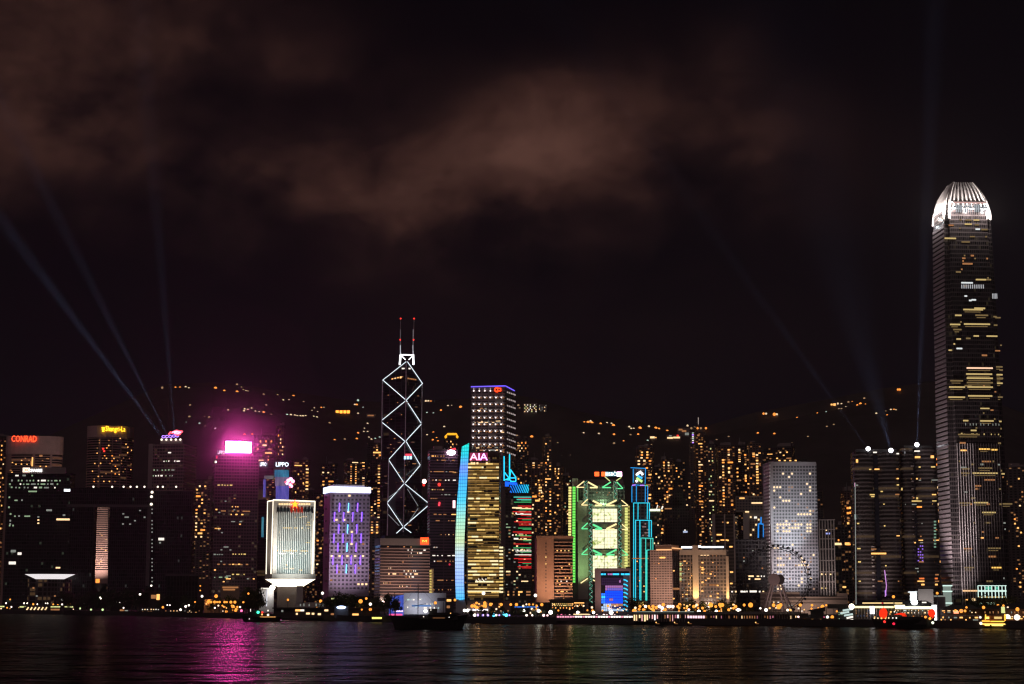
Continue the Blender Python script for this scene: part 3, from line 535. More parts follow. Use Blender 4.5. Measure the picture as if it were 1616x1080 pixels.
    q.lit(420, 756, 433, 790, 3, 9, .4, [DIM], .7, .3)
    # J: star topped headquarters
    q = B('headquarters_block', 'white lit headquarters tower with a red star on a flared pedestal base', 431, 497, 791, 1800, yaw=17, sp=10, cat='office tower', yref=860)
    pl = P('white_stone', (.62, .57, .53)); x0, x1, d = q.xa, q.xb, q.dep; zt, z1, z2, z3 = q.H, q.L(460, 906)[1], q.L(460, 914)[1], q.L(460, 926)[1]
    MB().box(x0, x1, 0, d, z1, zt).build('upper_block', pl, q.o)
    ins = (x1 - x0) * .22; mid = [(x0 + ins, 7), (x1 - ins, 7), (x1 - ins, d - 7), (x0 + ins, d - 7)]; full = [(x0 - 1, -1), (x1 + 1, -1), (x1 + 1, d + 1), (x0 - 1, d + 1)]
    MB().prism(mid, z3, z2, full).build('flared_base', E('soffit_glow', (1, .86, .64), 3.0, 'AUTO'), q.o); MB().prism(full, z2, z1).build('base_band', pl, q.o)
    MB().box(x0 + ins, x1 - ins, 7, d - 7, -1, z3).build('stem', concrete, q.o)
    gl = q.w(437, 803, 491, 906, FA('hq_glass', (.10, .12, .11), (.10, .14, .14), 4.2, .12, 2.4, .12, .05, (.8, .9, .8), .8), 'window_wall', t=.2)
    for k in range(19):
        x = 437.5 + k * 2.93; a = q.V(x, 808); c = q.V(x - .6, 905.5); MB().bar((a.x, -1.1, a.z), (a.x, -1.1, c.z), .42).build('fin', white, q.o)
    for k in range(11): x = 436.5 + 5.4 * k; q.w(x, 801, x + 3.4, 810, darkglass if not 3 < k < 8 else E('red_recess', (1, .05, .02), .35), 'louvre', t=1)
    for k in range(13):
        x = 440 + 3.9 * k
        if 460 < x < 469: continue
        q.w(x, 794.6, x + 2.6, 797.2, WRM, 'cornice_lamp', t=.6)
    nl = E('neon_cream', (1, .88, .68), 2.2)
    q.line([(431, 789), (497.3, 791.5)], .55, nl); q.line([(497.2, 791.5), (496.2, 822)], .35, nl); q.line([(496, 822), (493, 906)], .7, nl); q.line([(431, 790), (430.3, 818)], .4, nl); q.line([(430.3, 818), (427.6, 906)], .6, nl)
    MB().bar((x0 - .3, 0, zt + .3), (x0 - .3, d, zt + .3), .5).build('neon_tube', nl, q.o); MB().bar((x0 - .3, d, zt), (x0 - .3, d, z1), .4).build('neon_tube', nl, q.o)
    q.lit(437, 802.5, 491, 906, 24, 26, .04, [DIMW, YEL], .7, .5, .4, seed=5)
    for y, a_, c_, mm in ((832, 446, 492, YEL), (868, 436, 490, YEL), (872.5, 436, 488, WHT), (880, 464, 480, DIMW), (896, 447, 464, WRM), (814, 476, 486, WRM)): q.lit(a_, y, c_, y + 3, 13, 1, .8, [mm], .8, .7, .5, seed=int(y))
    st = MB(); v = q.V(465.5, 796, -2.5); ra = 6.0 * 1800 / F
    poly = [(v.x + (ra if k % 2 == 0 else ra * .42) * math.sin(math.pi * k / 5), v.z + (ra if k % 2 == 0 else ra * .42) * math.cos(math.pi * k / 5)) for k in range(10)]
    n = 10; st.v = [(x, -3.2, z) for x, z in poly] + [(x, -2.2, z) for x, z in poly] + [(v.x, -3.8, v.z)]
    st.f = [tuple(range(n, 2 * n))] + [(k, (k + 1) % n, n + (k + 1) % n, n + k) for k in range(n)] + [(k, 20, (k + 1) % n) for k in range(n)]
    st.build('red_star', E('star_core', (1, .42, .03), 2.3, 'AUTO'), q.o)
    so_ = MB(); so_.v = [((x - v.x) * 1.3 + v.x, -2.3, (z - v.z) * 1.3 + v.z) for x, z in poly] + [((x - v.x) * 1.3 + v.x, -1.9, (z - v.z) * 1.3 + v.z) for x, z in poly]
    so_.f = [tuple(range(n)), tuple(range(n, 2 * n))] + [(k, (k + 1) % n, n + (k + 1) % n, n + k) for k in range(n)]; so_.build('star_border', E('star_edge', (1, .03, .01), 2.5), q.o)
    q.flood(462, 940, -75, 464, 865, 620000, (.92, 1, .94), 50); q.flood(420, 925, -30, 424, 860, 150000, (1, .85, .7), 70)
    w_ = B('annex_block', 'floodlit white concrete annex beside the flared pedestal', 409, 432, 929, 1760, 16, cat='annex', yref=945); w_.body(pl, roof=False); w_.flood(431, 931, -9, 420, 945, 8000, (.95, .97, 1), 100)
    w_.line([(421.5, 930), (420.5, 957)], .5, E('pale_strip', (.9, .92, 1), .9), 'corner_strip'); v = w_.V(430, 927.5, -2); MB().ball(tuple(v), 2.6).build('flood_lamp', E('flood_glare', (1, .93, .8), 12, 'AUTO'), w_.o)
    w_.w(412, 928, 432, 929.5, WHT, 'coping_light')
    w_ = B('annex_block', 'low pale wall block right under the star topped headquarters', 466, 515, 951, 1650, 10, cat='annex', yref=955); w_.body(pl, roof=False); w_.lit(470, 952, 514, 958, 16, 1, .5, [DIMW], .5, .6)
    w_.w(468, 925, 478, 951, pl, 'stair_tower', t=2)
    # K: purple lit hotel
    q = B('hotel_tower', 'white hotel slab with blue white roof band and violet neon bars on its face', 520, 583, 777, 1900, yaw=14, sp=10, cat='hotel', yref=850)
    hw = P('hotel_white', (.31, .25, .36)); q.body(hw, roof=False)
    bd = E('roof_band_glow', (.62, .66, 1), 3.2, 'AUTO'); cube('roof_band', bd, q.o, q.xa - 1, q.xb + .8, -.8, q.dep + .5, q.H - .5, q.L(550, 768.5)[1]); cube('roof_plant', concrete, q.o, q.xa + 5, q.xb - 5, 4, q.dep - 4, q.L(550, 768.5)[1], q.L(550, 765)[1])
    cl = []; wd = P('window_dark', (.05, .04, .06), .3); r = random.Random(6)
    for j in range(24):
        y = 781 + 6.35 * j; sh = -3.2 * (y - 780) / 150
        for i in range(10):
            x = 524 + sh + 6.15 * i + (1.2 if j < 1 else 0); 
            p = r.random(); mm = WRM if p < .03 or (j in (15,) and i % 2 == 0) or (j == 22 and i > 6) else (DIM if p < .05 else wd)
            a = q.L(x, y); c = q.L(x + 3.3, y + 3); cl.append((a[0], c[0], c[1], a[1], mm))
    q.cells(cl, t=.12)
    rows = [(794, 808, (535.8, 549.9, 564.2)), (808.5, 823, (527.9, 542.2, 556.6, 570.8)), (828, 842, (534.6, 548.6, 563)), (842.5, 857, (526.8, 541.3, 555.6, 569.8)), (857, 871, (533.2, 547.7, 562)), (877, 891, (525.4, 540, 554.3, 568.7)), (891, 905, (532, 546.6, 560.9))]
    nv, nc_ = E('neon_bar_violet', (.24, .09, 1), 3.0, 'AUTO'), E('neon_bar_blue', (.12, .5, 1), 3.2, 'AUTO')
    for a, c, xs in rows:
        for k, x in enumerate(xs): q.line([(x + .35, a), (x - .35, c)], .55, nc_ if (len(xs) == 3 and k == 1) else nv, 'neon_bar')
    q.flood(545, 950, -60, 548, 860, 270000, (1, .80, .88), 80)
    for j in range(24): q.side(513, 783 + 6.3 * j, 516, 786 + 6.3 * j, wd, 'window') if j % 3 == 0 else None
def center_left():
    # L: crossed tower
    q = B('crossbraced_tower', 'tallest central tower outlined by white crossing neon diamonds with twin masts', 604, 667, 600, 2250, 30, cat='skyscraper', yref=760)
    gm = FA('braced_glass', (.045, .04, .05), (.014, .013, .018), 4, .12, 2.6, .1, .03, (1, .6, .3), .965)
    m = 2250 / F
    def C(px, py, y): return q.V(px, py, y)
    yL, yR, yC, yB = 19.0, 27.0, -1.0, 44.0
    Lx, Cx, Rx = C(603, 640, yL).x, C(640.5, 640, yC).x, C(666.5, 640, yR).x; Bx = Lx + Rx - Cx; yB = yL + yR - yC
    zL, zR, zC, zB = C(604, 600, yL).z, C(667, 605, yR).z, C(641, 570, yC).z, C(640, 590, yB).z
    top = {0: zC, 1: zR, 2: zB, 3: zL}; pl = [(Cx, yC), (Rx, yR), (Bx, yB), (Lx, yL)]
    mb = MB(); mb.v = [(x, y, -1) for x, y in pl] + [(x, y, top[k]) for k, (x, y) in enumerate(pl)]
    mb.f = [(3, 2, 1, 0), (0, 1, 5, 4), (1, 2, 6, 5), (2, 3, 7, 6), (3, 0, 4, 7), (4, 5, 6), (4, 6, 7)]; mb.build('upper_shaft', gm, q.o)
    # lower quadrants in front
    k1 = -3.0; yL2, yR2, yC2 = 8.0, 24.0, -12.0
    L2, R2, C2 = C(612.5, 780, yL2).x, C(676.5, 810, yR2).x, C(638, 780, yC2).x
    a = MB(); a.v = [(C2, yC2, -1), (L2, yL2, -1), (Cx, 20, -1), (C2, yC2, C(639, 697, yC2).z), (L2, yL2, C(613.5, 726, yL2).z), (Cx, 20, C(640, 700, 20).z)]
    a.f = [(0, 1, 2), (3, 5, 4), (0, 3, 4, 1), (1, 4, 5, 2), (2, 5, 3, 0)]; a.build('left_shaft', gm, q.o)
    a = MB(); a.v = [(C2 + .05, yC2, -1), (R2, yR2, -1), (Cx, 30, -1), (C2 + .05, yC2, C(638, 763, yC2).z), (R2, yR2, C(677, 795, yR2).z), (Cx, 30, C(640, 765, 30).z)]
    a.f = [(0, 2, 1), (3, 4, 5), (0, 1, 4, 3), (1, 2, 5, 4), (2, 0, 3, 5)]; a.build('right_shaft', gm, q.o)
    def seg(p, q_, r, mt, nm='neon_tube'): MB().bar(p, q_, r, 6).build(nm, mt, q.o)
    N = E('neon_diamond', (.80, .92, 1), 1.25); o_ = -1.2
    cc = lambda px, py, y: C(px, py, y + o_)
    U = lambda px, py: cc(px, py, yC + (yL - yC) * (641 - px) / 37 if px < 641 else yC + (yR - yC) * (px - 641) / 25.5)
    for p1, p2 in (((641, 571), (604, 600)), ((643, 571), (666.5, 605)), ((604, 600), (641, 632)), ((667, 605), (641, 632)), ((641, 632), (602, 664)), ((641, 632), (664.5, 668)), ((602, 666), (639.5, 697)), ((664.5, 670), (639.5, 697)), ((641, 697), (663, 734))):
        seg(U(*p1), U(*p2), .52, N)
    Q = lambda px, py: cc(px, py, yL2 if px < 618 else (yC2 if px < 650 else yR2))
    for p1, p2 in (((639, 697), (614, 725)), ((614, 727), (638, 763)), ((638, 763), (611.5, 793)), ((611.5, 795), (636.5, 832)), ((638, 763), (677, 795)), ((677, 797), (636.5, 832)), ((636.5, 832), (625.5, 842)), ((636.5, 832), (649, 841))): seg(Q(*p1), Q(*p2), .52, N)
    seg(U(662.7, 735), cc(640, 762, yC2), .52, N)
    dn = E('neon_dim', (.8, .85, .9), .28)
    for p1, p2 in (((643, 772), (660, 799)), ((660, 802), (644, 826)), ((612.5, 812), (630, 830)), ((630, 773), (614, 785))): seg(cc(*p1, -10), cc(*p2, -10), .4, dn)
    em = P('edge_metal', (.8, .72, .78), .6); 
    for px0, px1, y0, y1, yy in ((603.5, 602, 600, 725, yL), (641, 639.5, 572, 700, yC), (666.5, 663, 606, 795, yR), (613.5, 611, 726, 846, yL2), (639, 636.5, 700, 840, yC2), (677, 675.5, 796, 846, yR2)): seg(cc(px0, y0, yy), cc(px1, y1, yy), .65, em, 'corner_column')
    bw = E('crown_neon', (.95, .97, 1), 3.5, 'AUTO'); t = 12.0
    for p1, p2, r in (((632, 560), (653.5, 560.5), .8), ((632.2, 560), (630.8, 576), 1.2), ((652, 560), (652.5, 576), 1.2), ((633, 561), (640, 568), .5), ((652, 561), (645, 568), .5)): seg(C(*p1, t), C(*p2, t), r, bw, 'crown_frame')
    for a_, c_ in (((632.3, 502), (632, 560)), ((653.5, 503), (652, 560))):
        mo = MB().bar(C(*a_, t), C(*c_, t), .55, 6).build('mast', P('mast_metal', (.5, .45, .45)), q.o); MB().bar(C(c_[0] - .1, 545, t), C(*c_, t), .6, 6).build('mast_base', E('mast_glow', (.9, .9, 1), .7), mo); MB().bar(C(c_[0] + .1, 520, t), C(c_[0], 545, t), .5, 6).build('mast_sleeve', E('mast_glow_dim', (.9, .8, .9), .22), mo)
        for y in (503, 536.5): v = C(a_[0] - (.8 if y > 510 else 0), y, t - .5); MB().ball(tuple(v), 1.1, 8, 5).build('beacon', RED, mo)
    def xw(x0, y0, x1, y1, mt, y): 
        a1, c1 = C(x0, y0, y), C(x1, y1, y); cube('window', mt, q.o, a1.x, c1.x, y - 1.4, y, c1.z, a1.z)
    ys = lambda x: yC + (yL - yC) * (641 - x) / 37 if x < 641 else yC + (yR - yC) * (x - 641) / 26
    for k in range(8):
        x = 618 + 2.3 * k; xw(x, 597.5 - k * .5, x + 2, 599.3 - k * .5, (AMB, DIM, WRM, DIM)[k % 4], ys(x))
    for k in range(5): x = 643 + 2.9 * k; xw(x, 596.5 + k * .5, x + 2.4, 598.5 + k * .5, DIM, ys(x))
    xw(634, 581, 640, 583, WHT, ys(636)); xw(644, 581, 648, 583, WHT, ys(646)); xw(631, 595, 634, 597.5, AMB, ys(631))
    rr = random.Random(8)
    for k in range(46):
        x = rr.uniform(606, 660); y = rr.uniform(610, 840); xw(x, y, x + rr.uniform(1.5, 6), y + 1.3, rr.choice([DIM, E('very_dim', (1, .5, .3), .12)]), ys(x) if y < 697 else -13 + abs(x - 638) * .9)
    sr, sbw = E('small_red', (1, .05, .08), 2), E('small_blue', (.45, .7, 1), 2); y_ = -14
    for z in ((640, 716.5, 650, 719.5, sr), (637.5, 720, 641, 725, sbw), (642, 720, 645.5, 725, sbw), (646.5, 720, 650, 725, sbw)): 
        a1, c1 = C(z[0], z[1], y_), C(z[2], z[3], y_); cube('reflected_sign', z[4], q.o, a1.x, c1.x, y_ - .4, y_ + .4, c1.z, a1.z)
    # M: banded low block with red sign
    q = B('banded_block', 'wide low office block with pinkish floor bands and a small red square sign', 600, 678, 850, 1830, yaw=14, sp=9, cat='office building')
    MB().box(q.xa, q.xb, .8, q.dep, -1, q.H).build('wall', darkglass, q.o); bm_ = P('band_rose', (.42, .28, .26))
    zz = [865 + 4.72 * k for k in range(17)]
    for y in zz: a_ = q.L(640, y)[1]; c_ = q.L(640, y + 2.3)[1]; cube('floor_band', bm_, q.o, q.xa - .3, q.xb + .3, -.2, q.dep + .3, c_, a_)
    cube('top_band', concrete, q.o, q.xa - .5, q.xb + .5, -.6, q.dep + .6, q.L(640, 861)[1], q.H); cube('roof_plant', soot, q.o, q.xa + 6, q.xb - 16, 6, q.dep - 3, q.H, q.H + 3)
    q.w(663.5, 848.5, 676.5, 859.5, E('sign_red_square', (1, .07, .015), 2.6, 'AUTO'), 'sign_panel', y=-1.2)
    MB().bar(q.V(667, 856, -2.3), q.V(667, 852.5, -2.3), .35).bar(q.V(667, 852.5, -2.3), q.V(670, 855, -2.3), .35).bar(q.V(670, 855, -2.3), q.V(673, 852.5, -2.3), .35).bar(q.V(673, 852.5, -2.3), q.V(673, 856, -2.3), .35).build('sign_emblem', E('sign_orange_mark', (1, .4, .05), 3), q.o)
    for y, a_, c_, p in ((867, 643, 672, .5), (871.7, 645, 668, .4), (876.5, 644, 652, .3), (886, 615, 660, .12), (895.4, 612, 620, .5), (900, 637, 658, .85), (904.7, 612, 660, .7), (909.5, 630, 660, .2), (919, 605, 618, .9), (924, 630, 650, .5), (933, 612, 660, .12)): q.lit(a_, y, c_, y + 2.6, 14, 1, p, [WRM, WHT, DIM], .7, .75, .3, seed=int(y))
    q.lit(603, 862, 676, 864.5, 20, 1, .2, [DIM], .7, .8); q.flood(640, 950, -50, 640, 905, 90000, (1, .68, .55), 110)
    s = B('service_core', 'narrow yellow lit stair tower at the right edge of the banded block', 677, 684, 898, 1840, 12, cat='stair tower'); s.body(P('ochre', (.5, .4, .2)), roof=False)
    for k in range(10): s.w(677.5, 900 + 4.2 * k, 681, 902.5 + 4.2 * k, E('stair_yellow', (1, .75, .2), .75), t=.3)
    # N: striped purple tower
    q = B('striped_tower', 'dark purplish tower with thin light stripes and a white red glowing sign', 678, 722, 711, 2080, 34, yaw=5, cat='office tower')
    cx = (q.xa + q.xb) / 2; q.body(FA('thin_stripes', (.16, .09, .13), (.03, .02, .03), 3.4, .4, 40, .02), roof=True)
    v = q.V(712, 714.5, -1.5); MB().ball(tuple(v), 5.2, 12, 8, .62).build('sign_disc', E('sign_white_red', (1, .75, .9), 9, 'AUTO'), q.o); MB().bar(q.V(709, 711, -2), q.V(719, 708.5, -2), 1.2).build('sign_top', sr, q.o)
    for y, a_, c_, mm, p in ((719, 681, 703, AMB, .85), (725.5, 682, 720, DIM, .5), (743.5, 674, 722, DIMW, .8), (745, 712, 722, AMB, .6), (757, 682, 722, WHT, .5), (772, 680, 700, YEL, .4), (780, 695, 720, DIMW, .4), (786, 675, 690, DIM, .6), (811, 679, 720, AMB, .6), (821, 683, 718, WRM, .5), (843, 690, 718, WRM, .6), (863, 684, 690, WHT, .9), (876, 680, 718, WHT, .55), (885, 680, 716, WHT, .6), (915, 684, 716, DIM, .4), (930, 684, 714, DIM, .5)):
        q.lit(max(a_, 679), y, c_, y + 2, 16, 1, p, [mm, DIM], .85, .8, .4, seed=int(y))
    for x, y, r_, mt in ((669.5, 760, 2.6, E('beacon_pinkwhite', (1, .55, .5), 5, 'AUTO')), (668.8, 765.5, 1.5, RED), (693.2, 765, 1.9, RED), (693, 797, 1.3, sr), (693.5, 794, 1.2, sr), (709.5, 891, 1.2, E('dim_red2', (1, .05, .1), .6))):
        v = q.V(x, y, -2); MB().ball(tuple(v), r_, 8, 5, 1.1).build('red_lamp', mt, q.o)
    q.w(714.5, 790, 718.5, 802, E('pink_strip', (1, .55, .6), 2.5), 'pink_light_strip')
    q = B('gold_crown_hotel', 'dark hotel whose roof carries a golden arch of light', 700, 725, 692, 2500, 20, cat='hotel'); q.body(W_DARK, roof=False)
    gg = E('gold_line', (1, .42, .02), 1.5); q.line([(703, 692), (703.5, 688), (707, 684.5), (720, 684.5), (721.5, 688), (722, 692)], .8, gg, 'gold_arch'); q.w(706, 684, 720, 687, gg, 'gold_band', t=.6)
    for x in (703.5, 721.5): v = q.V(x, 689.5, -1); MB().ball(tuple(v), 1.9).build('gold_lamp', gg, q.o)
    q.lit(704, 695, 722, 708, 6, 3, .35, [DIM, AMB])
    # P: dotted tower
    q = B('dotted_tower', 'tall square tower studded with rows of white dots and a small red logo', 743, 797.5, 610, 2230, yaw=-13, sp=15, cat='skyscraper', yref=700)
    q.body(FA('dotted_wall', (.26, .20, .21), (.06, .045, .05), 3.9, .5, 9, .16, .05, (1, .8, .7), .9), roof=False)
    ul = E('roof_line_violet', (.16, .10, 1), 1.6); MB().bar((q.xa, -.4, q.H), (q.xb, -.4, q.H), .7).build('roof_neon', ul, q.o); MB().bar((q.xb + .4, 0, q.H), (q.xb + .4, q.dep, q.H), .7).build('roof_neon', ul, q.o)
    dt, ds = E('dot_white', (1, .88, .86), 2.4), E('dot_soft', (.9, .72, .7), .5)
    for j in range(10):
        y = 617 + 10.58 * j
        for i in range(6):
            if (j == 0 and i > 3) or (j > 8 and i < 2): continue
            x = 747.6 + 8.75 * i - .12 * j; v = q.V(x, y, -.8); MB().ball(tuple(v), .92, 6, 4).build('facade_light', dt, q.o)
            q.w(x - .6, y - 4.6, x + .7, y - .8, ds, 'light_beam_fixture') if j == 0 else None
            if j: q.w(x - 2.2, y - 2.4, x - .9, y - 1.4, ds, 'window'); q.w(x + 1.5, y - 2.4, x + 3.2, y - 1.4, ds, 'window'); q.w(x + 1.4, y + .2, x + 4.6, y + 1.2, DIM, 'window')
        for i in range(5): q.side(800.2 + 2.9 * i, y + 1.2 + i, 801.6 + 2.9 * i, y + 3.4 + i, ds, 'window', left=False)
    for y0, y1, p in ((643, 649, .3), (664, 668, .5), (680, 684, .35), (703, 708, .7), (709, 716, .4)): q.lit(745, y0, 796, y1, 26, 2, p, [DIM, DIMW, WRM], .7, .5, .4, seed=int(y0))
    rd = E('logo_red', (1, .05, .01), 3, 'AUTO'); q.line([(786, 612), (781.5, 613), (780.5, 615.5), (782, 618), (786, 618.5)], .8, rd, 'logo_ring'); q.w(785, 612.5, 791, 618, rd, 'logo_mark', t=1); q.w(786.5, 614.3, 789.5, 616.3, darkglass, 'logo_centre', t=1.2)
def center():
    # O: yellow striped tower with LED sail
    q = B('striped_tower', 'office tower full of yellow lit storeys with a pink lettered roof sign', 737, 788, 722, 1760, 38, yaw=-3, cat='office tower', yref=830)
    q.body(FA('bronze_floors', (.13, .10, .07), (.04, .03, .02), 3.47, .4, 2.2, .15, .10, (1, .6, .2), .8), roof=False)
    lo = MB().box(q.xb, q.L(794.5, 900)[0], 1.0, 34, -1, q.L(790, 862)[1]); lo.build('lower_wing', FA('bronze_floors', (0,0,0), (0,0,0), 1, 1), q.o)
    q.w(744, 712, 787, 728, FA('bronze_floors', (0,0,0), (0,0,0), 1, 1), 'setback_crown', y=6, t=1); MB().box(q.L(744, 720)[0], q.L(787, 720)[0], 5, 30, q.L(760, 728)[1], q.L(760, 713)[1]).build('crown_block', P('crown_bronze', (.14, .1, .08)), q.o)
    pk = E('letters_pink', (1, .25, .42), 5, 'AUTO'); pv = E('letters_violet', (.8, .3, 1), 4.0); q.text('AI', 741.5, 715.5, 757, 726.5, pk, y=-2); q.text('A', 757.5, 715.5, 769.5, 726.5, pv, y=-2)
    q.w(741.5, 714.8, 769.5, 727, E('sign_backing', (1, .12, .3), .35), 'sign_backing', y=-.5)
    Y1, Y2, Y3 = E('office_yellow', (1, .66, .20), 1.0), E('office_yellow_dim', (.9, .5, .14), .45), E('office_cream', (1, .82, .45), 1.35)
    OC = E('office_ochre', (.6, .33, .08), .35); r = random.Random(12); cl = []
    for j in range(39):
        y = 731 + 5.47 * j; 
        if y > 942: break
        x = 738.5 - (3 if y > 800 else 0) * 0 ; xe = 787.5
        full = r.random() < .5; off = r.uniform(0, .3)
        while x < xe - 1:
            ln = min(r.uniform(3, 16), xe - x)
            if 862 > y > 851 and x > 757: x += ln; continue
            if r.random() < .88:
                a = q.L(x, y + off); c = q.L(x + ln - .25, y + off + (2.5 if full else 1.7)); cl.append((a[0], c[0], c[1], a[1], r.choice([Y1, Y3, Y1, Y2] if full else [Y2, Y1, Y2, OC])))
            x += ln
        a2 = q.L(738.5, y + 3.1); c2 = q.L(787.5, y + 3.9); cl.append((a2[0], c2[0], c2[1], a2[1], OC))
    q.cells(cl)
    for j in range(15):
        y = 863 + 5.4 * j
        if r.random() < .9: q.w(788, y, 794, y + 2.6, r.choice([Y1, Y3]), y=.9)
    for x in (743, 747, 752, 767): q.w(x, 730, x + 3, 733, WRM, t=1)
    for k in range(9): q.w(751 + 1.9 * k, 915 + 2 * math.sin(k * 2.1), 752.3 + 1.9 * k, 917 + 2 * math.sin(k * 2.1), WHT, 'lobby_light', t=.7)
    q.w(738, 932.5, 790, 934, Y3, 'lit_cornice', t=.8); v = q.V(763, 936.5, -2); MB().ball(tuple(v), 1.8).build('entrance_lamp', LAMPW, q.o)
    # the LED sail, a curved panel standing on the tower's left edge
    m, b = newmat('led_sail'); o = b.n('ShaderNodeOutputMaterial'); e = b.n('ShaderNodeEmission'); t = b.n('ShaderNodeTexCoord'); s = b.n('ShaderNodeSeparateXYZ'); b.l(t.outputs['Object'], s.inputs[0])
    h = b.m('DIVIDE', s.outputs[2], q.V(735, 702).z); rp = b.n('ShaderNodeValToRGB'); b.l(h, rp.inputs[0]); cr = rp.color_ramp
    st = [(0, (.03, .55, .8)), (.08, (.08, .5, .95)), (.2, (.32, .48, 1)), (.32, (.45, .62, .85)), (.42, (.55, .72, .42)), (.55, (.35, .75, .6)), (.66, (.08, .6, .85)), (.78, (.06, .42, .95)), (.86, (.16, .3, 1)), (.93, (.03, .55, .75)), (1, (.02, .7, .62))]
    cr.elements[0].color = (*st[0][1], 1); cr.elements[1].color = (*st[-1][1], 1)
    for p_, c_ in st[1:-1]: x = cr.elements.new(p_); x.color = (*c_, 1)
    g = b.m('MAXIMUM', b.m('LESS_THAN', b.m('FRACT', b.m('DIVIDE', s.outputs[2], 3.5)), .22), b.m('LESS_THAN', b.m('FRACT', b.m('DIVIDE', s.outputs[0], 1.9)), .25))
    b.l(rp.outputs[0], e.inputs[0]); b.l(b.m('MULTIPLY_ADD', g, -.8, 1.55), e.inputs[1]); b.l(e.outputs[0], o.inputs[0])
    Lp = [(729, 705), (726.5, 730), (724, 760), (721.5, 790), (719.8, 820), (718.7, 850), (718.3, 885), (718.6, 920), (719.5, 948)]; Rp = [(740.3, 699.5), (738.9, 730), (737.2, 760), (735.5, 790), (734.2, 820), (733, 850), (732.3, 885), (732.3, 920), (733, 946)]
    sm = MB()
    for yy in (-3.0, -1.6):
        for a, c in zip(Lp, Rp): p1, p2 = q.V(*a, yy - 0), q.V(*c, yy - 3.0); sm.v += [tuple(p1), tuple(p2)]
    n = len(Lp); N2 = 2 * n
    for k in range(n - 1): sm.f += [(2 * k, 2 * k + 1, 2 * k + 3, 2 * k + 2), (N2 + 2 * k, N2 + 2 * k + 2, N2 + 2 * k + 3, N2 + 2 * k + 1), (2 * k, 2 * k + 2, N2 + 2 * k + 2, N2 + 2 * k), (2 * k + 1, N2 + 2 * k + 1, N2 + 2 * k + 3, 2 * k + 3)]
    sm.f += [(0, N2, N2 + 1, 1), (2 * n - 2, 2 * n - 1, N2 + 2 * n - 1, N2 + 2 * n - 2)]
    so_ = sm.build('led_sail', m, q.o)
    MB().prism([(q.V(719.5, 940, -1).x, -4), (q.V(739, 940, -1).x, -4), (q.V(739, 940, -1).x, 2), (q.V(719.5, 940, -1).x, 2)], -1, q.L(727, 946)[1], [(q.V(720, 940, -1).x, -4), (q.V(733, 940, -1).x, -4), (q.V(733, 940, -1).x, 2), (q.V(720, 940, -1).x, 2)]).build('sail_foot', P('pale_cladding', (.5, .5, .55)), q.o)
    # Q: blue crowned tower
    q = B('blue_crowned_tower', 'dark glass tower with cyan triangular masts, blue crown and red green light lines', 797, 839, 778, 2040, 36, yaw=3, cat='office tower')
    q.body(FA('blue_tower_glass', (.05, .045, .05), (.02, .02, .025), 3.6, .3, 3, .2, .05, (1, .8, .5), .93), roof=False); q.w(788.5, 770, 797, 945, P('dim_slab', (.10, .07, .08)), 'side_slab', y=1, t=1.5)
    cb = q.V(797, 777, 1), q.V(834, 765.5, 1)
    m, b = newmat('crown_blue'); o = b.n('ShaderNodeOutputMaterial'); e = b.n('ShaderNodeEmission'); t = b.n('ShaderNodeTexCoord'); s = b.n('ShaderNodeSeparateXYZ'); b.l(t.outputs['Object'], s.inputs[0])
    wv = b.m('FRACT', b.m('DIVIDE', b.m('ADD', s.outputs[0], b.m('MULTIPLY', s.outputs[2], .45)), 2.6)); h = b.m('DIVIDE', b.m('SUBTRACT', s.outputs[0], q.xa), q.W)
    b.l(b.mix(h, (.0, .05, .9), (.01, .55, .7)), e.inputs[0]); b.l(b.m('MULTIPLY', b.m('LESS_THAN', wv, b.m('MULTIPLY_ADD', h, .5, .2)), 1.5), e.inputs[1]); 
    ad = b.n('ShaderNodeAddShader'); pp = b.n('ShaderNodeBsdfPrincipled'); pp.inputs['Base Color'].default_value = (.02, .05, .2, 1); b.l(e.outputs[0], ad.inputs[0]); b.l(pp.outputs[0], ad.inputs[1]); b.l(ad.outputs[0], o.inputs[0])
    MB().box(q.V(806, 770, 1).x, q.V(834.5, 770, 1).x, 0, 20, q.L(815, 778)[1], q.L(815, 765)[1]).build('crown_screen', m, q.o)
    cyc = E('neon_cyan', (.02, .62, 1), 1.7); bl = E('neon_blue', (.01, .12, 1), 1.5)
    for pts in ([(795.5, 720), (795.5, 759)], [(804.2, 717), (804, 757)], [(796.8, 746), (803.3, 755), (796, 758)], [(805.5, 741), (814, 753.5), (814, 760)], [(804, 757), (806, 743)], [(805, 754.5), (814, 754.5)], [(796, 757), (806, 758), (806, 761)], [(805.5, 760), (814, 760)]): q.line(pts, .62, cyc)
    q.line([(797, 762), (816, 764)], 1.5, bl); q.w(797, 763, 803, 768, bl, 'blue_block'); q.w(794.8, 722, 796.4, 758, cyc, 'mast_light'); q.w(803.2, 720, 805, 756, cyc, 'mast_light')
    r = random.Random(21); LR, LG = E('line_red', (1, .03, .03), .9), E('line_green', (.1, .8, .25), .6)
    for k, y in enumerate([783, 787, 791, 797, 801, 806, 810, 817, 822, 827, 832, 838, 844, 850, 857, 863, 868, 874, 880, 886, 893]):
        mm = [TEAL, TEAL, LG, LR, WRM, LR, WHT, LR, LR, LR, LG, LR, LG, YEL, LR, LG, WHT, WHT, LR, LR, LR][k]; a = r.uniform(806, 816)
        if k in (4, 6, 12, 13, 16): q.lit(808, y - 1, 834, y + 2, 10, 1, .7, [WRM, YEL, WHT], .8, .8, .4, seed=k)
        q.w(a + 3, y + 1.2, 838.4, y + 2.4, mm, 'light_line', t=.6)
        if r.random() < .7: q.w(a + 10, y + 3.2, 838.6, y + 4.1, [LR, LG, LR][k % 3], 'light_line', t=.6)
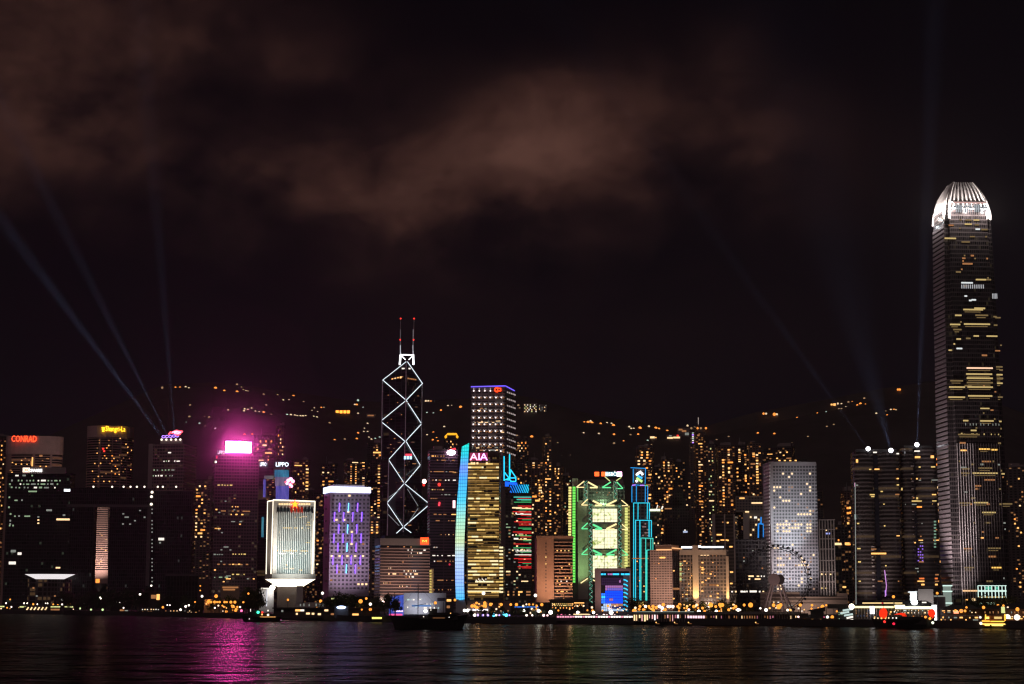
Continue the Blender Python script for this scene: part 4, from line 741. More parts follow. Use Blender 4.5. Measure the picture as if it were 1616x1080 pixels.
    q.lit(798, 800, 838, 930, 10, 26, .16, [DIM, DIMW, DGR, WRM], .7, .4, .2, seed=4); q.lit(800, 932, 838, 941, 9, 2, .55, [AMB, DIM], .6, .6, .2)
    # R: brown blocks
    q = B('brown_block', 'plain brown block with a column of tiny windows joined to banded wing', 847, 904, 848, 1760, 30, yaw=4, cat='office block')
    bs = P('brown_lit_stone', (.42, .24, .17)); xm = q.L(874, 890)[0]; MB().box(q.xa, xm, 0, 30, -1, q.H).build('plain_wall', bs, q.o); MB().box(xm, q.xb, 1.5, 30, -1, q.H).build('banded_wing', darkglass, q.o)
    q.w(846, 846, 905, 850, bs, 'roof_edge', t=1.5); q.w(874.5, 848, 904.5, 855, P('roof_attic', (.06, .045, .04)), 'attic', t=.2)
    for k in range(17):
        y = 855 + 5.35 * k; q.w(875, y, 904, y + 2.1, bs, 'floor_band', y=0, t=1.2)
        if k < 15: q.w(860.5, y + 2, 862.5, y + 4, YEL if k in (4, 6) else P('window_dark', (0, 0, 0)), t=.2)
        if k in (2, 11, 14): q.lit(878, y + 2.4, 902, y + 4.8, 8, 1, .7, [AMB, YEL, WHT], .7, .8, .1, seed=k)
        elif k > 5: q.lit(876, y + 2.4, 903, y + 4.8, 9, 1, .2, [DIM, AMB], .7, .8, .1, seed=k)
    q.flood(875, 955, -40, 875, 900, 130000, (1, .60, .38), 100)
def hsbc():
    q = B('truss_bank', 'grey tower hung from glowing green and yellow trusses with white lit panels', 912, 994, 797, 1980, 40, yaw=0, cat='bank tower', yref=850)
    gr = P('bank_grey', (.26, .22, .22)); bl = FA('bank_glass', (.09, .08, .09), (.03, .028, .035), 4, .3, 3, .2, .04, (1, .8, .5), .9)
    MB().box(q.L(930, 850)[0], q.L(984, 850)[0], 2, 40, -1, q.L(950, 797)[1]).build('front_slab', bl, q.o)
    MB().box(q.L(916, 780, 14)[0], q.L(986, 780, 14)[0], 14, 54, -1, q.L(950, 766, 14)[1]).build('middle_slab', bl, q.o)
    MB().box(q.L(904, 760, 26)[0], q.L(984, 760, 26)[0], 40, 60, -1, q.L(950, 757, 40)[1]).build('rear_slab', P('bank_rear', (.12, .1, .1)), q.o)
    MB().box(q.L(912, 850, 1)[0], q.L(928, 850, 1)[0], 1, 20, -1, q.L(920, 790, 1)[1]).build('service_tower', gr, q.o); MB().box(q.L(980, 850, 1)[0], q.L(987.5, 850, 1)[0], 1.5, 20, -1, q.L(980, 800, 1)[1]).build('service_tower', gr, q.o)
    cube('crane_box', concrete, q.o, q.L(903, 760, 30)[0], q.L(912, 760, 30)[0], 30, 38, 100, q.L(908, 755, 30)[1])
    YL, GN, GY, DGn = E('truss_yellow', (1, .78, .36), 1.5), E('truss_green', (.15, .9, .35), 1.2), E('lamp_column_green', (.2, .9, .12), 1.2), E('lattice_green', (.08, .35, .22), .9)
    YC = E('lamp_column_yellow', (.9, .78, .25), 1.3); sg = E('lattice_grey', (.5, .62, .5), .7)
    # ladder lamp columns
    def lamps(x, y0, y1, mt, n, r, halo):
        for k in range(n):
            y = y0 + (y1 - y0) * k / (n - 1); v = q.V(x - .006 * (y - 768), y, 0); cube('tube_lamp', mt, q.o, v.x - r * 1.5, v.x + r * 1.5, -1, 0, v.z - r, v.z + r)
        a, c = q.V(x, y0 - 2, .2), q.V(x - .006 * (y1 - 768), y1 + 2, .2); cube('lamp_mast', halo, q.o, a.x - r * 1.2, a.x + r * 1.2, .2, .7, c.z, a.z)
    lamps(899.5, 770, 844, YC, 18, 1.05, E('mast_olive', (.5, .42, .1), .35)); lamps(906, 770, 918, GY, 36, 1.1, E('mast_green', (.1, .6, .1), .45)); cube('green_strip', E('mast_green2', (.25, .8, .2), .6), q.o, q.V(910.5, 780, 1).x, q.V(912.5, 780, 1).x, .5, 1.2, q.V(911, 792, 1).z, q.V(911, 768, 1).z)
    lamps(988.6, 803, 893, E('lamp_lime', (.85, .85, .25), 1.1), 22, 1.1, E('mast_lime', (.7, .7, .2), .6)); lamps(992.5, 800, 893, E('lamp_olive', (.8, .65, .2), .7), 18, .7, E('mast_olive', (0, 0, 0), 0))
    # lattice masts
    r = random.Random(2)
    for x0, x1, y0, y1, yy in ((921.5, 927, 759, 795, -1), (968.5, 974, 760, 789, -1), (929, 935.5, 796, 952, -3), (975.5, 981.5, 797, 895, -3)):
        a, c = q.V(x0, y0, yy), q.V(x1, y1, yy); mb = MB(); z = c.z; k = 0
        while z < a.z:
            mb.bar((a.x, yy - .5, z), (c.x, yy - .5, min(a.z, z + 3.2)), .32) if k % 2 else mb.bar((c.x, yy - .5, z), (a.x, yy - .5, min(a.z, z + 3.2)), .32)
            z += 3.2; k += 1
        mb.build('lattice', DGn, q.o)
        for xx in (a.x, c.x): MB().bar((xx, yy, c.z), (xx, yy, a.z), .5).build('column', gr, q.o)
        for k in range(int((y1 - y0) / 6)):
            v = q.V(x0 + r.uniform(1, 5), y0 + 6 * k + r.uniform(0, 5), yy - 1); cube('column_light', sg, q.o, v.x - .6, v.x + .6, yy - 1.4, yy - 1, v.z - .5, v.z + .5)
    def tri(ax, ay, bx, by, mt, r0=.62, yy=-2.5, base=True, short=0):
        q.line([(ax, ay), (bx, by)], r0, mt, 'truss_arm', y=yy)
        if base: q.line([(ax + (bx - ax) * short, by + .3), (bx, by + .3)], r0 * .85, mt, 'truss_tie', y=yy)
    tri(922, 759.5, 910, 769, YL); tri(928, 761, 943, 769.5, YL, .9, short=.2); tri(964, 761, 950.5, 769.5, GN, .7); tri(973.5, 761, 983, 771, GN, .6, short=.1)
    tri(954.5, 752.5, 962.5, 759.5, LIME, .55, base=False); tri(980.5, 753.5, 972.5, 759, LIME, .55, base=False)
    for y, ms in ((788, (YL, YL, YL, YL)), (825.5, (GN, GN, YL, YL)), (866, (GN, GN, GN, GN))):
        tri(927.5, y, 917.8, y + 9, ms[0]); tri(935.5, y + 2.5, 950, y + 9.5, ms[1], 1.0, short=.25); tri(973, y + 1.5, 957, y + 9.5, ms[2], .9, short=.2); tri(980.7, y + 1.5, 991, y + 10, ms[3], .55)
    tri(927.5, 913, 916.5, 920.5, YL, base=False); tri(935, 915, 939, 917, YL, base=False)
    # bright panels
    m, b = newmat('led_panels'); o = b.n('ShaderNodeOutputMaterial'); e = b.n('ShaderNodeEmission'); t = b.n('ShaderNodeTexCoord'); nz = b.n('ShaderNodeTexNoise'); nz.inputs['Scale'].default_value = .22; nz.inputs['Detail'].default_value = 4; b.l(t.outputs['Object'], nz.inputs['Vector'])
    s = b.n('ShaderNodeSeparateXYZ'); b.l(t.outputs['Object'], s.inputs[0]); g = b.m('MAXIMUM', b.m('LESS_THAN', b.m('FRACT', b.m('DIVIDE', s.outputs[2], 4.0)), .2), b.m('LESS_THAN', b.m('FRACT', b.m('DIVIDE', s.outputs[0], 3.6)), .14))
    f = b.m('MULTIPLY_ADD', nz.outputs[0], 6.0, -1.9); f2 = b.m('MINIMUM', b.m('MAXIMUM', f, 0.0), 1.0); b.l(b.mix(f2, (.50, .66, .12), (1, .95, .62)), e.inputs[0]); b.l(b.m('MULTIPLY_ADD', g, -.5, b.m('MULTIPLY_ADD', f2, .55, .85)), e.inputs[1]); b.l(e.outputs[0], o.inputs[0])
    for x0, x1, y0, y1 in ((934.3, 953, 803, 824), (954, 974, 803, 824), (934.3, 953, 835.5, 866), (954, 974, 835.5, 866), (934.3, 953, 877, 899), (954, 974, 877, 899), (934.3, 938.5, 899, 912)):
        a, c = q.V(x0, y1, -.5), q.V(x1, y0, -.5); MB().box(a.x, c.x, -.9, 1.6, a.z, c.z).build('light_panel', m, q.o)
    q.w(936, 797.5, 974, 801, gr, 'beam', t=1.2); q.w(936, 827, 974, 833, gr, 'beam', t=1); q.w(936, 868, 974, 875, gr, 'beam', t=1)
    # roof sign
    rd = E('sign_red_orange', (1, .10, .02), 3, 'AUTO'); Y = 4
    for x0, x1, mt in ((938.3, 945.5, rd), (949, 955.3, rd), (955.5, 960, E('sign_pale', (.55, .85, 1), 1.1)), (972.6, 973.4, NEON)): q.w(x0, 745, x1, 751.8, mt, 'sign_panel', y=Y, t=.6)
    q.w(955.5, 745, 972.5, 751.8, E('sign_teal_back', (.2, .5, .6), .7), 'sign_backing', y=Y + .8, t=.4); q.text('HSBC', 956, 745.8, 972, 751, E('sign_lettering_white', (.85, 1, 1), 2.6), y=Y - .8)
    q.w(973.5, 745, 981.5, 752, E('sign_pinkwhite', (1, .45, .75), 8, 'AUTO'), 'sign_emblem', y=Y, t=.8)
    q.flood(906, 940, -30, 918, 860, 200000, (.5, 1, .35), 80); q.flood(990, 940, -30, 984, 860, 150000, (.9, 1, .35), 80); q.flood(950, 790, -40, 950, 775, 110000, (.6, 1, .5), 90)  # green and lime spots added to make the bank walls glow
    q.lit(936, 776, 970, 783, 14, 2, .35, [DIM, DGR], .6, .5); q.w(969.5, 743.5, 971, 745, WHT)
def center_right():
    # U stepped neon tower
    q = B('stepped_neon_tower', 'slim stepped tower edged in cyan neon with a twisted emblem at the top', 996, 1031, 822, 1920, 26, yaw=0, cat='bank tower', yref=850)
    wl = FA('stepped_wall', (.16, .13, .14), (.03, .028, .035), 3.6, .45, 4, .3, .05, (1, .6, .3), .93)
    for x0, x1, yt, y in ((1011, 1030.5, 849.5, 0), (1002.5, 1028, 821.5, 3), (1000, 1025, 794.5, 6), (997.5, 1022.5, 766.5, 9), (999, 1018.5, 739, 12)):
        MB().box(q.L(x0, yt, y)[0], q.L(x1, yt, y)[0], y, 34, -1, q.L(1012, yt, y)[1]).build('setback_block', wl, q.o)
    cb, cc = E('neon_cyan_bright', (.03, .60, .80), 1.35), E('neon_azure', (.02, .30, .75), 1.25)
    tl = E('neon_teal', (.06, .68, .56), 1.2)
    def ln(pts, y, mt, r=.42): q.line(pts, r, mt, y=y - .7)
    ln([(995, 738.3), (1018.8, 739.5), (1018, 764)], 12, cc); ln([(999.3, 740), (999.3, 762)], 12, cc)
    ln([(997.5, 766), (1003, 765.5)], 9, PUR); ln([(1003, 765.5), (1010, 766)], 9, cc); ln([(1010, 766), (1017, 766)], 9, PUR); ln([(1017, 766), (1022.3, 767)], 9, GRN)
    for x, a, c in ((997.2, 767, 793), (1004.2, 767, 792), (1018.4, 767, 792), (1022.2, 767, 793)): ln([(x, a), (x, c)], 9, cc)
    ln([(999.8, 794), (1025, 794)], 6, cb); [ln([(x, 794), (x - .2, c)], 6, cb) for x, c in ((1000, 948), (1007, 820), (1021.6, 820), (1025, 820))]
    ln([(1002.6, 821.3), (1028, 821.6)], 3, cb); [ln([(x, 821.5), (x, c)], 3, cb, .5) for x, c in ((1002.8, 948), (1009.8, 948), (1024.3, 848), (1028, 848))]
    ln([(1011.5, 849.3), (1030.6, 849.8)], 0, tl); [ln([(x, 849.5), (x, c)], 0, tl) for x, c in ((1011.5, 948), (1019, 948), (1027, 872), (1030.4, 871))]
    ln([(1020.5, 868.5), (1025, 868)], 0, tl); ln([(1020.6, 868.5), (1020.3, 948)], 0, tl, .75)
    for j in range(5): q.lit(1013, 825 + 4.6 * j, 1024, 829 + 4.6 * j, 3, 1, .8, [E('pinkish_dim', (1, .6, .6), .25)], .7, .5, .4, seed=j)
    q.w(998, 880.8, 1024, 882.3, DIM); q.lit(1004, 884, 1018, 945, 4, 14, .12, [AMB, DIM], .5, .4)
    mb = MB(); tp = [(1013, 744.5), (1007, 747), (1004.5, 750), (1006, 752.5), (1010.5, 754.5), (1014, 757), (1012.5, 760), (1007, 761)]
    def emb(pts, mt, r, nm): 
        k = MB(); [k.bar(q.V(*a, 11), q.V(*c, 11), r, 6) for a, c in zip(pts, pts[1:])]; k.build(nm, mt, q.o)
    emb([(1012, 744.5), (1006, 748), (1004.5, 750.5)], E('emblem_white', (1, 1, .95), 2.5), 1.3, 'emblem_upper'); emb([(1004.5, 749), (1008, 752), (1013.5, 755)], E('emblem_blue', (.05, .45, .9), 1.6), 1.1, 'emblem_ribbon')
    emb([(1013, 746.5), (1014, 750)], E('emblem_white', (0, 0, 0), 0), 1.2, 'emblem_upper'); emb([(1004.5, 754.5), (1009, 757.5), (1013.5, 760.5)], E('emblem_green', (.5, .9, .25), 1.5), 1.3, 'emblem_lower'); emb([(1004, 758), (1005.5, 761)], E('emblem_white', (0, 0, 0), 0), 1.2, 'emblem_foot')
    # V
    q = B('glass_block', 'dark glass block with a pale green lit roof strip behind the stepped neon tower', 1022, 1043.5, 805, 2080, 28, cat='office block'); q.body(FA('glass_block', (.07, .07, .07), (.03, .035, .035), 3.5, .3, 3, .2, .04), roof=False)
    q.w(1024.5, 803.5, 1042, 807, E('roof_pale_green', (.9, 1, .65), 1.6), 'roof_strip', t=1); q.line([(1036, 804), (1038, 797)], .5, WHT, 'roof_lamp'); q.line([(1044, 804), (1046, 799)], .8, WHT, 'roof_lamp'); q.lit(1031, 812, 1043, 860, 4, 10, .1, [WRM, DIM])
    q = B('spire_building', 'shadowy old tower with stepped roof and pointed spire behind the hotel', 1050, 1088, 800, 2120, 34, cat='tower')
    sw = FA('shadow_stone', (.07, .055, .055), (.02, .018, .02), 3.6, .4, 3, .4, .03, (1, .5, .2), .97); q.body(sw, roof=False)
    for x0, x1, yt in ((1056, 1082, 788), (1061, 1077, 776)): MB().box(q.L(x0, yt)[0], q.L(x1, yt)[0], 6, 28, q.H - 1, q.L(1069, yt)[1]).build('setback_block', sw, q.o)
    a = q.L(1069, 764); MB().prism([(a[0] - 7, 10), (a[0] + 7, 10), (a[0] + 7, 24), (a[0] - 7, 24)], q.L(1069, 776)[1], a[1], [(a[0] - .3, 16.7), (a[0] + .3, 16.7), (a[0] + .3, 17.3), (a[0] - .3, 17.3)]).build('spire', soot, q.o)
    q.w(1049, 802, 1060, 804, DIM); q.w(1078, 838, 1085, 841, E('blueish_white', (.6, .7, 1), .8)); q.w(1080, 836, 1082, 838, WHT)
    # W brown hotel
    st = P('mauve_stone', (.40, .29, .26)); bd = FA('mauve_bands', (.36, .26, .24), (.10, .07, .065), 2.3, .5, 2.6, .25, .03, (1, .6, .3), .97)
    q = B('hotel_block', 'mauve grey hotel block with an orange lit roof cornice', 1026, 1061, 868, 1680, 30, yaw=-16, sp=13, cat='hotel'); q.body(bd, roof=False)
    cube('roof_house', st, q.o, q.xa + 5, q.xb - 1, 2, q.dep - 1, q.H, q.L(1045, 860)[1]); q.w(1036, 866.8, 1060, 868.8, E('cornice_orange', (1, .5, .22), 1.2), 'cornice_light', t=1); q.side(1061.5, 865, 1075, 866.5, E('cornice_orange', (0, 0, 0), 0), 'cornice_light', left=False, t=1)
    q.w(1041, 879, 1050, 881.5, AMB); q.lit(1029, 885, 1059, 945, 12, 20, .02, [DIM, AMB], .6, .5)
    for k in range(4): q.side(1062.5 + 3.6 * k, 872, 1064.5 + 3.6 * k, 950, P('window_dark', (0, 0, 0)), 'window_shaft', left=False, t=.15)
    q.side(1062, 928, 1074, 931, DIM, left=False)
    for x, y in ((1062, 900), (1062, 944)): q.side(x, y, x + 2, y + 2, AMB, left=False)
    q.flood(1045, 955, -45, 1045, 905, 140000, (1, .66, .48), 100)
    # X
    q = B('hotel_block', 'wide office block with white roof signs and two amber floodlit pillars', 1072, 1150, 868, 1640, 30, cat='office block', yref=900)
    fm = FA('office_grid', (.24, .185, .17), (.06, .05, .05), 3.3, .35, 3.0, .3, .05, (1, .6, .3), .94); MB().box(q.xa, q.L(1095, 900)[0], 1, 30, -1, q.H).build('left_wing', fm, q.o); MB().box(q.L(1101, 900)[0], q.xb, 1, 30, -1, q.H).build('right_wing', fm, q.o)
    am = P('pillar_stone', (.5, .38, .3)); q.w(1093, 861, 1102.5, 955, am, 'pillar', t=2); q.w(1146, 878, 1150.3, 955, am, 'pillar', t=2); MB().box(q.L(1093, 900)[0], q.L(1102.5, 900)[0], .2, 28, -1, q.L(1098, 861)[1]).build('core', am, q.o)
    q.w(1072.5, 868, 1146, 876, am, 'top_band', t=.6); sw_ = E('sign_white_strip', (.88, .94, 1), 1.9, 'AUTO')
    q.w(1075, 862.5, 1094, 865.6, sw_, 'roof_sign', t=1.5); q.w(1100, 861, 1106, 864.5, sw_, 'roof_sign', t=1.5); q.w(1106.5, 862.3, 1142, 865, sw_, 'roof_sign', t=1.5)
    q.flood(1098, 953, -9, 1098, 925, 42000, (1, .62, .22), 62); q.flood(1148.5, 953, -8, 1148.5, 925, 34000, (1, .62, .22), 60)
    cube('pillar_lamp', LAMPO, q.o, q.L(1094, 953)[0], q.L(1102, 953)[0], -8, -6, 2, 4)
    for k in range(13): q.w(1072.6, 886 + 2.6 * k, 1075.6, 887.6 + 2.6 * k, LIME if k % 3 else DIM)
    q.lit(1076, 884, 1093, 950, 7, 20, .22, [DIMW, DIM, AMB], .5, .5, .2, seed=3); q.lit(1104, 872, 1144, 950, 14, 22, .1, [DIMW, DIM, AMB, DIM], .5, .45, .1, seed=5)
    for x, y in ((1107, 887), (1107, 895), (1107, 898), (1107, 903), (1107, 918), (1107, 932), (1120, 905), (1120, 940), (1131, 923), (1131, 936), (1131, 942)): q.w(x, y, x + 3, y + 2.2, AMB)
    for x in (1105.5, 1110.5, 1115.5): q.w(x, 874.5, x + 3.5, 877, WRM)
    q.w(1134, 870, 1141, 872.5, WHT); q.w(1119, 922.5, 1132, 924.5, DIM); q.flood(1120, 958, -50, 1120, 905, 90000, (1, .7, .52), 100)
    # Y pillar tower
    q = B('pillared_tower', 'dark striped office tower with three thin pale vertical pillars', 1125, 1161, 812, 1880, yaw=-6, dep=28, cat='office tower'); q.body(FA('dark_bands', (.09, .065, .06), (.03, .022, .02), 3.7, .45, 30, .02, .04, (1, .6, .3), .96), roof=False)
    for x0, x1 in ((1124.5, 1129.5), (1143.6, 1145.4), (1158.4, 1160.6)): q.w(x0, 812, x1, 919, P('pillar_pale', (.42, .36, .35)), 'pillar', t=1.4)
    for x, y, w_ in ((1147, 824, 3), (1162 - 1, 824, 1), (1131, 843, 8), (1131, 853, 4), (1147, 852, 3), (1151, 862, 5), (1152, 902, 5), (1152, 920, 4)): q.w(x, y, x + w_, y + 2.2, AMB)
    q.lit(1131, 822, 1158, 916, 9, 20, .06, [DIM, AMB], .7, .4, .2)
    q = B('checkered_block', 'pale block with a top heavy grid of dark square windows', 1161, 1206, 783, 1980, 26, cat='office block', yref=800); pw = P('pale_grid', (.33, .29, .26))
    MB().box(q.xa, q.xb, 0, 26, q.L(1180, 808)[1], q.H).build('upper_block', pw, q.o); MB().box(q.L(1173, 830)[0], q.xb, 1.5, 24, -1, q.L(1180, 808)[1]).build('lower_block', pw, q.o); q.w(1173, 812, 1182, 852, P('pier_pale', (.5, .45, .42)), 'corner_pier', y=1, t=1)
    cl = []; wd = P('window_dark', (0, 0, 0))
    for j in range(5):
        for i in range(9):
            if (j == 2 and i > 4) or (j == 0 and 0 < i < 4): continue
            a = q.L(1162.4 + 4.7 * i, 785.2 + 4.4 * j); c = q.L(1165.6 + 4.7 * i, 788 + 4.4 * j); cl.append((a[0], c[0], c[1], a[1], wd))
    for j in range(10):
        for i in range(4): a = q.L(1183.5 + 4.2 * i, 815 + 4 * j); c = q.L(1186 + 4.2 * i, 817.6 + 4 * j); cl.append((a[0], c[0], c[1], a[1], WRM if (i * 3 + j * 5) % 7 == 0 else wd))
    q.cells(cl, t=.15); q.w(1186, 793, 1203, 795, WRM, t=.4); q.w(1167, 785.5, 1175, 787.5, AMB, t=.4); q.w(1176, 807, 1182, 809, WRM, t=.5); q.w(1190, 815.5, 1194.5, 818.5, WHT, t=2.2); q.w(1188, 779, 1190.5, 781.5, WRM, y=-1)
    q = B('blue_spire_block', 'small dark building outlined in blue light with a blue spire', 1196, 1206.5, 828, 1900, 12, cat='tower'); q.body(W_DARK, roof=False)
    bb = E('blue_outline', (.02, .25, .8), 1.1)
    for pts in ([(1201, 816), (1201, 827)], [(1196, 828), (1199, 826.5), (1206, 828)], [(1197, 829), (1196.7, 849)], [(1205, 829), (1205, 848)], [(1201.5, 860), (1201.5, 853), (1206.5, 853)]): q.line(pts, .75, bb)
    q = B('dark_podium', 'dark podium block with bright broken strips of windows left of the ferris wheel', 1161, 1212, 851, 1740, 30, cat='office block'); q.body(W_DARK, roof=False)
    q.lit(1181, 908, 1207, 911, 12, 1, .85, [WRM, WHT], .8, .8, .4); q.lit(1181, 912.5, 1207, 915.5, 8, 1, .6, [WRM], .8, .8, .3, seed=4); q.lit(1151, 932, 1209, 935.5, 20, 1, .85, [WRM, WHT], .85, .8, .4, seed=5); q.lit(1162, 855, 1205, 900, 9, 8, .07, [DIM, DIMW], .5, .4)
    # T blue hall in front
    q = B('blue_screen_hall', 'low civic block with a brown frame and a blazing blue grid of windows', 939, 995.5, 897, 1560, 26, yaw=0, cat='hall', yref=930); q.body(P('hall_frame', (.34, .24, .23)), roof=False)
    q.w(948.5, 902, 993, 966, darkglass, 'glass_front', t=.2); bp, bc, bb_, bk = E('cell_blue', (.005, .06, 1), 1.9), E('cell_cyan', (.04, .6, 1), 1.6), E('cell_royal', (.02, .16, 1), 2.0), E('cell_pink', (.7, .28, .75), .7)
    cl = []; r = random.Random(9)
    for j in range(13):
        y = 912 + 4.1 * j
        for i in range(11):
            x = 949.2 + 3.1 * i
            mt = None
            if j in (3, 4) and i > 1: mt = bk if j == 3 or i < 3 else E('cell_violet', (.3, .2, .9), .8)
            elif 5 <= j <= 9: mt = bp if i > 1 else (bc if j in (4, 7) else (bb_ if j > 5 else None))
            elif j == 10 and i > 0: mt = E('cell_amber', (1, .5, .3), .5) if i > 4 else E('cell_pale', (.5, .7, 1), 1.1)
            elif j == 12: mt = E('cell_pale', (.5, .7, 1), 1.1)
            elif j == 11: mt = E('cell_pale', (.5, .7, 1), 1.1) if i < 4 else E('cell_darkblue', (.02, .05, .3), .6)
            elif j < 3: mt = E('cell_plum', (.12, .05, .16), .3)
            if j == 8 and i in (4, 5): mt = bk
            if j == 1 and i == 9: mt = bk
            if mt: a = q.L(x, y); c = q.L(x + 2.6, y + 3.5); cl.append((a[0], c[0], c[1], a[1], mt))
    q.cells(cl, t=.4)
    for x0, x1, mt in ((948.5, 952.5, bc), (953.5, 956, bc), (959, 962, bk), (962.5, 966.5, bk), (967, 977, bc), (980, 985.5, bc), (986.5, 993.5, bc)): q.w(x0, 905.2, x1, 907.8, mt, 'sign_light', t=1)
    for y in (916, 923, 929.5, 936, 942.5, 949, 955.5, 962): q.line([(984, y - 1), (988, y), (990.5, y + 2.2)], .5, bc, 'louvre_light')
    q.w(984, 908, 993, 966, P('louvre_back', (.10, .11, .14)), 'louvre_screen', t=.3)
    q.w(971, 953, 976, 957, ORG); q.flood(962, 961, -38, 962, 915, 38000, (1, .66, .6), 90)  # added spot that brightens the brown frame
def right_city():
    # Jardine-like tower with round windows
    q = B('porthole_tower', 'tall pale tower covered in rows of round windows behind the ferris wheel', 1217, 1291, 729, 1720, yaw=13, sp=12, cat='skyscraper', yref=850)
    wl = P('aluminium_cladding', (.31, .28, .30), .6); q.body(wl, roof=False); cube('roof_house', soot, q.o, q.xa + 6, q.xb - 8, 5, q.dep - 5, q.H, q.H + 3)
    q.lit(1228, 725.8, 1262, 728.2, 8, 1, .8, [AMB], .7, .8, .3)
    wd, ww, wa = P('porthole_dark', (.05, .048, .055), .3), E('porthole_warm', (1, .72, .42), 1.3), E('porthole_dim', (1, .6, .4), .35)
    r = random.Random(4); big = {}; n = 0; pos = []
    full = {20: .1, 22: .75, 23: .65, 24: .5}; litset = {(6, 1), (6, 0), (6, 2), (5, 11), (6, 12), (7, 12), (9, 2), (10, 3), (14, 8), (14, 9), (14, 10), (14, 11), (14, 12), (2, 3), (2, 6), (12, 0), (36, 2), (36, 1), (40, 8), (40, 9), (40, 10), (40, 11), (28, 9), (28, 10), (33, 9), (33, 12), (35, 2), (35, 8), (38, 12), (38, 11), (31, 1), (31, 2)}
    for j in range(39):
        y = 737 + 5.35 * j; sh = 1.6 * (j / 38.0)
        for i in range(15):
            x = 1221.5 + sh + 4.72 * i * (1 - .004 * 0)
            lit_ = (j, i) in litset or (j in (17, 18, 19) and 1 <= i <= 12 and r.random() < (.8, .8, .5)[j - 17]) or (j == 27 and i in (1, 2, 9)) or (j == 29 and i in (1, 2, 3, 8, 9, 10, 11)) or (j == 33 and i in (1, 2)) or (j == 37 and 7 <= i <= 12) or r.random() < .03
            pos.append((x, y, ww if lit_ else (wa if r.random() < .04 else wd)))
    for k, (x, y, mt) in enumerate(sorted(pos, key=lambda p: p[2] is wd)):
        v = q.V(x, y, 0); 
        if k < 100:
            key = mt.name
            if key not in big: mb = MB().prism([(1.08 * math.cos(t * math.pi / 4), 1.08 * math.sin(t * math.pi / 4)) for t in range(8)], -.15, .15); me = bpy.data.meshes.new('porthole'); me.from_pydata(mb.v, [], mb.f); me.materials.append(mt); big[key] = me
            o = bpy.data.objects.new('porthole_window', big[key]); o.location = v; o.rotation_euler = (math.pi / 2, 0, 0); link(o, q.o)
            continue
        if k == 100: rest = MB()
        i = len(rest.v); rest.v += [(v.x + 1.08 * math.cos(t * math.pi / 4), -.12, v.z + 1.08 * math.sin(t * math.pi / 4)) for t in range(8)]; rest.f.append(tuple(i + t for t in range(8)))
    tag(rest.build('porthole_window', wd, q.o), kind='stuff')
    for j in range(38): q.side(1206, 735 + 5.45 * j, 1215, 737.6 + 5.45 * j, P('side_rib', (.62, .58, .6)), 'side_rib', t=.6)
    q.w(1216, 859, 1291, 861.5, P('recess_grey', (.2, .19, .2)), 'recess_band', t=.1)
    q.flood(1254, 945, -60, 1254, 895, 330000, (.92, .95, 1), 46); q.flood(1246, 950, -60, 1247, 820, 900000, (.8, .95, 1), 34); q.flood(1225, 955, -90, 1250, 840, 300000, (1, .85, .86), 70); q.flood(1205, 950, -30, 1212, 860, 60000, (1, .9, .88), 60)
    q = B('ribbed_building', 'slim building with white vertical ribs right of the round windowed tower', 1293, 1318, 820, 1800, 24, cat='office tower'); q.body(W_DARK, roof=False); rb = P('rib_white', (.55, .5, .5))
    for k in range(6): q.w(1293.5 + 4.6 * k, 820, 1295 + 4.6 * k, 940, rb, 'rib', t=1.4)
    for y in (820, 835, 850, 866, 884, 902, 918): q.w(1293, y, 1318, y + 1.4, rb, 'crossband', t=.9)
    q.lit(1295, 905, 1316, 908, 6, 1, .9, [WRM], .7, .8); q.lit(1295, 927, 1316, 930, 6, 1, .8, [YEL], .7, .8); q.w(1302, 841, 1310, 843.5, E('bluish_light', (.4, .45, 1), 1)); q.w(1303, 836, 1305, 838, WRM); q.flood(1305, 950, -30, 1305, 890, 30000, (1, .8, .72), 90)
    q = B('glass_block', 'grey glass block with a warm lit top storey beside the ribbed building', 1317, 1329, 857, 1850, 20, cat='office block'); q.body(FA('grey_glass', (.12, .13, .14), (.05, .06, .07), 4, .2, 3, .2, .05), roof=False); q.w(1316, 857, 1328, 860.5, WRM)
    # twin round ended towers with searchlights
    for lab, x0, x1, yt, seed, nm in (('dark rounded twin tower with two brilliant white searchlights on its roof', 1349, 1424, 713, 3, 0), ('dark rounded tower with a single white searchlight beside the tallest skyscraper', 1426, 1482, 707, 7, 1)):
        q = B('rounded_tower', lab, x0, x1, yt, 1730, 40, yaw=4, cat='skyscraper'); fm = FA('round_bands', (.10, .082, .08), (.025, .02, .02), 3.9, .42, 25, .02, .05, (1, .6, .3), .9)
        secs = ((x0, x0 + 34), (x0 + 40, x1)) if nm == 0 else ((x0, x0 + 20), (x0 + 22, x1))
        for a, c in secs:
            ax, cx = q.L(a, 850)[0], q.L(c, 850)[0]; R_ = (cx - ax) / 2; m_ = (ax + cx) / 2
            MB().prism([(m_ + R_ * math.cos(t), 9 + 9 * math.sin(t)) for t in [math.pi + math.pi * k / 12 for k in range(13)]] + [(cx, 38), (ax, 38)], -1, q.H).build('rounded_wing', fm, q.o)
        MB().box(q.xa + 8, q.xb - 8, 7, 36, -1, q.H - 3).build('core', darkglass, q.o)
        cube('roof_slab', soot, q.o, q.xa + 3, q.xb - 3, 8, 34, q.H, q.H + 3)
        cpts = [(p, 20) for p in ((1370, 708.5), (1406, 711)) if nm == 0] + ([((1447, 702), 20)] if nm else [])
        for (px, py), yy in cpts:
            v = q.V(px, py, -1); MB().box(v.x - 1.2, v.x + 1.2, -1, 2, v.z - 4, v.z - 1.5).build('searchlight_stand', dark, q.o); MB().ball(tuple(v), 2.2, 12, 8).build('searchlight', E('search_glare', (.95, .93, 1), 7, 'AUTO'), q.o)
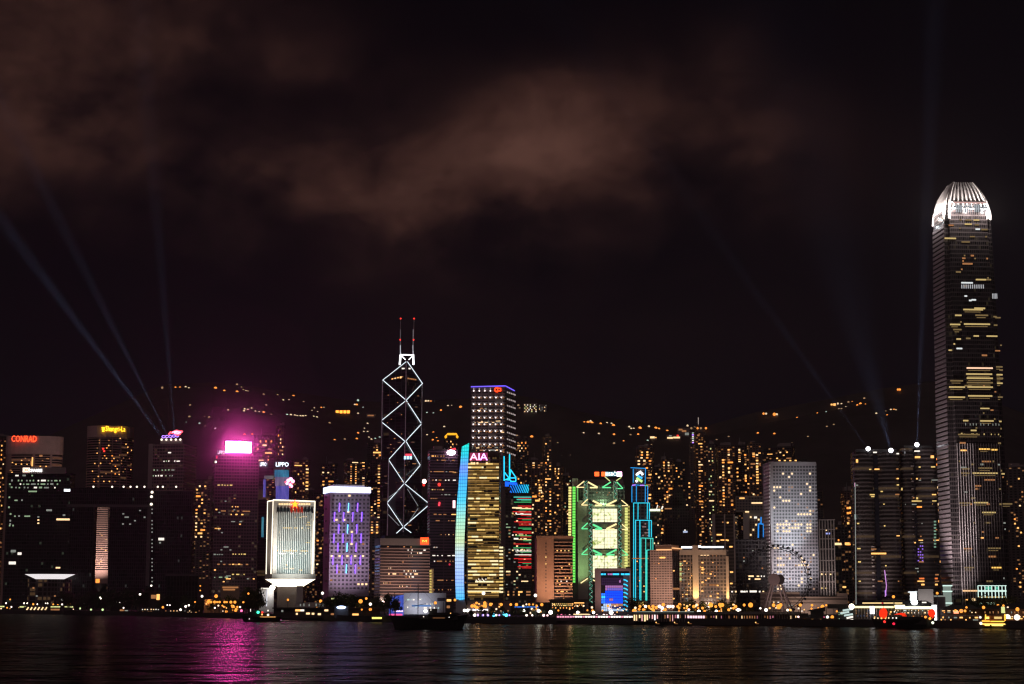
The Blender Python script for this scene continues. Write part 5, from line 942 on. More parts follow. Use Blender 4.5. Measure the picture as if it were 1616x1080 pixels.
        q.yf = lambda x, z: 1.5
        q.lit(x0 + 3, 718, x1 - 3, 920, 16, 40, .07, [DIM, YEL, AMB, DIM, DIMW], .8, .4, .5, seed=seed, rowp=.2)
        if nm == 0:
            for z in ((1351, 725, 1356, 730, AMB), (1358, 772, 1364, 774, YEL), (1375, 783, 1380, 784.6, YEL), (1394, 795, 1410, 796.4, YEL), (1370, 872.5, 1413, 875, AMB), (1397, 892, 1406, 894, YEL), (1353, 865, 1360, 867, YEL), (1422.5, 770, 1424.5, 774, YEL), (1415, 845, 1420, 846.5, AMB), (1395, 829, 1405, 831, YEL), (1378, 713, 1384, 715, WHT), (1415, 715, 1419, 717, WHT)): q.w(*z)
            q.line([(1349.5, 762), (1351, 955)], .35, E('edge_pale', (.8, .85, .8), .35), 'edge_light'); q.w(1348.5, 762, 1350, 768, E('edge_rose', (1, .4, .7), .9), 'edge_light'); q.w(1349, 812, 1351, 820, COOL, 'edge_light')
            for k in range(16): q.w(1362, 862 + 5.2 * k, 1380 - .6 * k * (k % 2), 864 + 5.2 * k, P('lit_band', (.5, .44, .42)), 'floor_band', y=1, t=1.2)
            q.line([(1396, 900), (1399, 925), (1397, 942)], .45, E('magenta_line', (.8, .35, .9), .9), 'facade_light'); q.w(1396.8, 932, 1398.6, 940, PUR)
            q.flood(1370, 955, -40, 1372, 890, 70000, (1, .82, .75), 80)
        else:
            for z in ((1444, 720, 1457, 723, AMB), (1463, 719, 1474, 723, AMB), (1450, 736, 1476, 738, YEL), (1450, 757, 1480, 758.6, DIMW), (1446, 790, 1478, 791.6, YEL), (1447, 799, 1459, 801.2, ORG), (1451, 912, 1480, 914.4, E('redorange', (1, .22, .05), 1.1)), (1454, 921.5, 1480, 924, AMB), (1450, 852, 1482, 853.5, AMB), (1446, 785, 1449, 788, YEL), (1443, 711, 1452, 713, WHT)): q.w(*z)
            for j in range(6):
                for i in range(7):
                    if (i * 5 + j * 3) % 4: a = q.V(1448.5 + 3.3 * i, 861 + 4.6 * j, 1); q.w(1448.5 + 3.3 * i, 861 + 4.6 * j, 1450.6 + 3.3 * i, 863 + 4.6 * j, E('violet_cell', (.35, .16, .9), .95))
            for k in range(9): q.w(1474, 822 + 5 * k, 1477.5, 824.5 + 5 * k, E('teal_cell', (.4, .7, .5), .45))
            for k in range(10): q.w(1436.5, 905 - 6 * k, 1438, 908 - 6 * k, E('edge_pale', (0, 0, 0), 0), 'edge_light')
            for k in range(12): q.w(1436, 735 + 12 * k, 1442, 736.4 + 12 * k, P('lit_band', (0, 0, 0)), 'floor_band', y=1, t=1.2)
    SEARCH.append((q, 1447, 702, 1458, 430, .4)); SEARCH.append((q, 1370, 709, 1235, 520, .14)); SEARCH.append((q, 1406, 711, 1375, 600, .7))
    ifc()
def ifc():
    q = B('tallest_skyscraper', 'tallest skyscraper on the shore with a brilliant white curved fin crown', 1508, 1597, 345, 1665, 52, yaw=19, cat='skyscraper', yref=940)
    W2 = q.W / 2; cx = (q.xa + q.xb) / 2; dep = 46.0; q.dep = dep
    zy = lambda y: q.L(1545, y)[1]
    secs = [(-1, 1.0), (zy(700), 1.0), (zy(640), .985), (zy(560), .955), (zy(470), .93), (zy(345), .865), (zy(330), .84)]
    def plan(s, c=.2, g=0): # square with stepped corners
        w_, d_ = W2 * s + g, dep / 2 * s + g; k = 1 - c
        return [(cx + a * w_, dep / 2 + b_ * d_) for a, b_ in ((-k, -1), (k, -1), (k, -k), (1, -k), (1, k), (k, k), (k, 1), (-k, 1), (-k, k), (-1, k), (-1, -k), (-k, -k))]
    gm = FA('sky_glass', (.085, .07, .072), (.02, .018, .02), 4.2, .3, 1.9, .2, .02, (1, .75, .35), .97)
    for (z0, s0), (z1, s1) in zip(secs, secs[1:]): MB().prism(plan(s0), z0, z1, plan(s1)).build('shaft_section', gm, q.o)
    def sc_at(z):
        for (z0, s0), (z1, s1) in zip(secs, secs[1:]):
            if z <= z1: return s0 + (s1 - s0) * (z - z0) / (z1 - z0)
        return secs[-1][1]
    q.yf = lambda x, z: dep / 2 * (1 - sc_at(z)) + (.2 * dep / 2 * sc_at(z) if abs(x - cx) > W2 * .8 * sc_at(z) else 0)
    # crown: glowing lantern core with curved white fins outside it
    zb, zt = zy(345), zy(283); Hc = zt - zb
    core = MB(); n = 8; prev = None
    for k in range(n):
        u0, u1 = k / n * .80, (k + 1) / n * .80; s0, s1 = .78 * math.cos(u0 * 1.3) ** .75, .78 * math.cos(u1 * 1.3) ** .75
        core.prism(plan(s0, .25), zb + Hc * u0, zb + Hc * u1, plan(s1, .25))
    core = core.build('crown_core', P('crown_glass', (.2, .19, .19), .4), q.o)
    wf = P('fin_white', (.85, .82, .8), .6)
    prof = [(0, .865), (.15, .85), (.32, .80), (.5, .745), (.66, .65), (.8, .54), (.92, .42), (1.0, .34)]
    for side in range(4):
        for i in range(9):
            t = -.78 + 1.56 * i / 8; mb = MB()
            lo = 0 if abs(t) > .7 else .22
            pts = []
            for u, s in prof:
                if u < lo - .01: continue
                tt = t * (s / .865) ** .8
                a, b_ = {0: (tt * .9, -s), 1: (s, tt * .9), 2: (tt * .9, s), 3: (-s, tt * .9)}[side]; pts.append((cx + a * W2, dep / 2 + b_ * dep / 2, zb + Hc * u))
            for p1, p2 in zip(pts, pts[1:]): mb.bar(p1, p2, .85 if abs(t) < .7 else 1.25)
            mb.build('crown_fin', wf, core)
    for s_, a in ((.80, .27), (.74, .44)):
        MB().prism(plan(s_, .2, .6), zb + Hc * a - .8, zb + Hc * a + .8).build('crown_ring', wf, core)
    cw = E('crown_panel_glow', (1, .9, .86), 1.0)
    for x, yy in ((-1, 0), (1, 0)):
        for k in range(5): s = .86 - .012 * k
    # crown floodlights on the setback ledge, washing the fins
    def pl_(x, y, z, en, col=(1, .86, .80)):
        ld = bpy.data.lights.new('crown_floodlight', 'POINT'); ld.energy = en; ld.color = col; ld.shadow_soft_size = 1.2; o = bpy.data.objects.new('crown_floodlight', ld); o.location = (x, y, z); link(o, q.o)
    for t in (-.62, 0, .62):
        pl_(cx + t * W2, dep / 2 - dep / 2 * .84 - 7, zb + Hc * .26, 30000); pl_(cx - W2 * .84 - 7, dep / 2 + t * dep / 2, zb + Hc * (.28 if t < .5 else .2), 15000); pl_(cx + W2 * .84 + 7, dep / 2 + t * dep / 2, zb + Hc * .26, 13000)
    pl_(cx - W2 * .9 - 2, dep * .25, zb - 2, 2500, (.85, .93, 1)); pl_(cx - W2 * .9 - 2, dep * .75, zb - 2, 2500, (.85, .93, 1))
    # windows
    g = lambda a, b_, c, d, nc, nr, p, m_, fw=.85, fh=.55, run=.6, seed=1: q.lit(a, b_, c, d, nc, nr, p, m_, fw, fh, run, seed=seed)
    Yw = E('sky_yellow', (1, .72, .28), .62); Yd = E('sky_yellow_dim', (.9, .6, .25), .22); Wc = E('sky_white', (.9, .95, .95), .9)
    for (x0, x1, y, mt) in ((1488, 1492, 343.5, Yd), (1516, 1519, 346, Yd), (1525, 1535, 346.5, Yd), (1538, 1547, 346.5, Yw), (1524, 1535, 353, Yw), (1540, 1546, 354, Yd), (1541, 1548, 361, Wc), (1550, 1560, 361.5, Yd), (1492, 1510, 375.5, Yw), (1518, 1536, 446, Wc), (1541, 1557, 441, Yw), (1557, 1565, 441, Yd), (1522, 1527, 451, Yd), (1523, 1527, 467, Wc), (1530, 1534, 474, Wc), (1534, 1541, 473, Wc), (1521, 1552, 488.5, Yw), (1508, 1518, 497.5, Yw), (1540, 1560, 497.5, Yd), (1564, 1576, 498.5, Yd), (1500, 1516, 512, Yw), (1522, 1563, 511.5, Yw), (1566, 1577, 512, Yd), (1505, 1518, 520, Yd), (1510, 1517, 535, Yw), (1525, 1532, 534, Yd), (1510, 1519, 550, Wc), (1526, 1567, 581, E('sky_rose', (1, .62, .4), 1.3)), (1566, 1585, 578, Yd), (1500, 1520, 601, Yd), (1525, 1566, 590.5, Yw), (1526, 1567, 597, Yw), (1526, 1567, 604, Yd), (1527, 1567, 611, Yw), (1498, 1523, 611, Yw), (1570, 1585, 590.5, Yw), (1570, 1585, 597, Yd), (1570, 1585, 604, Yw), (1497, 1523, 627, Yw), (1528, 1566, 625, Yw), (1570, 1585, 626, Yd), (1520, 1528, 664, Yw), (1547, 1568, 664.5, Yw), (1573, 1583, 664.5, Yw), (1532, 1541, 679.5, Yw), (1512, 1546, 686, Yd), (1574, 1582, 688, Yd), (1545, 1562, 709, E('sky_orange', (1, .55, .12), 1.4)), (1564, 1574, 710, E('sky_orange', (0, 0, 0), 0)), (1516, 1525, 711, AMB), (1544, 1566, 739, Yd), (1518, 1530, 740, Yd), (1517, 1530, 747, Yd), (1535, 1575, 747, Yw), (1578, 1588, 747.5, Yw), (1514, 1532, 794, Yd), (1537, 1559, 793.5, Yw), (1580, 1600, 795, Yd), (1550, 1571, 809, Yw), (1548, 1552, 849, AMB), (1570, 1576, 849, DIM), (1558, 1579, 865.5, Yd), (1521, 1534, 866, DIM), (1565, 1580, 896, E('sky_orange', (0, 0, 0), 0)), (1521, 1537, 896, Yd)):
        q.w(x0, y - 1.1, x1, y + 1.2, mt, t=.5)
        if x1 - x0 > 12 and y > 480: q.w(x0 + 2, y + 3.2, x1 - 4, y + 4.3, Yd, t=.5)
    g(1500, 353, 1560, 440, 22, 20, .02, [Yd, DIM]); g(1498, 480, 1586, 700, 30, 50, .014, [Yd, Yd, DIM, Yw], seed=2); g(1515, 640, 1588, 930, 30, 60, .02, [Yd, DIM, DIMW], seed=3); g(1518, 667, 1580, 673, 26, 1, .5, [DIMW], .4, .6, 0, seed=4); g(1512, 683, 1580, 688, 24, 1, .5, [Yw, Yd], .5, .5, .2, seed=5)
    fl = E('fin_lit', (.85, .85, .9), .5)
    for k in range(11): x = 1518 + 3.4 * k; q.w(x, 449, x + 1.3, 455, fl, 'plant_louvre', t=.7)
    for k in range(5): x = 1567 + 2.2 * k; q.w(x, 462, x + 1, 470, fl, 'plant_louvre', t=.7)
    for k in range(18): x = 1507.5 + 2.9 * k; q.w(x, 322, x + 1.4, 334, E('louvre_lit', (.75, .8, .85), .6), 'crown_louvre', t=.8) if k % 5 else None
    q.w(1506, 318, 1560, 320, E('ledge_pink', (1, .6, .55), .7), 'ledge_light', t=.6); q.w(1507, 325, 1560, 327, E('ledge_grey', (.5, .5, .52), .4), 'ledge_light', t=.6)
    # vertical mullions on the lower shaft, floodlit left and unlit right painted in
    ml = P('mullion_lit', (.6, .56, .56))
    for k in range(17): x = q.xa + q.W * .12 + q.W * .76 * k / 16; cube('mullion', ml if k < 7 else P('mullion_unlit', (.13, .11, .11)), q.o, x - .17, x + .17, -.8, .1, 0, zy(700))
    sm_ = P('side_metal', (.22, .19, .20))
    for k in range(85): z = 3 + (zy(352) - 3) * k / 85; xw_ = cx - W2 * sc_at(z); MB().box(xw_ - .5, xw_ + .4, dep * .13, dep * .87, z, z + 2.5).build('side_band', sm_, q.o)
    pm, pg = E('podium_mint', (.75, 1, .9), 1.1), E('podium_green', (.15, .75, .5), .7)
    v0, v1 = q.V(1543, 953), q.V(1590, 919); q.p = MB().box(v0.x, v1.x, -1.8, .1, v0.z, v1.z).build('podium_box', W_DARK, q.o)
    for x, y0, y1 in [(1543 + 5.4 * k, 924.5, 944) for k in range(9)]: q.w(x, y0, x + 1.2, y1, pm, 'podium_frame', y=-2, t=.5)
    for y in (924, 931.5, 933): q.w(1543, y, 1588, y + 1.2, pm, 'podium_frame', y=-2, t=.6)
    q.w(1543, 942, 1588, 943, YEL, 'podium_frame', y=-2); q.w(1544, 951, 1570, 954.5, E('podium_pale', (.7, 1, .75), .9), 'canopy_light', y=-2)
    for k in range(8):
        x = 1544.5 + 5.4 * k; q.w(x, 926, x + 3.6, 930.6, pg if k in (2, 3, 5) else darkglass, 'podium_window', y=-2, t=.2); q.w(x, 935, x + 3.6, 941, P('podium_green_dark', (.02, .05, .04)) if k % 2 else pg if k == 3 else darkglass, 'podium_window', y=-2, t=.2)
    q.w(1519, 931.5, 1542, 933.8, E('warm_ledge', (1, .6, .3), 1.2), 'ledge_light', t=.8); q.w(1524, 946, 1527, 948, AMB, t=.8); q.w(1533, 945, 1539, 948.5, WRM, t=.8)
    q.p = q.o
    for y in (923.5, 932.5, 951): q.w(1490, y, 1505, y + 2, pm, 'side_podium_light', y=-1, t=.6)
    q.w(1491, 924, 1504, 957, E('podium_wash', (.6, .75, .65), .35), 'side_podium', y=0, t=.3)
    q.flood(1500, 955, -26, 1500, 900, 120000, (1, .84, .84), 80); q.flood(1455, 955, -20, 1492, 850, 900000, (1, .82, .82), 50); q.flood(1445, 955, -20, 1485, 700, 1200000, (1, .82, .82), 30)

# ---------------------------------------------------------------- waterfront
def GD(px, extra=30): return shore(px) + extra
def street():
    meshes = {}
    KIND = {'o': (LAMPO, .85, 'orange street lamp glowing on the waterfront road', 'street lamp', 'orange street lamps along the waterfront'),
            'O': (LAMPO, 1.15, 'large orange street lamp glowing on the waterfront road', 'street lamp', 'large orange street lamps along the waterfront'),
            'w': (E('lamp_white_soft', (1, .86, .72), 3.2), .8, 'small white lamp post along the promenade', 'lamp post', 'small white lamps along the promenade'),
            'a': (E('lamp_amber', (1, .52, .16), 1.6), .6, 'tiny amber lamp in the busy strip of waterfront lights', 'lamp post', 'tiny amber lamps along the waterfront'),
            'h': (E('lamp_peach', (1, .7, .45), 1.8), .6, 'tiny peach white lamp in the busy strip of waterfront lights', 'lamp post', 'tiny peach lamps along the waterfront'),
            'g': (LAMPG, 1.05, 'greenish lamp post beside the dark waterfront park', 'lamp post', 'greenish lamps by the park'),
            'S': (E('floodlight_star', (1, .94, .84), 7, 'AUTO'), 1.0, 'dazzling white floodlight on a post at the quay edge', 'floodlight', 'dazzling floodlights along the quay'),
            'c': (E('lamp_cyan', (.1, .7, 1), 3), 1.2, 'cyan glowing lamp at the quay in front of the yellow striped tower', 'lamp post', 'cyan lamps on the quay'),
            'p': (E('lamp_violet', (.5, .35, 1), 2.4), .75, 'violet glowing bollard light on the quay rail', 'bollard light', 'violet bollard lights on the quay'),
            'r': (E('lamp_rose', (1, .15, .35), 2.4), .8, 'rose pink bollard light on the quay rail', 'bollard light', 'rose bollard lights on the quay'),
            'k': (E('lamp_pinkwhite', (1, .62, .6), 2.6), .85, 'pinkish white lamp on the crowded central quay', 'lamp post', 'pinkish white lamps on the central quay')}
    def lamp(px, py, kind, extra=26):
        mat, r, lab, cat, grp = KIND[kind]; p = at(px, py, GD(px, extra)); h = max(1.5, p.z - GZ); hk = round(h)
        sz = (.75, .9, 1.05, 1.3)[int(px * 7) % 4]; r = r * sz; key = (kind, hk, sz)
        if key not in meshes:
            mb = MB().ball((0, 0, hk), r, 8, 6); n = len(mb.f); mb.bar((0, 0, 0), (0, 0, hk - r * .6), .16).bar((0, 0, 0), (0, 0, .5), .4)
            me = bpy.data.meshes.new('street_lamp'); me.from_pydata(mb.v, [], mb.f); me.materials.append(mat); me.materials.append(dark)
            for i in range(n, len(mb.f)): me.polygons[i].material_index = 1
            meshes[key] = me
        o = link(bpy.data.objects.new({'S': 'quay_floodlight', 'p': 'bollard_light', 'r': 'bollard_light'}.get(kind, 'street_lamp'), meshes[key])); o.location = (p.x, p.y, GZ + .1); tag(o, lab, cat, grp)
    L = '''16 947 O 9.5 952.5 w 18 958 w 38 953 w 43 952 w 52.5 953.5 o 59 953.5 w 72 953 w 75 952.6 w 84 953.5 O 98 953.5 w 111.5 952 o 126 961 g 143.6 962 g 162 962 g 158 943 w 159 945.5 w 195 960 w 220 962.6 g 264 956 w 268 955.5 w 285 962 w 293 957 w 298 956.5 w 257 959 o 308 951 o 316 925.7 o 316 932.7 o 318.8 942 w
221 939 w 238.6 925 w 341 940.6 O 392 937.6 O 384 950 O 327.7 950.5 o 329.5 948.5 O 333 951 o 338.6 950 O 342.6 950.5 o 346.5 950 O 354.5 950 O 357.8 951 O 364.4 950.5 O 370.7 950.5 O 351 957 o 354 957.5 o 366 957 o 369.5 958 o 371.7 964 O 307.5 950.7 o 339 959.4 w 379 958.8 w 381 965 r
454.4 947.5 O 506 949 O 569 950.5 O 509 935.6 w 584.5 954 w 453.5 962.4 w 475 963 w 483.7 969 w 493 969.3 w 503 970 w 513 963.8 w 578 946 o 687 952 O 718 947 o 752 952.5 O 765 952.5 o 765 956.4 O 745 957.4 o 760 956.4 o 749 957.4 o 791 955.5 O 806 954.5 o 815 954 O 855 954 O 845 941 w
827 965 S 850 963.8 S 869 966.3 S 738 964.4 S 733 964.4 w 743 967 w 749 971 w 754 971 p 762 970.5 p 770 970.8 p 779 971.5 c 783 971.5 w 788 971.5 p 795 970 c 799 970.5 c 804 971.5 p 831 972 w 840 973 w 858 972 k 864 972 k 880 972.5 r 886 972 r 892 972.5 r 899 972 k
911.7 967.3 S 936.8 967 S 964.5 967.7 S 916 973 k 921 973 k 926 973.5 k 931 973 k 942 972.5 k 948 973 k 953 973 k 958 973.5 k 970 973 k 976 973.5 k 984 974 k 991 973.5 k 1001 965 O 1010 958 o 1018.6 958.4 w 1015 963 o 1024 957 O 1030.5 957 O 1030.5 962 O 1041 958 k 1045 961 k 1044 964 k 1050 963 o 1058 958 k 1054 957 k 1062 958.5 k
1071.5 959.4 O 1071.5 964 o 1080 960.4 o 1084 961 o 1087 963 k 1095 958 O 1103 966 S 1101.8 960 o 1108.7 960.4 O 1112 965 O 1121.6 955.4 O 1130.5 964.4 S 1139.8 954.8 O 1136.8 959 o 1129.5 958.4 o 1124 969 o 1143 967 w 1160.8 957.4 O 1165 963 w 1168 963.5 w 1174.4 956.4 O 1184.5 955.8 O
1220.8 954.5 O 1229 957.9 O 1281.4 955 o 1280.7 960.6 o 1298 957.9 O 1304 955.8 o 1290.5 973.5 o 1313.4 974 O 1243 963.6 w 1260 978.7 k 1286 977 w 1306 978 w 1299 978 r 1410 942 o 1479 936 o 1508 966 O 1517 965 o 1523 965 o 1361 973 w 1353 974 r 1209 964 w 1200 960 w'''.split()
    for i in range(0, len(L), 3): lamp(float(L[i]), float(L[i + 1]), L[i + 2])
    rl = random.Random(77)                      # the many small warm lamps between the listed ones
    for x0, x1, n in ((322, 378, 16), (436, 600, 14), (738, 870, 22), (872, 1000, 18), (1000, 1170, 44), (1205, 1340, 18), (0, 120, 12), (1484, 1616, 12)):
        for _ in range(n): lamp(rl.uniform(x0, x1), rl.uniform(954, 967), rl.choice('ooah'), rl.uniform(20, 90))
    # low lit structures along the front
    def low(name, label, cat, x0, x1, y0, D=None, dep=8, mat=soot, items=(), gz=GZ, roof=None, wall=True):
        D = D or GD((x0 + x1) / 2, 45); q = B(name, label, x0, x1, y0, D, dep, cat=cat, yref=y0 + 3, gz=gz)
        if wall: q.body(mat, roof=False)
        for it in items: q.w(*it)
        return q
    low('canopy', 'short flat canopy lit lime underneath at the left frame edge', 'canopy', -6, 8, 955.5, items=[(-2, 956.5, 7, 958.5, LIME)])
    low('kiosk', 'small kiosk with lime lit fascia left of the slanted lit boards', 'kiosk', 30, 42, 955.5, items=[(31, 957, 41, 959, LIME)])
    q = low('ferry_pier', 'low landing pier with slanted bright boards at the left shore', 'pier', 38, 76, 957.5)
    for k in range(6): x = 42 + 5.8 * k; q.line([(x, 963), (x + 3, 958.5)], .7, WRM, 'lit_board')
    low('pavilion', 'long pavilion with lime lit roof edge beside the dark park', 'pavilion', 79, 97, 955, items=[(80, 957, 95, 958.8, LIME), (80, 961, 94, 964, DIM)])
    low('pavilion', 'narrow pavilion with lime lit roof edge right of the long one', 'pavilion', 99, 117, 955, items=[(102, 957, 106, 958.6, LIME), (107, 957, 115.5, 959, LIME)])
    low('footbridge', 'covered footbridge with white lamps under its roof beside the park', 'footbridge', 121, 136, 951, items=[(123, 952.3, 134.5, 954, WHT)], gz=9)
    low('footbridge', 'sloping covered walkway with pink white lamps inside the dark park', 'footbridge', 174, 200, 946, GD(187, 90), items=[(176 + 2 * k, 947.5 + .45 * k, 177.8 + 2 * k, 949.4 + .45 * k, WHT) for k in range(11) if k not in (5, 7)])
    low('kiosk', 'pale cube kiosk glowing faintly at the park shore', 'kiosk', 188, 203, 961, items=[(189, 962, 196, 967, DIM), (197, 963, 202, 967, DIMW)])
    q = low('market_arcade', 'low arcade with a string of warm bulbs right of the dark park', 'arcade', 218, 254, 959.5); q.lit(222, 961, 253, 963, 16, 1, .9, [WHT, WRM], .7, .9); q.lit(222, 964, 253, 967, 14, 1, .5, [DIM], .7, .8)
    q = low('market_arcade', 'dim arcade with scattered glints left of the orange lit plaza', 'arcade', 256, 320, 962); q.lit(258, 963, 318, 968, 24, 2, .4, [DIM, AMB, DIMW, WRM], .5, .6)
    low('terrace_block', 'orange glowing open terrace block behind the dark park', 'terrace', 236, 256, 937, GD(246, 120), items=[(238, 939, 246, 945, DIM), (247, 938, 252, 947, AMB)])
    q = low('road_terminal', 'orange lit open terminal deck full of lamps left of the headquarters annex', 'terminal', 322, 376, 946, GD(350, 90), 20, P('terminal_concrete', (.4, .28, .2))); q.lit(324, 948, 375, 955, 16, 2, .7, [AMB, ORG, WRM], .7, .6, .2)
    low('lit_hall', 'wide low hall with an amber lit slanted front above the lamp filled plaza', 'hall', 349, 378, 924, GD(363, 200), 20, P('terminal_concrete', (0, 0, 0)), [(351, 926, 376, 928.5, DIM), (352, 929.5, 371, 932, DIM)])
    q = low('ferry_pier', 'long dark roofed pier with square lit windows under the headquarters tower', 'pier', 432, 600, 960.5, GD(516, 4), 12); q.w(430, 958.8, 602, 961, soot, 'pier_roof', t=3)
    for x, y, w_, mt in ((444, 963, 3, DIMW), (466, 962, 12, AMB), (467, 967.5, 3, WRM), (474, 962, 6, WHT), (483, 967, 6, WRM), (492, 967.3, 4, WRM), (501.5, 968, 5, WRM), (512, 962, 6, WRM), (522, 968, 5, DIM), (556, 968.5, 10, AMB), (545, 963, 3, DIMW)): q.w(x, y, x + w_, y + 3, mt)
    q = low('advert_kiosk', 'round kiosk with a glowing blue white oval sign in front of the hotel', 'kiosk', 528, 550, 956.5, GD(539, 6)); v = q.V(538.6, 958.8, -1.5); MB().ball(tuple(v), 3.4, 14, 8, .34).build('oval_sign', E('oval_blue', (.5, .65, 1), 4, 'AUTO'), q.o)
    q = low('garden_block', 'dark garden terrace with lime lamps at the foot of the hotel', 'terrace', 516, 590, 941.5, GD(553, 150), 30, W_DARK); 
    for x, y, w_ in ((523, 944, 10), (539, 943, 7), (555, 944.5, 4), (515, 958 - 4, 5)): q.w(x, y, x + w_, y + 2.2, LIME)
    # civic hall with blue tent
    q = B('civic_hall', 'pale grey civic hall with lit windows behind the dark sailing junk', 637, 704, 936, 1500, 24, cat='hall', yref=950); q.body(P('hall_grey', (.42, .4, .42)), roof=False)
    for y, a, c, p in ((945, 640, 656, .8), (944.5, 662, 672, .4), (952, 672, 684, .6), (957, 640, 662, .4), (958, 668, 700, .7)): q.lit(a, y, c, y + 3, 10, 1, p, [WHT, COOL], .7, .8, .3, seed=int(y))
    q.w(650, 955, 680, 957.5, E('blue_wash', (.2, .4, .9), .6), 'light_strip'); q.w(690, 944, 702, 949, P('window_dark', (0, 0, 0)))
    q.flood(660, 965, -20, 660, 950, 22000, (.8, .85, 1), 110)
    q = B('blue_screen_tent', 'tall tent like stage box glowing deep blue beside the civic hall', 614, 637, 940, 1400, 12, cat='stage', yref=950); x0, x1 = q.xa, q.xb
    m, b = newmat('tent_blue'); o = b.n('ShaderNodeOutputMaterial'); e = b.n('ShaderNodeEmission'); t = b.n('ShaderNodeTexCoord'); nz = b.n('ShaderNodeTexNoise'); nz.inputs['Scale'].default_value = .35; nz.inputs['Detail'].default_value = 4; b.l(t.outputs['Object'], nz.inputs['Vector'])
    b.l(b.mix(b.m('MULTIPLY_ADD', nz.outputs[0], 2, -.5), (.03, .05, .35), (.10, .16, .75)), e.inputs[0]); e.inputs[1].default_value = .9; b.l(e.outputs[0], o.inputs[0])
    a, c = q.V(615, 942), q.V(636.5, 939); MB().prism([(x0, 0), (x1, 0), (x1, 12), (x0, 12)], -1, lambda x, y: a.z + (c.z - a.z) * (x - x0) / (x1 - x0)).build('screen_wall', m, q.o)
    q.w(624, 949.5, 632, 952, E('rose_emblem', (.5, .2, .5), .8), 'rose_mark'); q.w(621, 963.5, 636, 966, E('stage_lilac', (.7, .5, 1), 2), 'stage_light'); q.w(609, 943, 611, 962, P('frame_grey', (.3, .28, .28)), 'frame_post'); q.w(614, 969, 635, 973, E('stage_red', (1, .1, .3), 1.4), 'stage_front', y=-1)
    low('lit_kiosk', 'square amber lit kiosk right of the civic hall', 'kiosk', 703, 716, 944, 1480, 8, soot, [(705, 946, 712, 949.5, AMB), (705, 956, 710, 960, DIM)])
    q = low('entrance_hall', 'brownish low arcade at the foot of the yellow striped tower', 'arcade', 738, 806, 949, 1560, 20, P('arcade_brown', (.36, .25, .2))); q.w(740, 961.5, 770, 964, E('strip_white', (1, .9, .95), 3, 'AUTO'), 'light_strip', y=-2); q.lit(742, 951, 790, 960, 12, 2, .3, [AMB, DIM], .6, .5); q.w(772, 945, 791, 950.5, dark, 'dark_awning', y=-3, t=3)
    q = low('quay_terrace', 'dark terrace with green glints behind the three dazzling quay floodlights', 'terrace', 806, 872, 951, 1420, 20, W_DARK); q.lit(794, 962, 822, 966, 9, 1, .5, [DGR, DIM, YEL], .6, .7); q.w(812, 957.5, 850, 958.7, BLU, 'light_strip', t=.5)
    q = B('lit_restaurant', 'two storey restaurant pavilion strung with golden lights at the centre shore', 868, 924, 949, 1400, 16, cat='restaurant', yref=955); q.body(soot, roof=False); q.w(866, 946, 930, 949.5, P('pav_roof', (.1, .07, .06)), 'pavilion_roof', t=2)
    q.lit(871, 952, 905, 957, 22, 2, .85, [YEL, WRM, AMB], .7, .7, .2); q.lit(906, 954, 921, 958, 8, 2, .5, [AMB, WRM], .7, .6); q.w(906, 951, 922, 952.5, AMB); q.lit(871, 958, 905, 961, 14, 1, .5, [AMB, ORG], .6, .7)
    q = B('market_stalls', 'long row of white lit market awnings on the quay in front of the blue hall', 878, 1000, 970.5, GD(940, 8), 5, cat='market', yref=973); q.body(soot, roof=False)
    sp1, sp2 = E('awning_pink', (1, .4, .55), 1.1), E('awning_white', (1, .86, .8), 1.8)
    for k in range(30): x = 879 + 4.05 * k; q.w(x, 972.3, x + 3.2, 975, sp1 if k < 7 or (k * 7) % 5 == 0 else sp2, 'awning', t=.8)
    q.w(905, 969, 930, 970.4, WRM, 'awning_edge', t=1)
    # elevated walkway pier with lit colonnade
    q = B('colonnade_pier', 'long flat roofed pier whose colonnade glints with pinkish lights', 998, 1262, 966.5, GD(1120, 6), 12, cat='pier', yref=972); q.w(996, 965.5, 1262, 969.5, P('pier_roof_grey', (.2, .2, .19)), 'roof_slab', t=2, y=0); MB().box(q.xa, q.xb, 3, 12, -1, q.L(1120, 969)[1]).build('back_wall', soot, q.o)
    q.w(1000, 965.2, 1095, 965.9, E('roof_edge_glint', (.7, .8, .7), .5), 'roof_edge_light', t=2.6)
    r = random.Random(11); cm = [E('gap_pink', (1, .5, .5), 1.0), E('gap_white', (1, .92, .9), 1.9), DIM, E('gap_rose', (.9, .3, .4), .5), WRM]
    for k in range(64):
        x = 999 + 4.05 * k; q.w(x, 969.5, x + .9, 982, P('column_grey', (.25, .22, .21)), 'column', t=.5)
        if x < 1085 and r.random() < .85: mt = r.choice(cm); q.w(x + 1.2, 970.5, x + 1.2 + r.uniform(.8, 2.6), 974 + r.uniform(1, 7), mt, 'light_gap', y=3)
        elif x >= 1085 and r.random() < .6: q.w(x + 1.2, 972, x + 1.2 + r.uniform(.8, 1.8), 975 + r.uniform(0, 5), r.choice([DIM, DIM, cm[3], WRM]), 'light_gap', y=3)
    q.w(1085, 972, 1112, 976.5, E('gap_bright_pink', (1, .6, .7), 1.7), 'light_gap', y=2.5)
    q = B('long_terrace', 'long low brownish stepped terrace building behind the ferris wheel', 1200, 1338, 942, 1500, 30, cat='post office', yref=950); tm = P('terrace_tan', (.38, .29, .26)); q.body(tm, roof=False)
    q.w(1200, 944.5, 1338, 947, P('band_shadow', (.1, .07, .06)), 'window_band', t=.3); q.w(1200, 951, 1300, 952.3, P('band_shadow', (0, 0, 0)), 'window_band', t=.3); MB().box(q.xa, q.L(1262, 945)[0], 6, 26, q.H, q.H + 4).build('roof_house', tm, q.o); MB().box(q.L(1321, 945)[0], q.xb, 2, 26, q.H, q.H + 3).build('roof_house', tm, q.o)
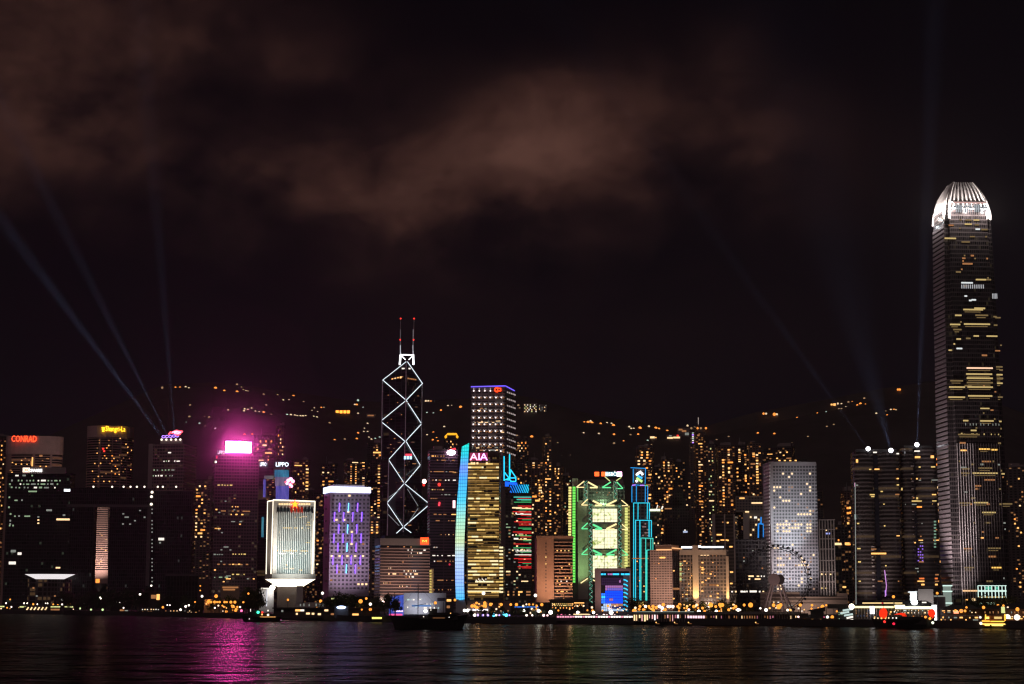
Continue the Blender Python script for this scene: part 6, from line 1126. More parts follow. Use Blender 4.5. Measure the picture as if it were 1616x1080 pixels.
    q.lit(1213, 949.5, 1230, 951.5, 5, 1, .7, [WHT, WRM], .8, .8); q.lit(1213, 954.5, 1296, 957, 24, 1, .35, [WRM, DIMW, DIM], .7, .8, .3); q.lit(1264, 963.5, 1273, 965.5, 3, 1, .9, [WHT], .8, .8); q.flood(1270, 963, -30, 1270, 950, 22000, (1, .75, .6), 130)
    q = low('dark_roof_shed', 'dark gabled shed roof beside the white lit stair at the terminal', 'shed', 1279, 1300, 965, GD(1290, 20), 14); a = q.H; MB().prism([(q.xa - 2, -1), (q.xb + 1, -1), (q.xb + 1, 14), (q.xa - 2, 14)], a, lambda x, y: a + .3 + (x - q.xa + 2) * .22).build('shed_roof', soot, q.o)
    q = low('bus_shelter', 'orange red lit shelter under the dark shed roof', 'shelter', 1264, 1324, 976, GD(1294, 8), 5, soot); q.lit(1265, 977, 1323, 980.5, 22, 1, .7, [ORG, AMB, E('redorange', (0, 0, 0), 0), DIM], .8, .8, .3)
    # star ferry style terminal
    q = B('ferry_terminal', 'wide old ferry terminal with bright lit eaves and dark hipped roof', 1346, 1474, 957, GD(1410, 30), 30, cat='ferry terminal', yref=965)
    dk = P('terminal_dark', (.06, .05, .05)); MB().box(q.xa, q.xb, 2, 30, -1, q.H).build('hall', dk, q.o)
    zt = q.L(1410, 948)[1]; MB().prism([(q.xa - 2, -3), (q.xb + 2, -3), (q.xb + 2, 33), (q.xa - 2, 33)], q.H, zt, [(q.L(1372, 950)[0], 8), (q.L(1462, 950)[0], 8), (q.L(1462, 950)[0], 22), (q.L(1372, 950)[0], 22)]).build('hipped_roof', soot, q.o)
    ew = E('eave_yellow', (1, .78, .36), 2.2, 'AUTO'); q.w(1345, 956.8, 1412, 959.8, ew, 'eave_light', y=-2.8); q.w(1413, 957.5, 1472, 961.3, E('eave_bright', (1, .82, .45), 4, 'AUTO'), 'eave_light', y=-2.8); q.w(1361, 951, 1424, 953, E('eave_amber', (1, .7, .3), 1.1), 'upper_eave_light', y=-1.5); q.w(1412, 955, 1428, 959, E('eave_bright', (0, 0, 0), 0), 'eave_light', y=-2.6)
    for k in range(26): x = 1350 + 4.7 * k; q.w(x, 960, x + .8, 977, P('column_grey', (0, 0, 0)), 'column', y=-1, t=.5)
    q.lit(1350, 962, 1374, 974, 10, 3, .4, [E('blue_dim', (.1, .2, .5), .3), DIM], .4, .6); q.lit(1412, 962, 1468, 969, 26, 2, .55, [WHT, COOL, AMB, WRM], .5, .6, .2); q.lit(1376, 962, 1412, 976, 12, 3, .25, [AMB, DIM], .4, .5); q.lit(1440, 972, 1466, 975, 8, 1, .6, [WHT, ORG], .6, .7)
    q.w(1373, 957, 1380, 969, E('lantern_white', (1, .95, .95), 5, 'AUTO'), 'lit_gable', y=-4); v = q.V(1344, 957.5, -3); MB().ball(tuple(v), 1.7).build('end_lamp', E('end_lamp', (1, .9, .65), 4), q.o)
    v = q.V(1443, 950.7, -4); MB().ball(tuple(v), 1.95, 14, 8, .8).build('round_sign', E('round_sign_white', (.9, 1, .98), 9, 'AUTO'), q.o); q.w(1455, 950, 1462, 952, WHT, 'sign_strip', y=-2)
    s = B('clock_tower', 'white floodlit stub tower above the ferry terminal roof', 1436, 1447, 934, 1200, 7, cat='tower', yref=940); s.body(P('tower_white', (.7, .72, .74)), roof=False); s.w(1433, 933.5, 1447.5, 935.5, P('tower_white', (0, 0, 0)), 'cornice', t=1); s.flood(1441, 950, -9, 1441, 941, 9000, (.95, 1, 1), 100)
    s = B('white_block', 'plain pale concrete block left of the skyscraper base', 1449, 1473, 930, 1300, 14, cat='block', yref=940); s.body(P('block_grey', (.36, .33, .33)), roof=False); s.flood(1461, 960, -16, 1461, 940, 9000, (.95, .9, .85), 110)
    s = B('low_block', 'low grey block touching the foot of the tallest skyscraper', 1473, 1492, 940, 1320, 14, cat='block', yref=945); s.body(P('block_grey2', (.24, .22, .22)), roof=False); s.w(1474, 940, 1492, 942, DIMW, 'cornice', t=.5)
    s = B('lit_column', 'tall white glowing cabinet at the right end of the ferry terminal', 1470, 1478, 955, GD(1474, 20), 5, cat='kiosk', yref=960); s.body(E('cabinet_white', (1, .97, .95), 3.2, 'AUTO'), 'lit_cabinet', roof=False)
    q = B('pier_hall', 'dark hip roofed pier with lamps under it right of the terminal', 1484, 1546, 960, GD(1515, 24), 24, cat='pier', yref=965); MB().box(q.xa, q.xb, 4, 24, -1, q.H).build('hall', dk, q.o); a = q.L(1515, 955)[1]
    MB().prism([(q.xa - 1, -2), (q.xb + 1, -2), (q.xb + 1, 25), (q.xa - 1, 25)], q.H - .6, a, [(q.xa + 6, 8), (q.xb - 4, 8), (q.xb - 4, 18), (q.xa + 6, 18)]).build('hipped_roof', soot, q.o); q.lit(1486, 963, 1544, 968, 20, 2, .35, [AMB, WRM, DIMW, ORG], .6, .6, .2); q.lit(1484, 973, 1544, 980, 20, 2, .5, [DIMW, DIM, AMB], .7, .7, .3); q.w(1484, 971, 1546, 972.6, P('deck_pale', (.4, .36, .33)), 'deck_edge', t=1); q.w(1505, 965, 1513, 968.5, E('poster_red', (1, .3, .15), 2.2), 'poster')
    q = B('pier_hall', 'dark hip roofed pier behind the golden lit ferry at the frame edge', 1540, 1660, 960, GD(1600, 30), 24, cat='pier', yref=965); MB().box(q.xa, q.xb, 4, 24, -1, q.H).build('hall', P('pier_wood', (.16, .08, .05)), q.o); a = q.L(1580, 951)[1]
    MB().prism([(q.xa - 1, -2), (q.xb + 1, -2), (q.xb + 1, 25), (q.xa - 1, 25)], q.H - .6, a, [(q.xa + 22, 8), (q.xb - 4, 8), (q.xb - 4, 18), (q.xa + 22, 18)]).build('hipped_roof', soot, q.o); q.lit(1548, 964, 1616, 969, 26, 1, .6, [DIM, DIM, DIMW], .6, .7); q.lit(1590, 972, 1620, 978, 10, 2, .85, [AMB, YEL, WRM], .7, .6, .3); v = q.V(1583, 963.5, -3); MB().bar((v.x, v.y, v.z - 1.5), (v.x, v.y, v.z + 2), 1.0).build('finial_lamp', LIME, q.o)
    for x in (1590, 1605): v = q.V(x, 974.5, -2); MB().ball(tuple(v), 1.7).build('wall_lamp', E('lamp_white', (0, 0, 0), 0), q.o)
    q = B('stair_block', 'white lit zigzag stair and ramp beside the ferry terminal', 1322, 1348, 958, GD(1335, 24), 8, cat='stairs', yref=965); q.body(soot, roof=False)
    for k, z in enumerate(((1330, 962, 1345, 962.9), (1326, 966.5, 1340, 967.5), (1332, 970, 1346, 971), (1336, 974, 1347, 976.6), (1334, 979, 1347, 982))): q.line([(z[0], z[1] + 1.8), (z[2], z[1] - .6)], .55, COOL if k < 3 else WHT, 'lit_flight')
    q.lit(1323, 962, 1330, 978, 3, 5, .5, [DGR, WRM], .6, .5); MB().prism([(q.xa - 6, -2), (q.xb, -2), (q.xb, 9), (q.xa - 6, 9)], q.H - 1, lambda x, y: q.H + 1.6).build('awning', soot, q.o)
    # ferris wheel
    wheel()
def wheel():
    D = 1330; q = B('ferris_wheel', 'dark ferris wheel with round hub standing in front of the pale tower', 1170, 1278, 862, D, 10, cat='ferris wheel', yref=915)
    c = q.V(1225, 915, 5); R_ = (q.V(1277, 915, 5) - c).length; rim = P('wheel_rim', (.09, .085, .09)); n = 42
    for yy, rr in ((3.6, R_), (6.4, R_), (3.8, R_ * .94), (6.2, R_ * .94)):
        mb = MB(); pts = [(c.x + rr * math.cos(2 * math.pi * k / n), yy, c.z + rr * math.sin(2 * math.pi * k / n)) for k in range(n)]
        for k in range(n): mb.bar(pts[k], pts[(k + 1) % n], .22)
        ring = mb.build('rim_ring', rim, q.o)
    mb = MB()
    for k in range(n):
        t = 2 * math.pi * k / n; mb.bar((c.x + R_ * .94 * math.cos(t), 3.8, c.z + R_ * .94 * math.sin(t)), (c.x + R_ * math.cos(t + .07), 3.6, c.z + R_ * math.sin(t + .07)), .15); mb.bar((c.x + R_ * math.cos(t), 3.6, c.z + R_ * math.sin(t)), (c.x + R_ * math.cos(t), 6.4, c.z + R_ * math.sin(t)), .15)
    mb.build('rim_lattice', rim, q.o)
    for k in range(14):
        t = 2 * math.pi * (k + .3) / 14; MB().bar((c.x, 2 + 6 * (k % 2), c.z), (c.x + R_ * .94 * math.cos(t), 5, c.z + R_ * .94 * math.sin(t)), .14).build('spoke', P('spoke_grey', (.22, .2, .2)), q.o)
    for k in range(n):
        t = 2 * math.pi * k / n; MB().ball((c.x + (R_ + 1.1) * math.cos(t), 5, c.z + (R_ + 1.1) * math.sin(t)), .95, 8, 5, .95).build('gondola', P('gondola_dark', (.05, .055, .055), .3), ring)
    hb = P('hub_brown', (.5, .36, .36)); rh = (q.V(1236.5, 915, 0) - q.V(1225, 915, 0)).length
    for dx, rr, yy in ((-1.6, .82, -1.5), (2.4, .72, -.6)):
        mb = MB(); m_ = 18; a = [(c.x + dx + rh * rr * math.cos(2 * math.pi * k / m_), c.z + rh * rr * math.sin(2 * math.pi * k / m_)) for k in range(m_)]
        mb.v = [(x, yy, z) for x, z in a] + [(x, yy + 6, z) for x, z in a]; mb.f = [tuple(range(m_)), tuple(reversed(range(m_, 2 * m_)))] + [(k, m_ + k, m_ + (k + 1) % m_, (k + 1) % m_) for k in range(m_)]; mb.build('hub_disc', hb if dx < 0 else P('hub_dark', (.09, .07, .07)), q.o)
    lg = P('leg_grey', (.62, .46, .44))
    for fx, y0, y1 in ((1203, -6, 0), (1209, -6, 0), (1196, 14, 8), (1239, -6, 0), (1249, -6, 0), (1256, 14, 8)):
        b0 = q.V(fx, 965, y0); tx = c.x + (-3 if fx < 1225 else 3) * (.6 if fx in (1209, 1239) else 1.2)
        MB().bar((b0.x, y0, -1), (tx, y1, c.z - rh * .6), .65, 8).build('support_leg', lg, q.o)
    MB().box(q.xa + 6, q.xb - 2, -3, 12, -1, 2.2).build('boarding_deck', soot, q.o); q.flood(1225, 966, -32, 1225, 920, 9000, (1, .8, .75), 75)  # spot added to brighten the hub and legs
    r = random.Random(1)
def street_glow():
    # point lights added by the road: extra warm glow on ground, trees and podiums
    for px, en, col in ((330, 9000, (1, .42, .1)), (360, 9000, (1, .42, .1)), (455, 4000, (1, .5, .2)), (505, 3000, (1, .5, .2)), (569, 3500, (1, .5, .2)), (690, 4500, (1, .55, .25)), (755, 9000, (1, .5, .2)), (792, 5000, (1, .5, .2)), (850, 6000, (.95, 1, .8)), (900, 7000, (1, .6, .3)), (1015, 9000, (1, .55, .2)), (1050, 9000, (1, .6, .3)), (1080, 8000, (1, .5, .18)), (1120, 9000, (1, .5, .18)), (1160, 7000, (1, .5, .18)), (1225, 6000, (1, .45, .15)), (1300, 9000, (1, .42, .12)), (1510, 6000, (1, .5, .2)), (1590, 6000, (1, .5, .2)), (84, 2500, (1, .5, .2)), (52, 2500, (1, .6, .3))):
        ld = bpy.data.lights.new('road_glow_fill', 'POINT'); ld.energy = en * .22; ld.color = col; ld.shadow_soft_size = 1.5; D = GD(px, 62); o = bpy.data.objects.new('road_glow_fill', ld); o.location = at(px, 958, D); o.location.z = GZ + 10; link(o)
def trees():
    r = random.Random(17); leaf = P('foliage', (.055, .075, .035), .8, 0, .5, .6); bark = P('bark', (.08, .06, .045)); meshes = []
    for v_ in range(4):
        rr = random.Random(v_ + 40); mb = MB(); cl = [(rr.uniform(-3, 3), rr.uniform(-3, 3), rr.uniform(5, 10.5), rr.uniform(1.4, 2.8)) for _ in range(11)]
        for _ in range(750):
            c = rr.choice(cl); u = Vector((rr.gauss(0, 1), rr.gauss(0, 1), rr.gauss(0, 1))).normalized() * c[3] * rr.uniform(.6, 1.1); p = Vector(c[:3]) + u; s = rr.uniform(.25, .6)
            a = Vector((rr.gauss(0, 1), rr.gauss(0, 1), rr.gauss(0, 1))).normalized(); b_ = a.orthogonal().normalized(); i = len(mb.v)
            mb.v += [tuple(p + a * s), tuple(p + b_ * s * .7), tuple(p - a * s), tuple(p - b_ * s * .7)]; mb.f.append((i, i + 1, i + 2, i + 3))
        me = bpy.data.meshes.new('crown'); me.from_pydata(mb.v, [], mb.f); me.materials.append(leaf)
        tb = MB().bar((0, 0, -1), (.1, 0, 4), .32, 6).bar((.1, 0, 4), (.4, .2, 7.5), .22, 6)
        for c in cl[:6]: tb.bar((.1, 0, 3.8), c[:3], .12, 5)
        tm = bpy.data.meshes.new('trunk'); tm.from_pydata(tb.v, [], tb.f); tm.materials.append(bark); meshes.append((me, tm))
    def tree(px, D, s, lab, grp):
        me, tm = r.choice(meshes); x = at(px, 965, D).x; o = link(bpy.data.objects.new('tree', None)); o.location = (x, D, GZ); o.scale = (s, s, s); o.rotation_euler = (0, 0, r.uniform(0, 6)); tag(o, lab, 'tree', grp)
        link(bpy.data.objects.new('crown', me), o); link(bpy.data.objects.new('trunk', tm), o)
    for k in range(26): tree(100 + 8.5 * k * .72 + r.uniform(-3, 3), GD(180, 50 + (k % 4) * 32), r.uniform(.9, 1.9), 'dark leafy tree in the unlit waterfront park', 'trees in the waterfront park')
    for k in range(12): tree(255 + 13 * k, GD(255 + 13 * k, 40 + (k % 3) * 22), r.uniform(.8, 1.5), 'dark tree among the orange lamps of the left shore', 'trees among the orange lamps')
    for k in range(5): tree(388 + 5 * k, GD(390, 120 + 20 * (k % 2)), r.uniform(1.5, 2.1), 'tall dark tree left of the floodlit annex', 'trees left of the floodlit annex')
    for k in range(14): tree(515 + 8.4 * k, GD(560, 60 + (k % 3) * 30), r.uniform(.9, 1.5), 'dark tree at the foot of the violet lit hotel', 'trees at the foot of the hotel')
    for k in range(6): tree(1000 + 3.4 * k, GD(1005, 60 + 20 * (k % 2)), r.uniform(.9, 1.3), 'dark green tree below the stepped neon tower', 'trees below the stepped neon tower')
    for k in range(10): tree(1075 + 12 * k, GD(1100, 60 + 20 * (k % 3)), r.uniform(.7, 1.1), 'low dark tree along the lamp lit central quay', 'trees along the central quay')
    for k in range(9): tree(745 + 16 * k, GD(800, 20), r.uniform(.45, .7), 'small dark shrub like tree on the quay before the striped tower', 'small trees on the quay')
    for k in range(5): tree(1538 + 16 * k, GD(1570, 70), r.uniform(1.0, 1.4), 'dark tree rising behind the right hand pier roofs', 'trees behind the pier roofs')
def seawall():
    st = P('seawall_stone', (.06, .055, .055), .8); xs = [-300, 0, 100, 200, 300, 400, 500, 600, 700, 800, 900, 1000, 1100, 1200, 1300, 1400, 1500, 1616, 1900]
    mb = MB()
    for a, c in zip(xs, xs[1:]):
        p, q_ = at(a, 975, shore(a) - 1.2), at(c, 975, shore(c) - 1.2); mb.prism([(p.x, p.y), (q_.x, q_.y), (q_.x, q_.y + 1), (p.x, p.y + 1)], -2, GZ + 1.1)
    tag(mb.build('sea_wall', st), 'dark stone sea wall running along the whole far shore', 'sea wall')
def boats():
    def hull(q, x0, x1, yw, ytop, wd, mat, bow=1, sheer=(.0, .0), name='hull'):
        # pixel extents at the boat's plane, curved sides
        a, c = q.V(x0, yw, 0), q.V(x1, yw, 0); zt = q.V((x0 + x1) / 2, ytop, 0).z; L_ = c.x - a.x; n = 12; mb = MB(); rows = []
        for k in range(n + 1):
            u = k / n; x = a.x + L_ * u; h = wd / 2 * max(.04, (1 - abs(2 * u - 1) ** 3)); zs = zt + sheer[0] * (1 - u) ** 3 + sheer[1] * u ** 3; ov = (2 * u - 1) ** 3 * L_ * .05
            rows.append([(x - ov, -h * .4, -q.o.location.z - .5), (x + ov * .6, -h, zs), (x + ov * .6, h, zs), (x - ov, h * .4, -q.o.location.z - .5)])
        for rw in rows: mb.v += rw
        for k in range(n):
            i = 4 * k
            for j in range(4): mb.f.append((i + j, i + (j + 1) % 4, i + 4 + (j + 1) % 4, i + 4 + j))
        mb.f += [(0, 3, 2, 1), (4 * n, 4 * n + 1, 4 * n + 2, 4 * n + 3)]; return mb.build(name, mat, q.o)
    blk = P('boat_black', (.025, .022, .022), .6); bw = lambda yw: F * CH / (yw - 945)
    def ball(q, x, y, r, mt, nm, yy=-3): v = q.V(x, y, yy); return MB().ball(tuple(v), r, 8, 6).build(nm, mt, q.o)
    # junk in the middle
    q = B('wooden_junk', 'big dark wooden junk with tall bare masts and a dazzling deck lamp', 616, 737, 976, bw(991.5), 9, cat='boat', gz=0, yref=983)
    hull(q, 618, 735, 991.5, 978, 9, blk, sheer=(2.4, 2.6)); z1 = q.V(675, 978).z
    cab = lambda x0, x1, y0, y1, w_, nm='deckhouse', mt=blk: MB().box(q.V(x0, y1).x, q.V(x1, y1).x, -w_, w_, q.V(x0, y1).z, q.V(x0, y0).z).build(nm, mt, q.o)
    cab(676, 722, 971, 979, 3); MB().prism([(q.V(674, 970).x, -4), (q.V(728, 970).x, -4), (q.V(728, 970).x, 4), (q.V(674, 970).x, 4)], q.V(680, 971).z, q.V(680, 967).z, [(q.V(678, 966).x, -3), (q.V(722, 968).x, -3), (q.V(722, 968).x, 3), (q.V(678, 966).x, 3)]).build('awning_roof', blk, q.o)
    cab(640, 660, 975, 980, 2.6); cab(676, 690, 961, 967, 2, 'upper_cabin')
    for x, y, r_ in ((660, 922, .22), (622.5, 934, .16), (700, 950, .12)): v = q.V(x, y); MB().bar((v.x, 0, 1), tuple(v), r_).build('mast', blk, q.o)
    for p1, p2 in (((660, 924), (618, 977)), ((660, 924), (700, 968)), ((622.5, 935), (617, 976))): MB().bar(tuple(q.V(*p1)), tuple(q.V(*p2)), .05).build('rigging', blk, q.o)
    MB().bar(tuple(q.V(650, 957)), tuple(q.V(672, 953)), .12).build('yard_spar', blk, q.o)
    ball(q, 671.5, 964.6, .95, E('floodlight_star', (0, 0, 0), 0), 'deck_lamp'); ball(q, 680, 963, .3, WHT, 'cabin_lamp'); ball(q, 709, 975.5, .5, BRT, 'cabin_lamp'); ball(q, 668.5, 973.5, .3, WHT, 'rail_lamp'); ball(q, 711, 968.5, .45, AMB, 'cabin_lamp')
    q.w(683, 975.2, 702, 975.8, DIM, 'rail_glint', y=-4.5)
    q = B('motor_launch', 'low dark launch with green red and cream lamps on the pink lit water', 380, 444, 968, bw(980.5), 6, cat='boat', gz=0, yref=974)
    hull(q, 382, 443, 980.5, 974.5, 7, blk, sheer=(1.4, .2)); MB().box(q.V(392, 974).x, q.V(424, 974).x, -2.4, 2.4, 1, q.V(400, 968).z).build('cabin', blk, q.o); MB().box(q.V(395, 968).x, q.V(412, 968).x, -2, 2, 2, q.V(400, 963.5).z).build('wheelhouse', blk, q.o)
    for x, y, r_, mt, nm in ((407.3, 966.5, .95, E('lamp_green_pure', (.05, 1, .5), 3.5), 'green_lamp'), (414, 966.7, .75, RED, 'red_lamp'), (423, 970.7, .8, E('lamp_cream', (1, .75, .5), 2.5), 'stern_lamp'), (413.5, 970, .6, AMB, 'cabin_lamp'), (423, 963.8, .6, WHT, 'mast_lamp'), (393.5, 977, .35, WHT, 'bow_lamp')): ball(q, x, y, r_, mt, nm)
    q.w(410, 973.6, 435, 974.2, AMB, 'deck_glow', y=-3); q.w(395, 961, 396, 965.5, WHT, 'wheelhouse_light', y=-2.2)
    q = B('lit_barge', 'long low boat glowing solid yellow at deck level left of the junk', 585, 618, 973, bw(981), 6, cat='boat', gz=0, yref=976)
    hull(q, 585, 617, 981, 978.5, 6, blk); q.w(587, 974.2, 604, 977, E('deck_yellow', (1, .8, .15), 1.9), 'deck_light', y=-2); q.w(604.5, 974.6, 614, 977.8, E('deck_yellow', (0, 0, 0), 0), 'deck_light', y=-2); MB().box(q.V(586, 974).x, q.V(615, 974).x, -1.8, 3, 1, q.V(600, 973.2).z).build('cabin', blk, q.o)
    # red sailed junk
    q = B('red_sail_junk', 'dark junk with glowing scarlet furled sails in front of the ferry terminal', 1374, 1476, 976, bw(990.5), 9, cat='boat', gz=0, yref=984)
    hull(q, 1378, 1474, 990.5, 979.5, 9, blk, sheer=(1.5, 2.4)); MB().box(q.V(1408, 980).x, q.V(1462, 980).x, -3, 3, 2, q.V(1430, 973).z).build('deckhouse', blk, q.o); MB().box(q.V(1428, 980).x, q.V(1466, 980).x, -3.4, 3.4, q.V(1430, 971.5).z, q.V(1430, 970.5).z).build('deck_awning', blk, q.o)
    m, b = newmat('red_sail'); o = b.n('ShaderNodeOutputMaterial'); pr = b.n('ShaderNodeBsdfPrincipled'); t = b.n('ShaderNodeTexCoord'); s = b.n('ShaderNodeSeparateXYZ'); b.l(t.outputs['Object'], s.inputs[0])
    k = b.m('LESS_THAN', b.m('FRACT', b.m('DIVIDE', s.outputs[2], .8)), .15); b.l(b.mix(k, (.8, .04, .02), (.3, .015, .01)), pr.inputs['Base Color']); pr.inputs['Emission Color'].default_value = (1, .035, .008, 1); b.l(b.m('MULTIPLY_ADD', k, -.5, 1.15), pr.inputs['Emission Strength']); b.l(pr.outputs[0], o.inputs[0]); m.cycles.emission_sampling = 'NONE'
    def sail(pts, nm='sail'):
        vs = [q.V(x, y, -1.0) for x, y in pts]; n = len(vs); cx = sum((v.x for v in vs)) / n; cz = sum(v.z for v in vs) / n; mb = MB()
        mb.v = [(v.x, -1.0, v.z) for v in vs] + [(cx, -1.7, cz), (cx, -.6, cz)]; mb.f = [(k, (k + 1) % n, n) for k in range(n)] + [((k + 1) % n, k, n + 1) for k in range(n)]; mb.build(nm, m, q.o)
    sail([(1390, 976), (1387.2, 970), (1388, 964), (1391, 960.5), (1395, 959.3), (1398.5, 961.5), (1400.5, 966), (1400, 972), (1397, 976.5)]); sail([(1411, 970), (1416, 968.3), (1423, 967.2), (1428, 968), (1431, 972), (1430, 974.5), (1426, 973.5), (1422, 970.6), (1416, 970)], 'sail'); sail([(1465, 970), (1464.5, 965), (1468, 962), (1472, 961), (1475, 964), (1476.5, 969), (1474, 974), (1471, 976.5), (1468, 974)])
    for x, y in ((1394, 951), (1411.5, 950), (1470, 955)): v = q.V(x, y); MB().bar((v.x, 0, 1), tuple(v), .12).build('mast', blk, q.o)
    for x, y, r_, mt, nm in ((1396, 981.3, .7, RED, 'hull_lamp'), (1410.5, 984.3, .8, E('lamp_crimson', (1, .02, .06), 1.6), 'hull_lamp'), (1428.5, 980.8, .6, E('lamp_tomato', (1, .15, .06), 2), 'hull_lamp'), (1472, 983, .75, E('lamp_lemon', (.9, 1, .7), 1.8), 'stern_lamp'), (1467.5, 976.3, .7, E('lamp_flame', (1, .3, .03), 2.4), 'sail_lamp'), (1460.5, 974, .7, ORG, 'sail_lamp'), (1380, 975.8, .4, WRM, 'deck_lamp'), (1385.5, 975.8, .4, WRM, 'deck_lamp'), (1391, 976, .5, AMB, 'deck_lamp'), (1397.5, 976.2, .4, AMB, 'deck_lamp'), (1402.5, 975.5, .4, WRM, 'deck_lamp'), (1409, 975.5, .4, WHT, 'deck_lamp'), (1414.5, 975.5, .45, WHT, 'deck_lamp'), (1405.8, 966, .5, AMB, 'lantern'), (1411.5, 965.7, .4, WHT, 'lantern'), (1392.5, 952, .5, E('dim_crimson', (1, .02, .06), .5), 'mast_flag')): ball(q, x, y, r_, mt, nm)
    # golden ferry
    q = B('golden_ferry', 'double ended ferry outlined in golden light at the right hand pier', 1548, 1597, 972, bw(990.5), 9, cat='ferry', gz=0, yref=980)
    hull(q, 1550, 1596, 990.5, 985, 9, P('ferry_green', (.03, .06, .03))); MB().box(q.V(1551, 985).x, q.V(1594, 985).x, -3, 3, 1, q.V(1570, 977).z).build('lower_saloon', P('saloon_wood', (.3, .12, .05)), q.o); MB().box(q.V(1556, 980).x, q.V(1588, 980).x, -2.6, 2.6, q.V(1570, 977).z, q.V(1570, 971.5).z).build('upper_saloon', P('saloon_wood', (0, 0, 0)), q.o)
    gd = E('ferry_gold', (1, .48, .05), 2.0, 'AUTO'); gb = E('ferry_gold_bright', (1, .6, .12), 2.4, 'AUTO')
    q.line([(1549.5, 980.3), (1562, 980.6)], .32, gd, 'deck_neon', y=-4.6); q.line([(1563, 981), (1593, 981), (1595, 982)], .32, gd, 'deck_neon', y=-4.6); q.w(1550, 984.3, 1593, 986, gb, 'hull_strip', y=-4.6); q.w(1554, 986, 1562, 987.8, gb, 'hull_reflector', y=-4.4); q.w(1565, 986, 1583, 988.2, gb, 'hull_reflector', y=-4.4)
    q.line([(1555, 978), (1555.5, 970)], .3, gd, 'end_post', y=-3); q.line([(1586, 980), (1586, 969.5)], .38, gd, 'end_post', y=-3); q.w(1556, 973.5, 1561, 977, gb, y=-2.8); q.lit(1562, 973, 1585, 977, 9, 1, .9, [YEL, ORG, AMB], .7, .9, .2); q.w(1569, 973.5, 1581, 977, YEL, y=-2.8)
    ball(q, 1548, 984, .8, E('lamp_cream', (0, 0, 0), 0), 'bow_lamp'); ball(q, 1586, 986.5, .7, COOL, 'side_lamp'); ball(q, 1592, 986.8, .6, E('lamp_tomato', (0, 0, 0), 0), 'side_lamp'); ball(q, 1547, 974.5, .7, WHT, 'mast_lamp')
    q = B('lit_ferry', 'bright windowed ferry half cut by the right frame edge', 1594, 1640, 974, bw(989), 9, cat='ferry', gz=0, yref=981); hull(q, 1596, 1645, 989, 984.5, 9, blk); MB().box(q.V(1598, 985).x, q.V(1640, 985).x, -3, 3, 1, q.V(1600, 975.5).z).build('saloon', P('saloon_wood', (0, 0, 0)), q.o); q.lit(1598, 976.5, 1636, 980.5, 14, 1, .85, [AMB, WRM, ORG], .7, .8, .2); q.w(1606, 982.2, 1618, 984.6, BRT, 'side_lights', y=-4.8); q.w(1600, 982, 1605, 983, ORG, 'side_lights', y=-4.8)
    for x, lab in ((1037, 'tiny sampan with an amber lamp in front of the colonnade pier left end'), (1066, 'tiny sampan with an amber lamp at the middle of the colonnade pier'), (1088, 'tiny sampan with a single bright spark right of two others'), (1194, 'tiny lamp lit sampan floating below the ferris wheel legs')):
        q = B('sampan', lab, x - 4, x + 5, 983, bw(987.3), 2, cat='boat', gz=0, yref=984); hull(q, x - 4, x + 5, 987.3, 984.6, 1.8, blk, sheer=(.5, .3)); MB().bar(tuple(q.V(x, 985)), tuple(q.V(x - 1.5, 982.3)), .06).build('lamp_pole', blk, q.o); ball(q, x - 1.5, 982.6, .38, AMB, 'lamp', 0); q.w(x - 1, 984.3, x + 3.5, 984.9, DIM, 'deck_glow', y=-.6)
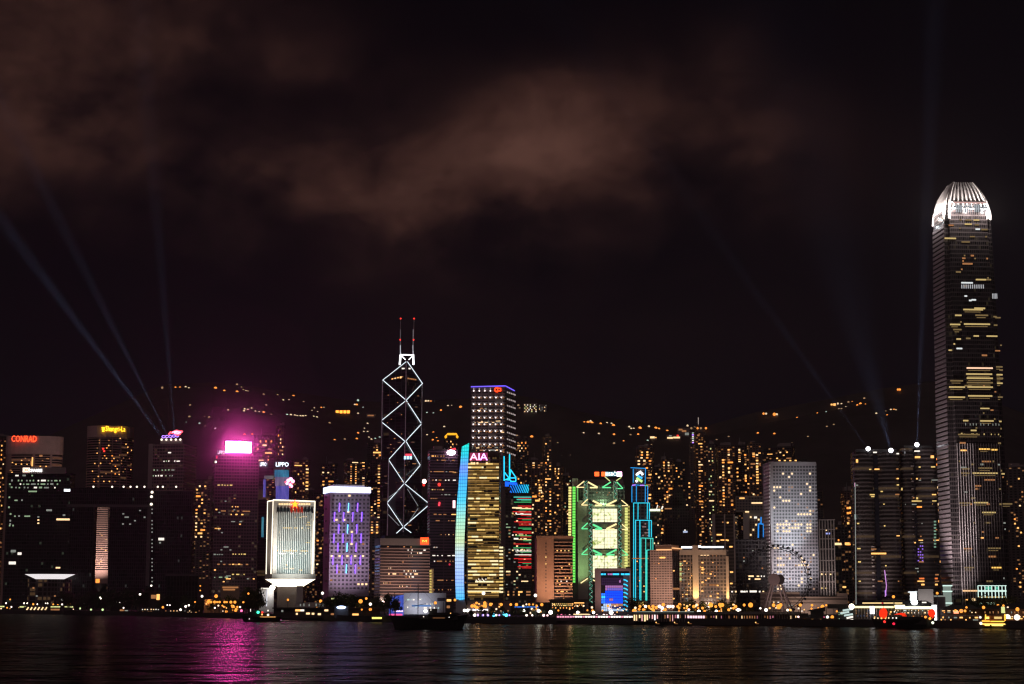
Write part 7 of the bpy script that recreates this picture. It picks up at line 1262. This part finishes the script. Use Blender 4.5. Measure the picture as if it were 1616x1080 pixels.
def searchlights():
    for (q, x, y, tx, ty, pw) in SEARCH:
        a = q.o.matrix_basis @ q.V(x, y, -1); far = 900.0
        D1 = a.y + 60; t_ = at(tx, ty, D1); a = a + (t_ - a).normalized() * 4
        ld = bpy.data.lights.new('searchlight_beam', 'AREA'); ld.shape = 'DISK'; ld.size = 1.8; ld.energy = BEAM * pw; ld.color = (.42, .55, 1); ld.spread = math.radians(BW if pw != .7 else 16)
        o = bpy.data.objects.new('searchlight_beam', ld); o.location = a; o.rotation_euler = (t_ - a).to_track_quat('-Z', 'Y').to_euler(); link(o)
        o.parent = q.o; o.matrix_parent_inverse = q.o.matrix_basis.inverted()
def haze():
    m, b = newmat('haze_air'); o = b.n('ShaderNodeOutputMaterial'); v = b.n('ShaderNodeVolumePrincipled'); v.inputs['Density'].default_value = HAZE; v.inputs['Color'].default_value = (.95, .9, .92, 1); v.inputs['Anisotropy'].default_value = .2
    b.l(v.outputs[0], o.inputs['Volume'])
    for px, py, D, R_, dens, nm in ((377, 706, 2118, 125, .0045, 'sign_halo'), (712, 714, 2076, 26, .003, 'sign_halo')):   # added volumes that shape glow halos round the two fiercest roof signs
        m2, b2 = newmat('halo_air_%d' % px); o2 = b2.n('ShaderNodeOutputMaterial'); v2 = b2.n('ShaderNodeVolumePrincipled'); v2.inputs['Color'].default_value = (1, 1, 1, 1)
        t2 = b2.n('ShaderNodeTexCoord'); ln = b2.n('ShaderNodeVectorMath', operation='LENGTH'); b2.l(t2.outputs['Object'], ln.inputs[0]); k = b2.m('MAXIMUM', b2.m('SUBTRACT', 1.0, b2.m('DIVIDE', ln.outputs['Value'], R_)), 0.0)
        b2.l(b2.m('MULTIPLY', b2.m('POWER', k, 3.2), dens), v2.inputs['Density']); b2.l(v2.outputs[0], o2.inputs['Volume']); m2.cycles.volume_sampling = 'EQUIANGULAR'
        ms = MB().ball((0, 0, 0), R_ * 1.02, 20, 12).build(nm, m2); ms.location = at(px, py, D); tag(ms, kind='stuff')
    h = MB().box(-9500, 9500, -400, 9800, -8, 1100).build('haze', m); tag(h, kind='stuff')

# ---------------------------------------------------------------- build everything
SEARCH = []
W_DARK = FA('near_black_glass', (.04, .035, .038), (.014, .012, .015), 3.8, .35, 3.2, .25, .03, (1, .6, .3), .96)
PINK, WAVE, BEAM, BW, HAZE = 200.0, 12.0, 3.6e4, 3.8, .00005
HG = build_setting(); lights_on_hill(); background_towers(); left_city(); center_left(); center(); hsbc(); center_right(); right_city()
seawall(); street(); trees(); street_glow(); boats(); searchlights()
if HAZE: haze()
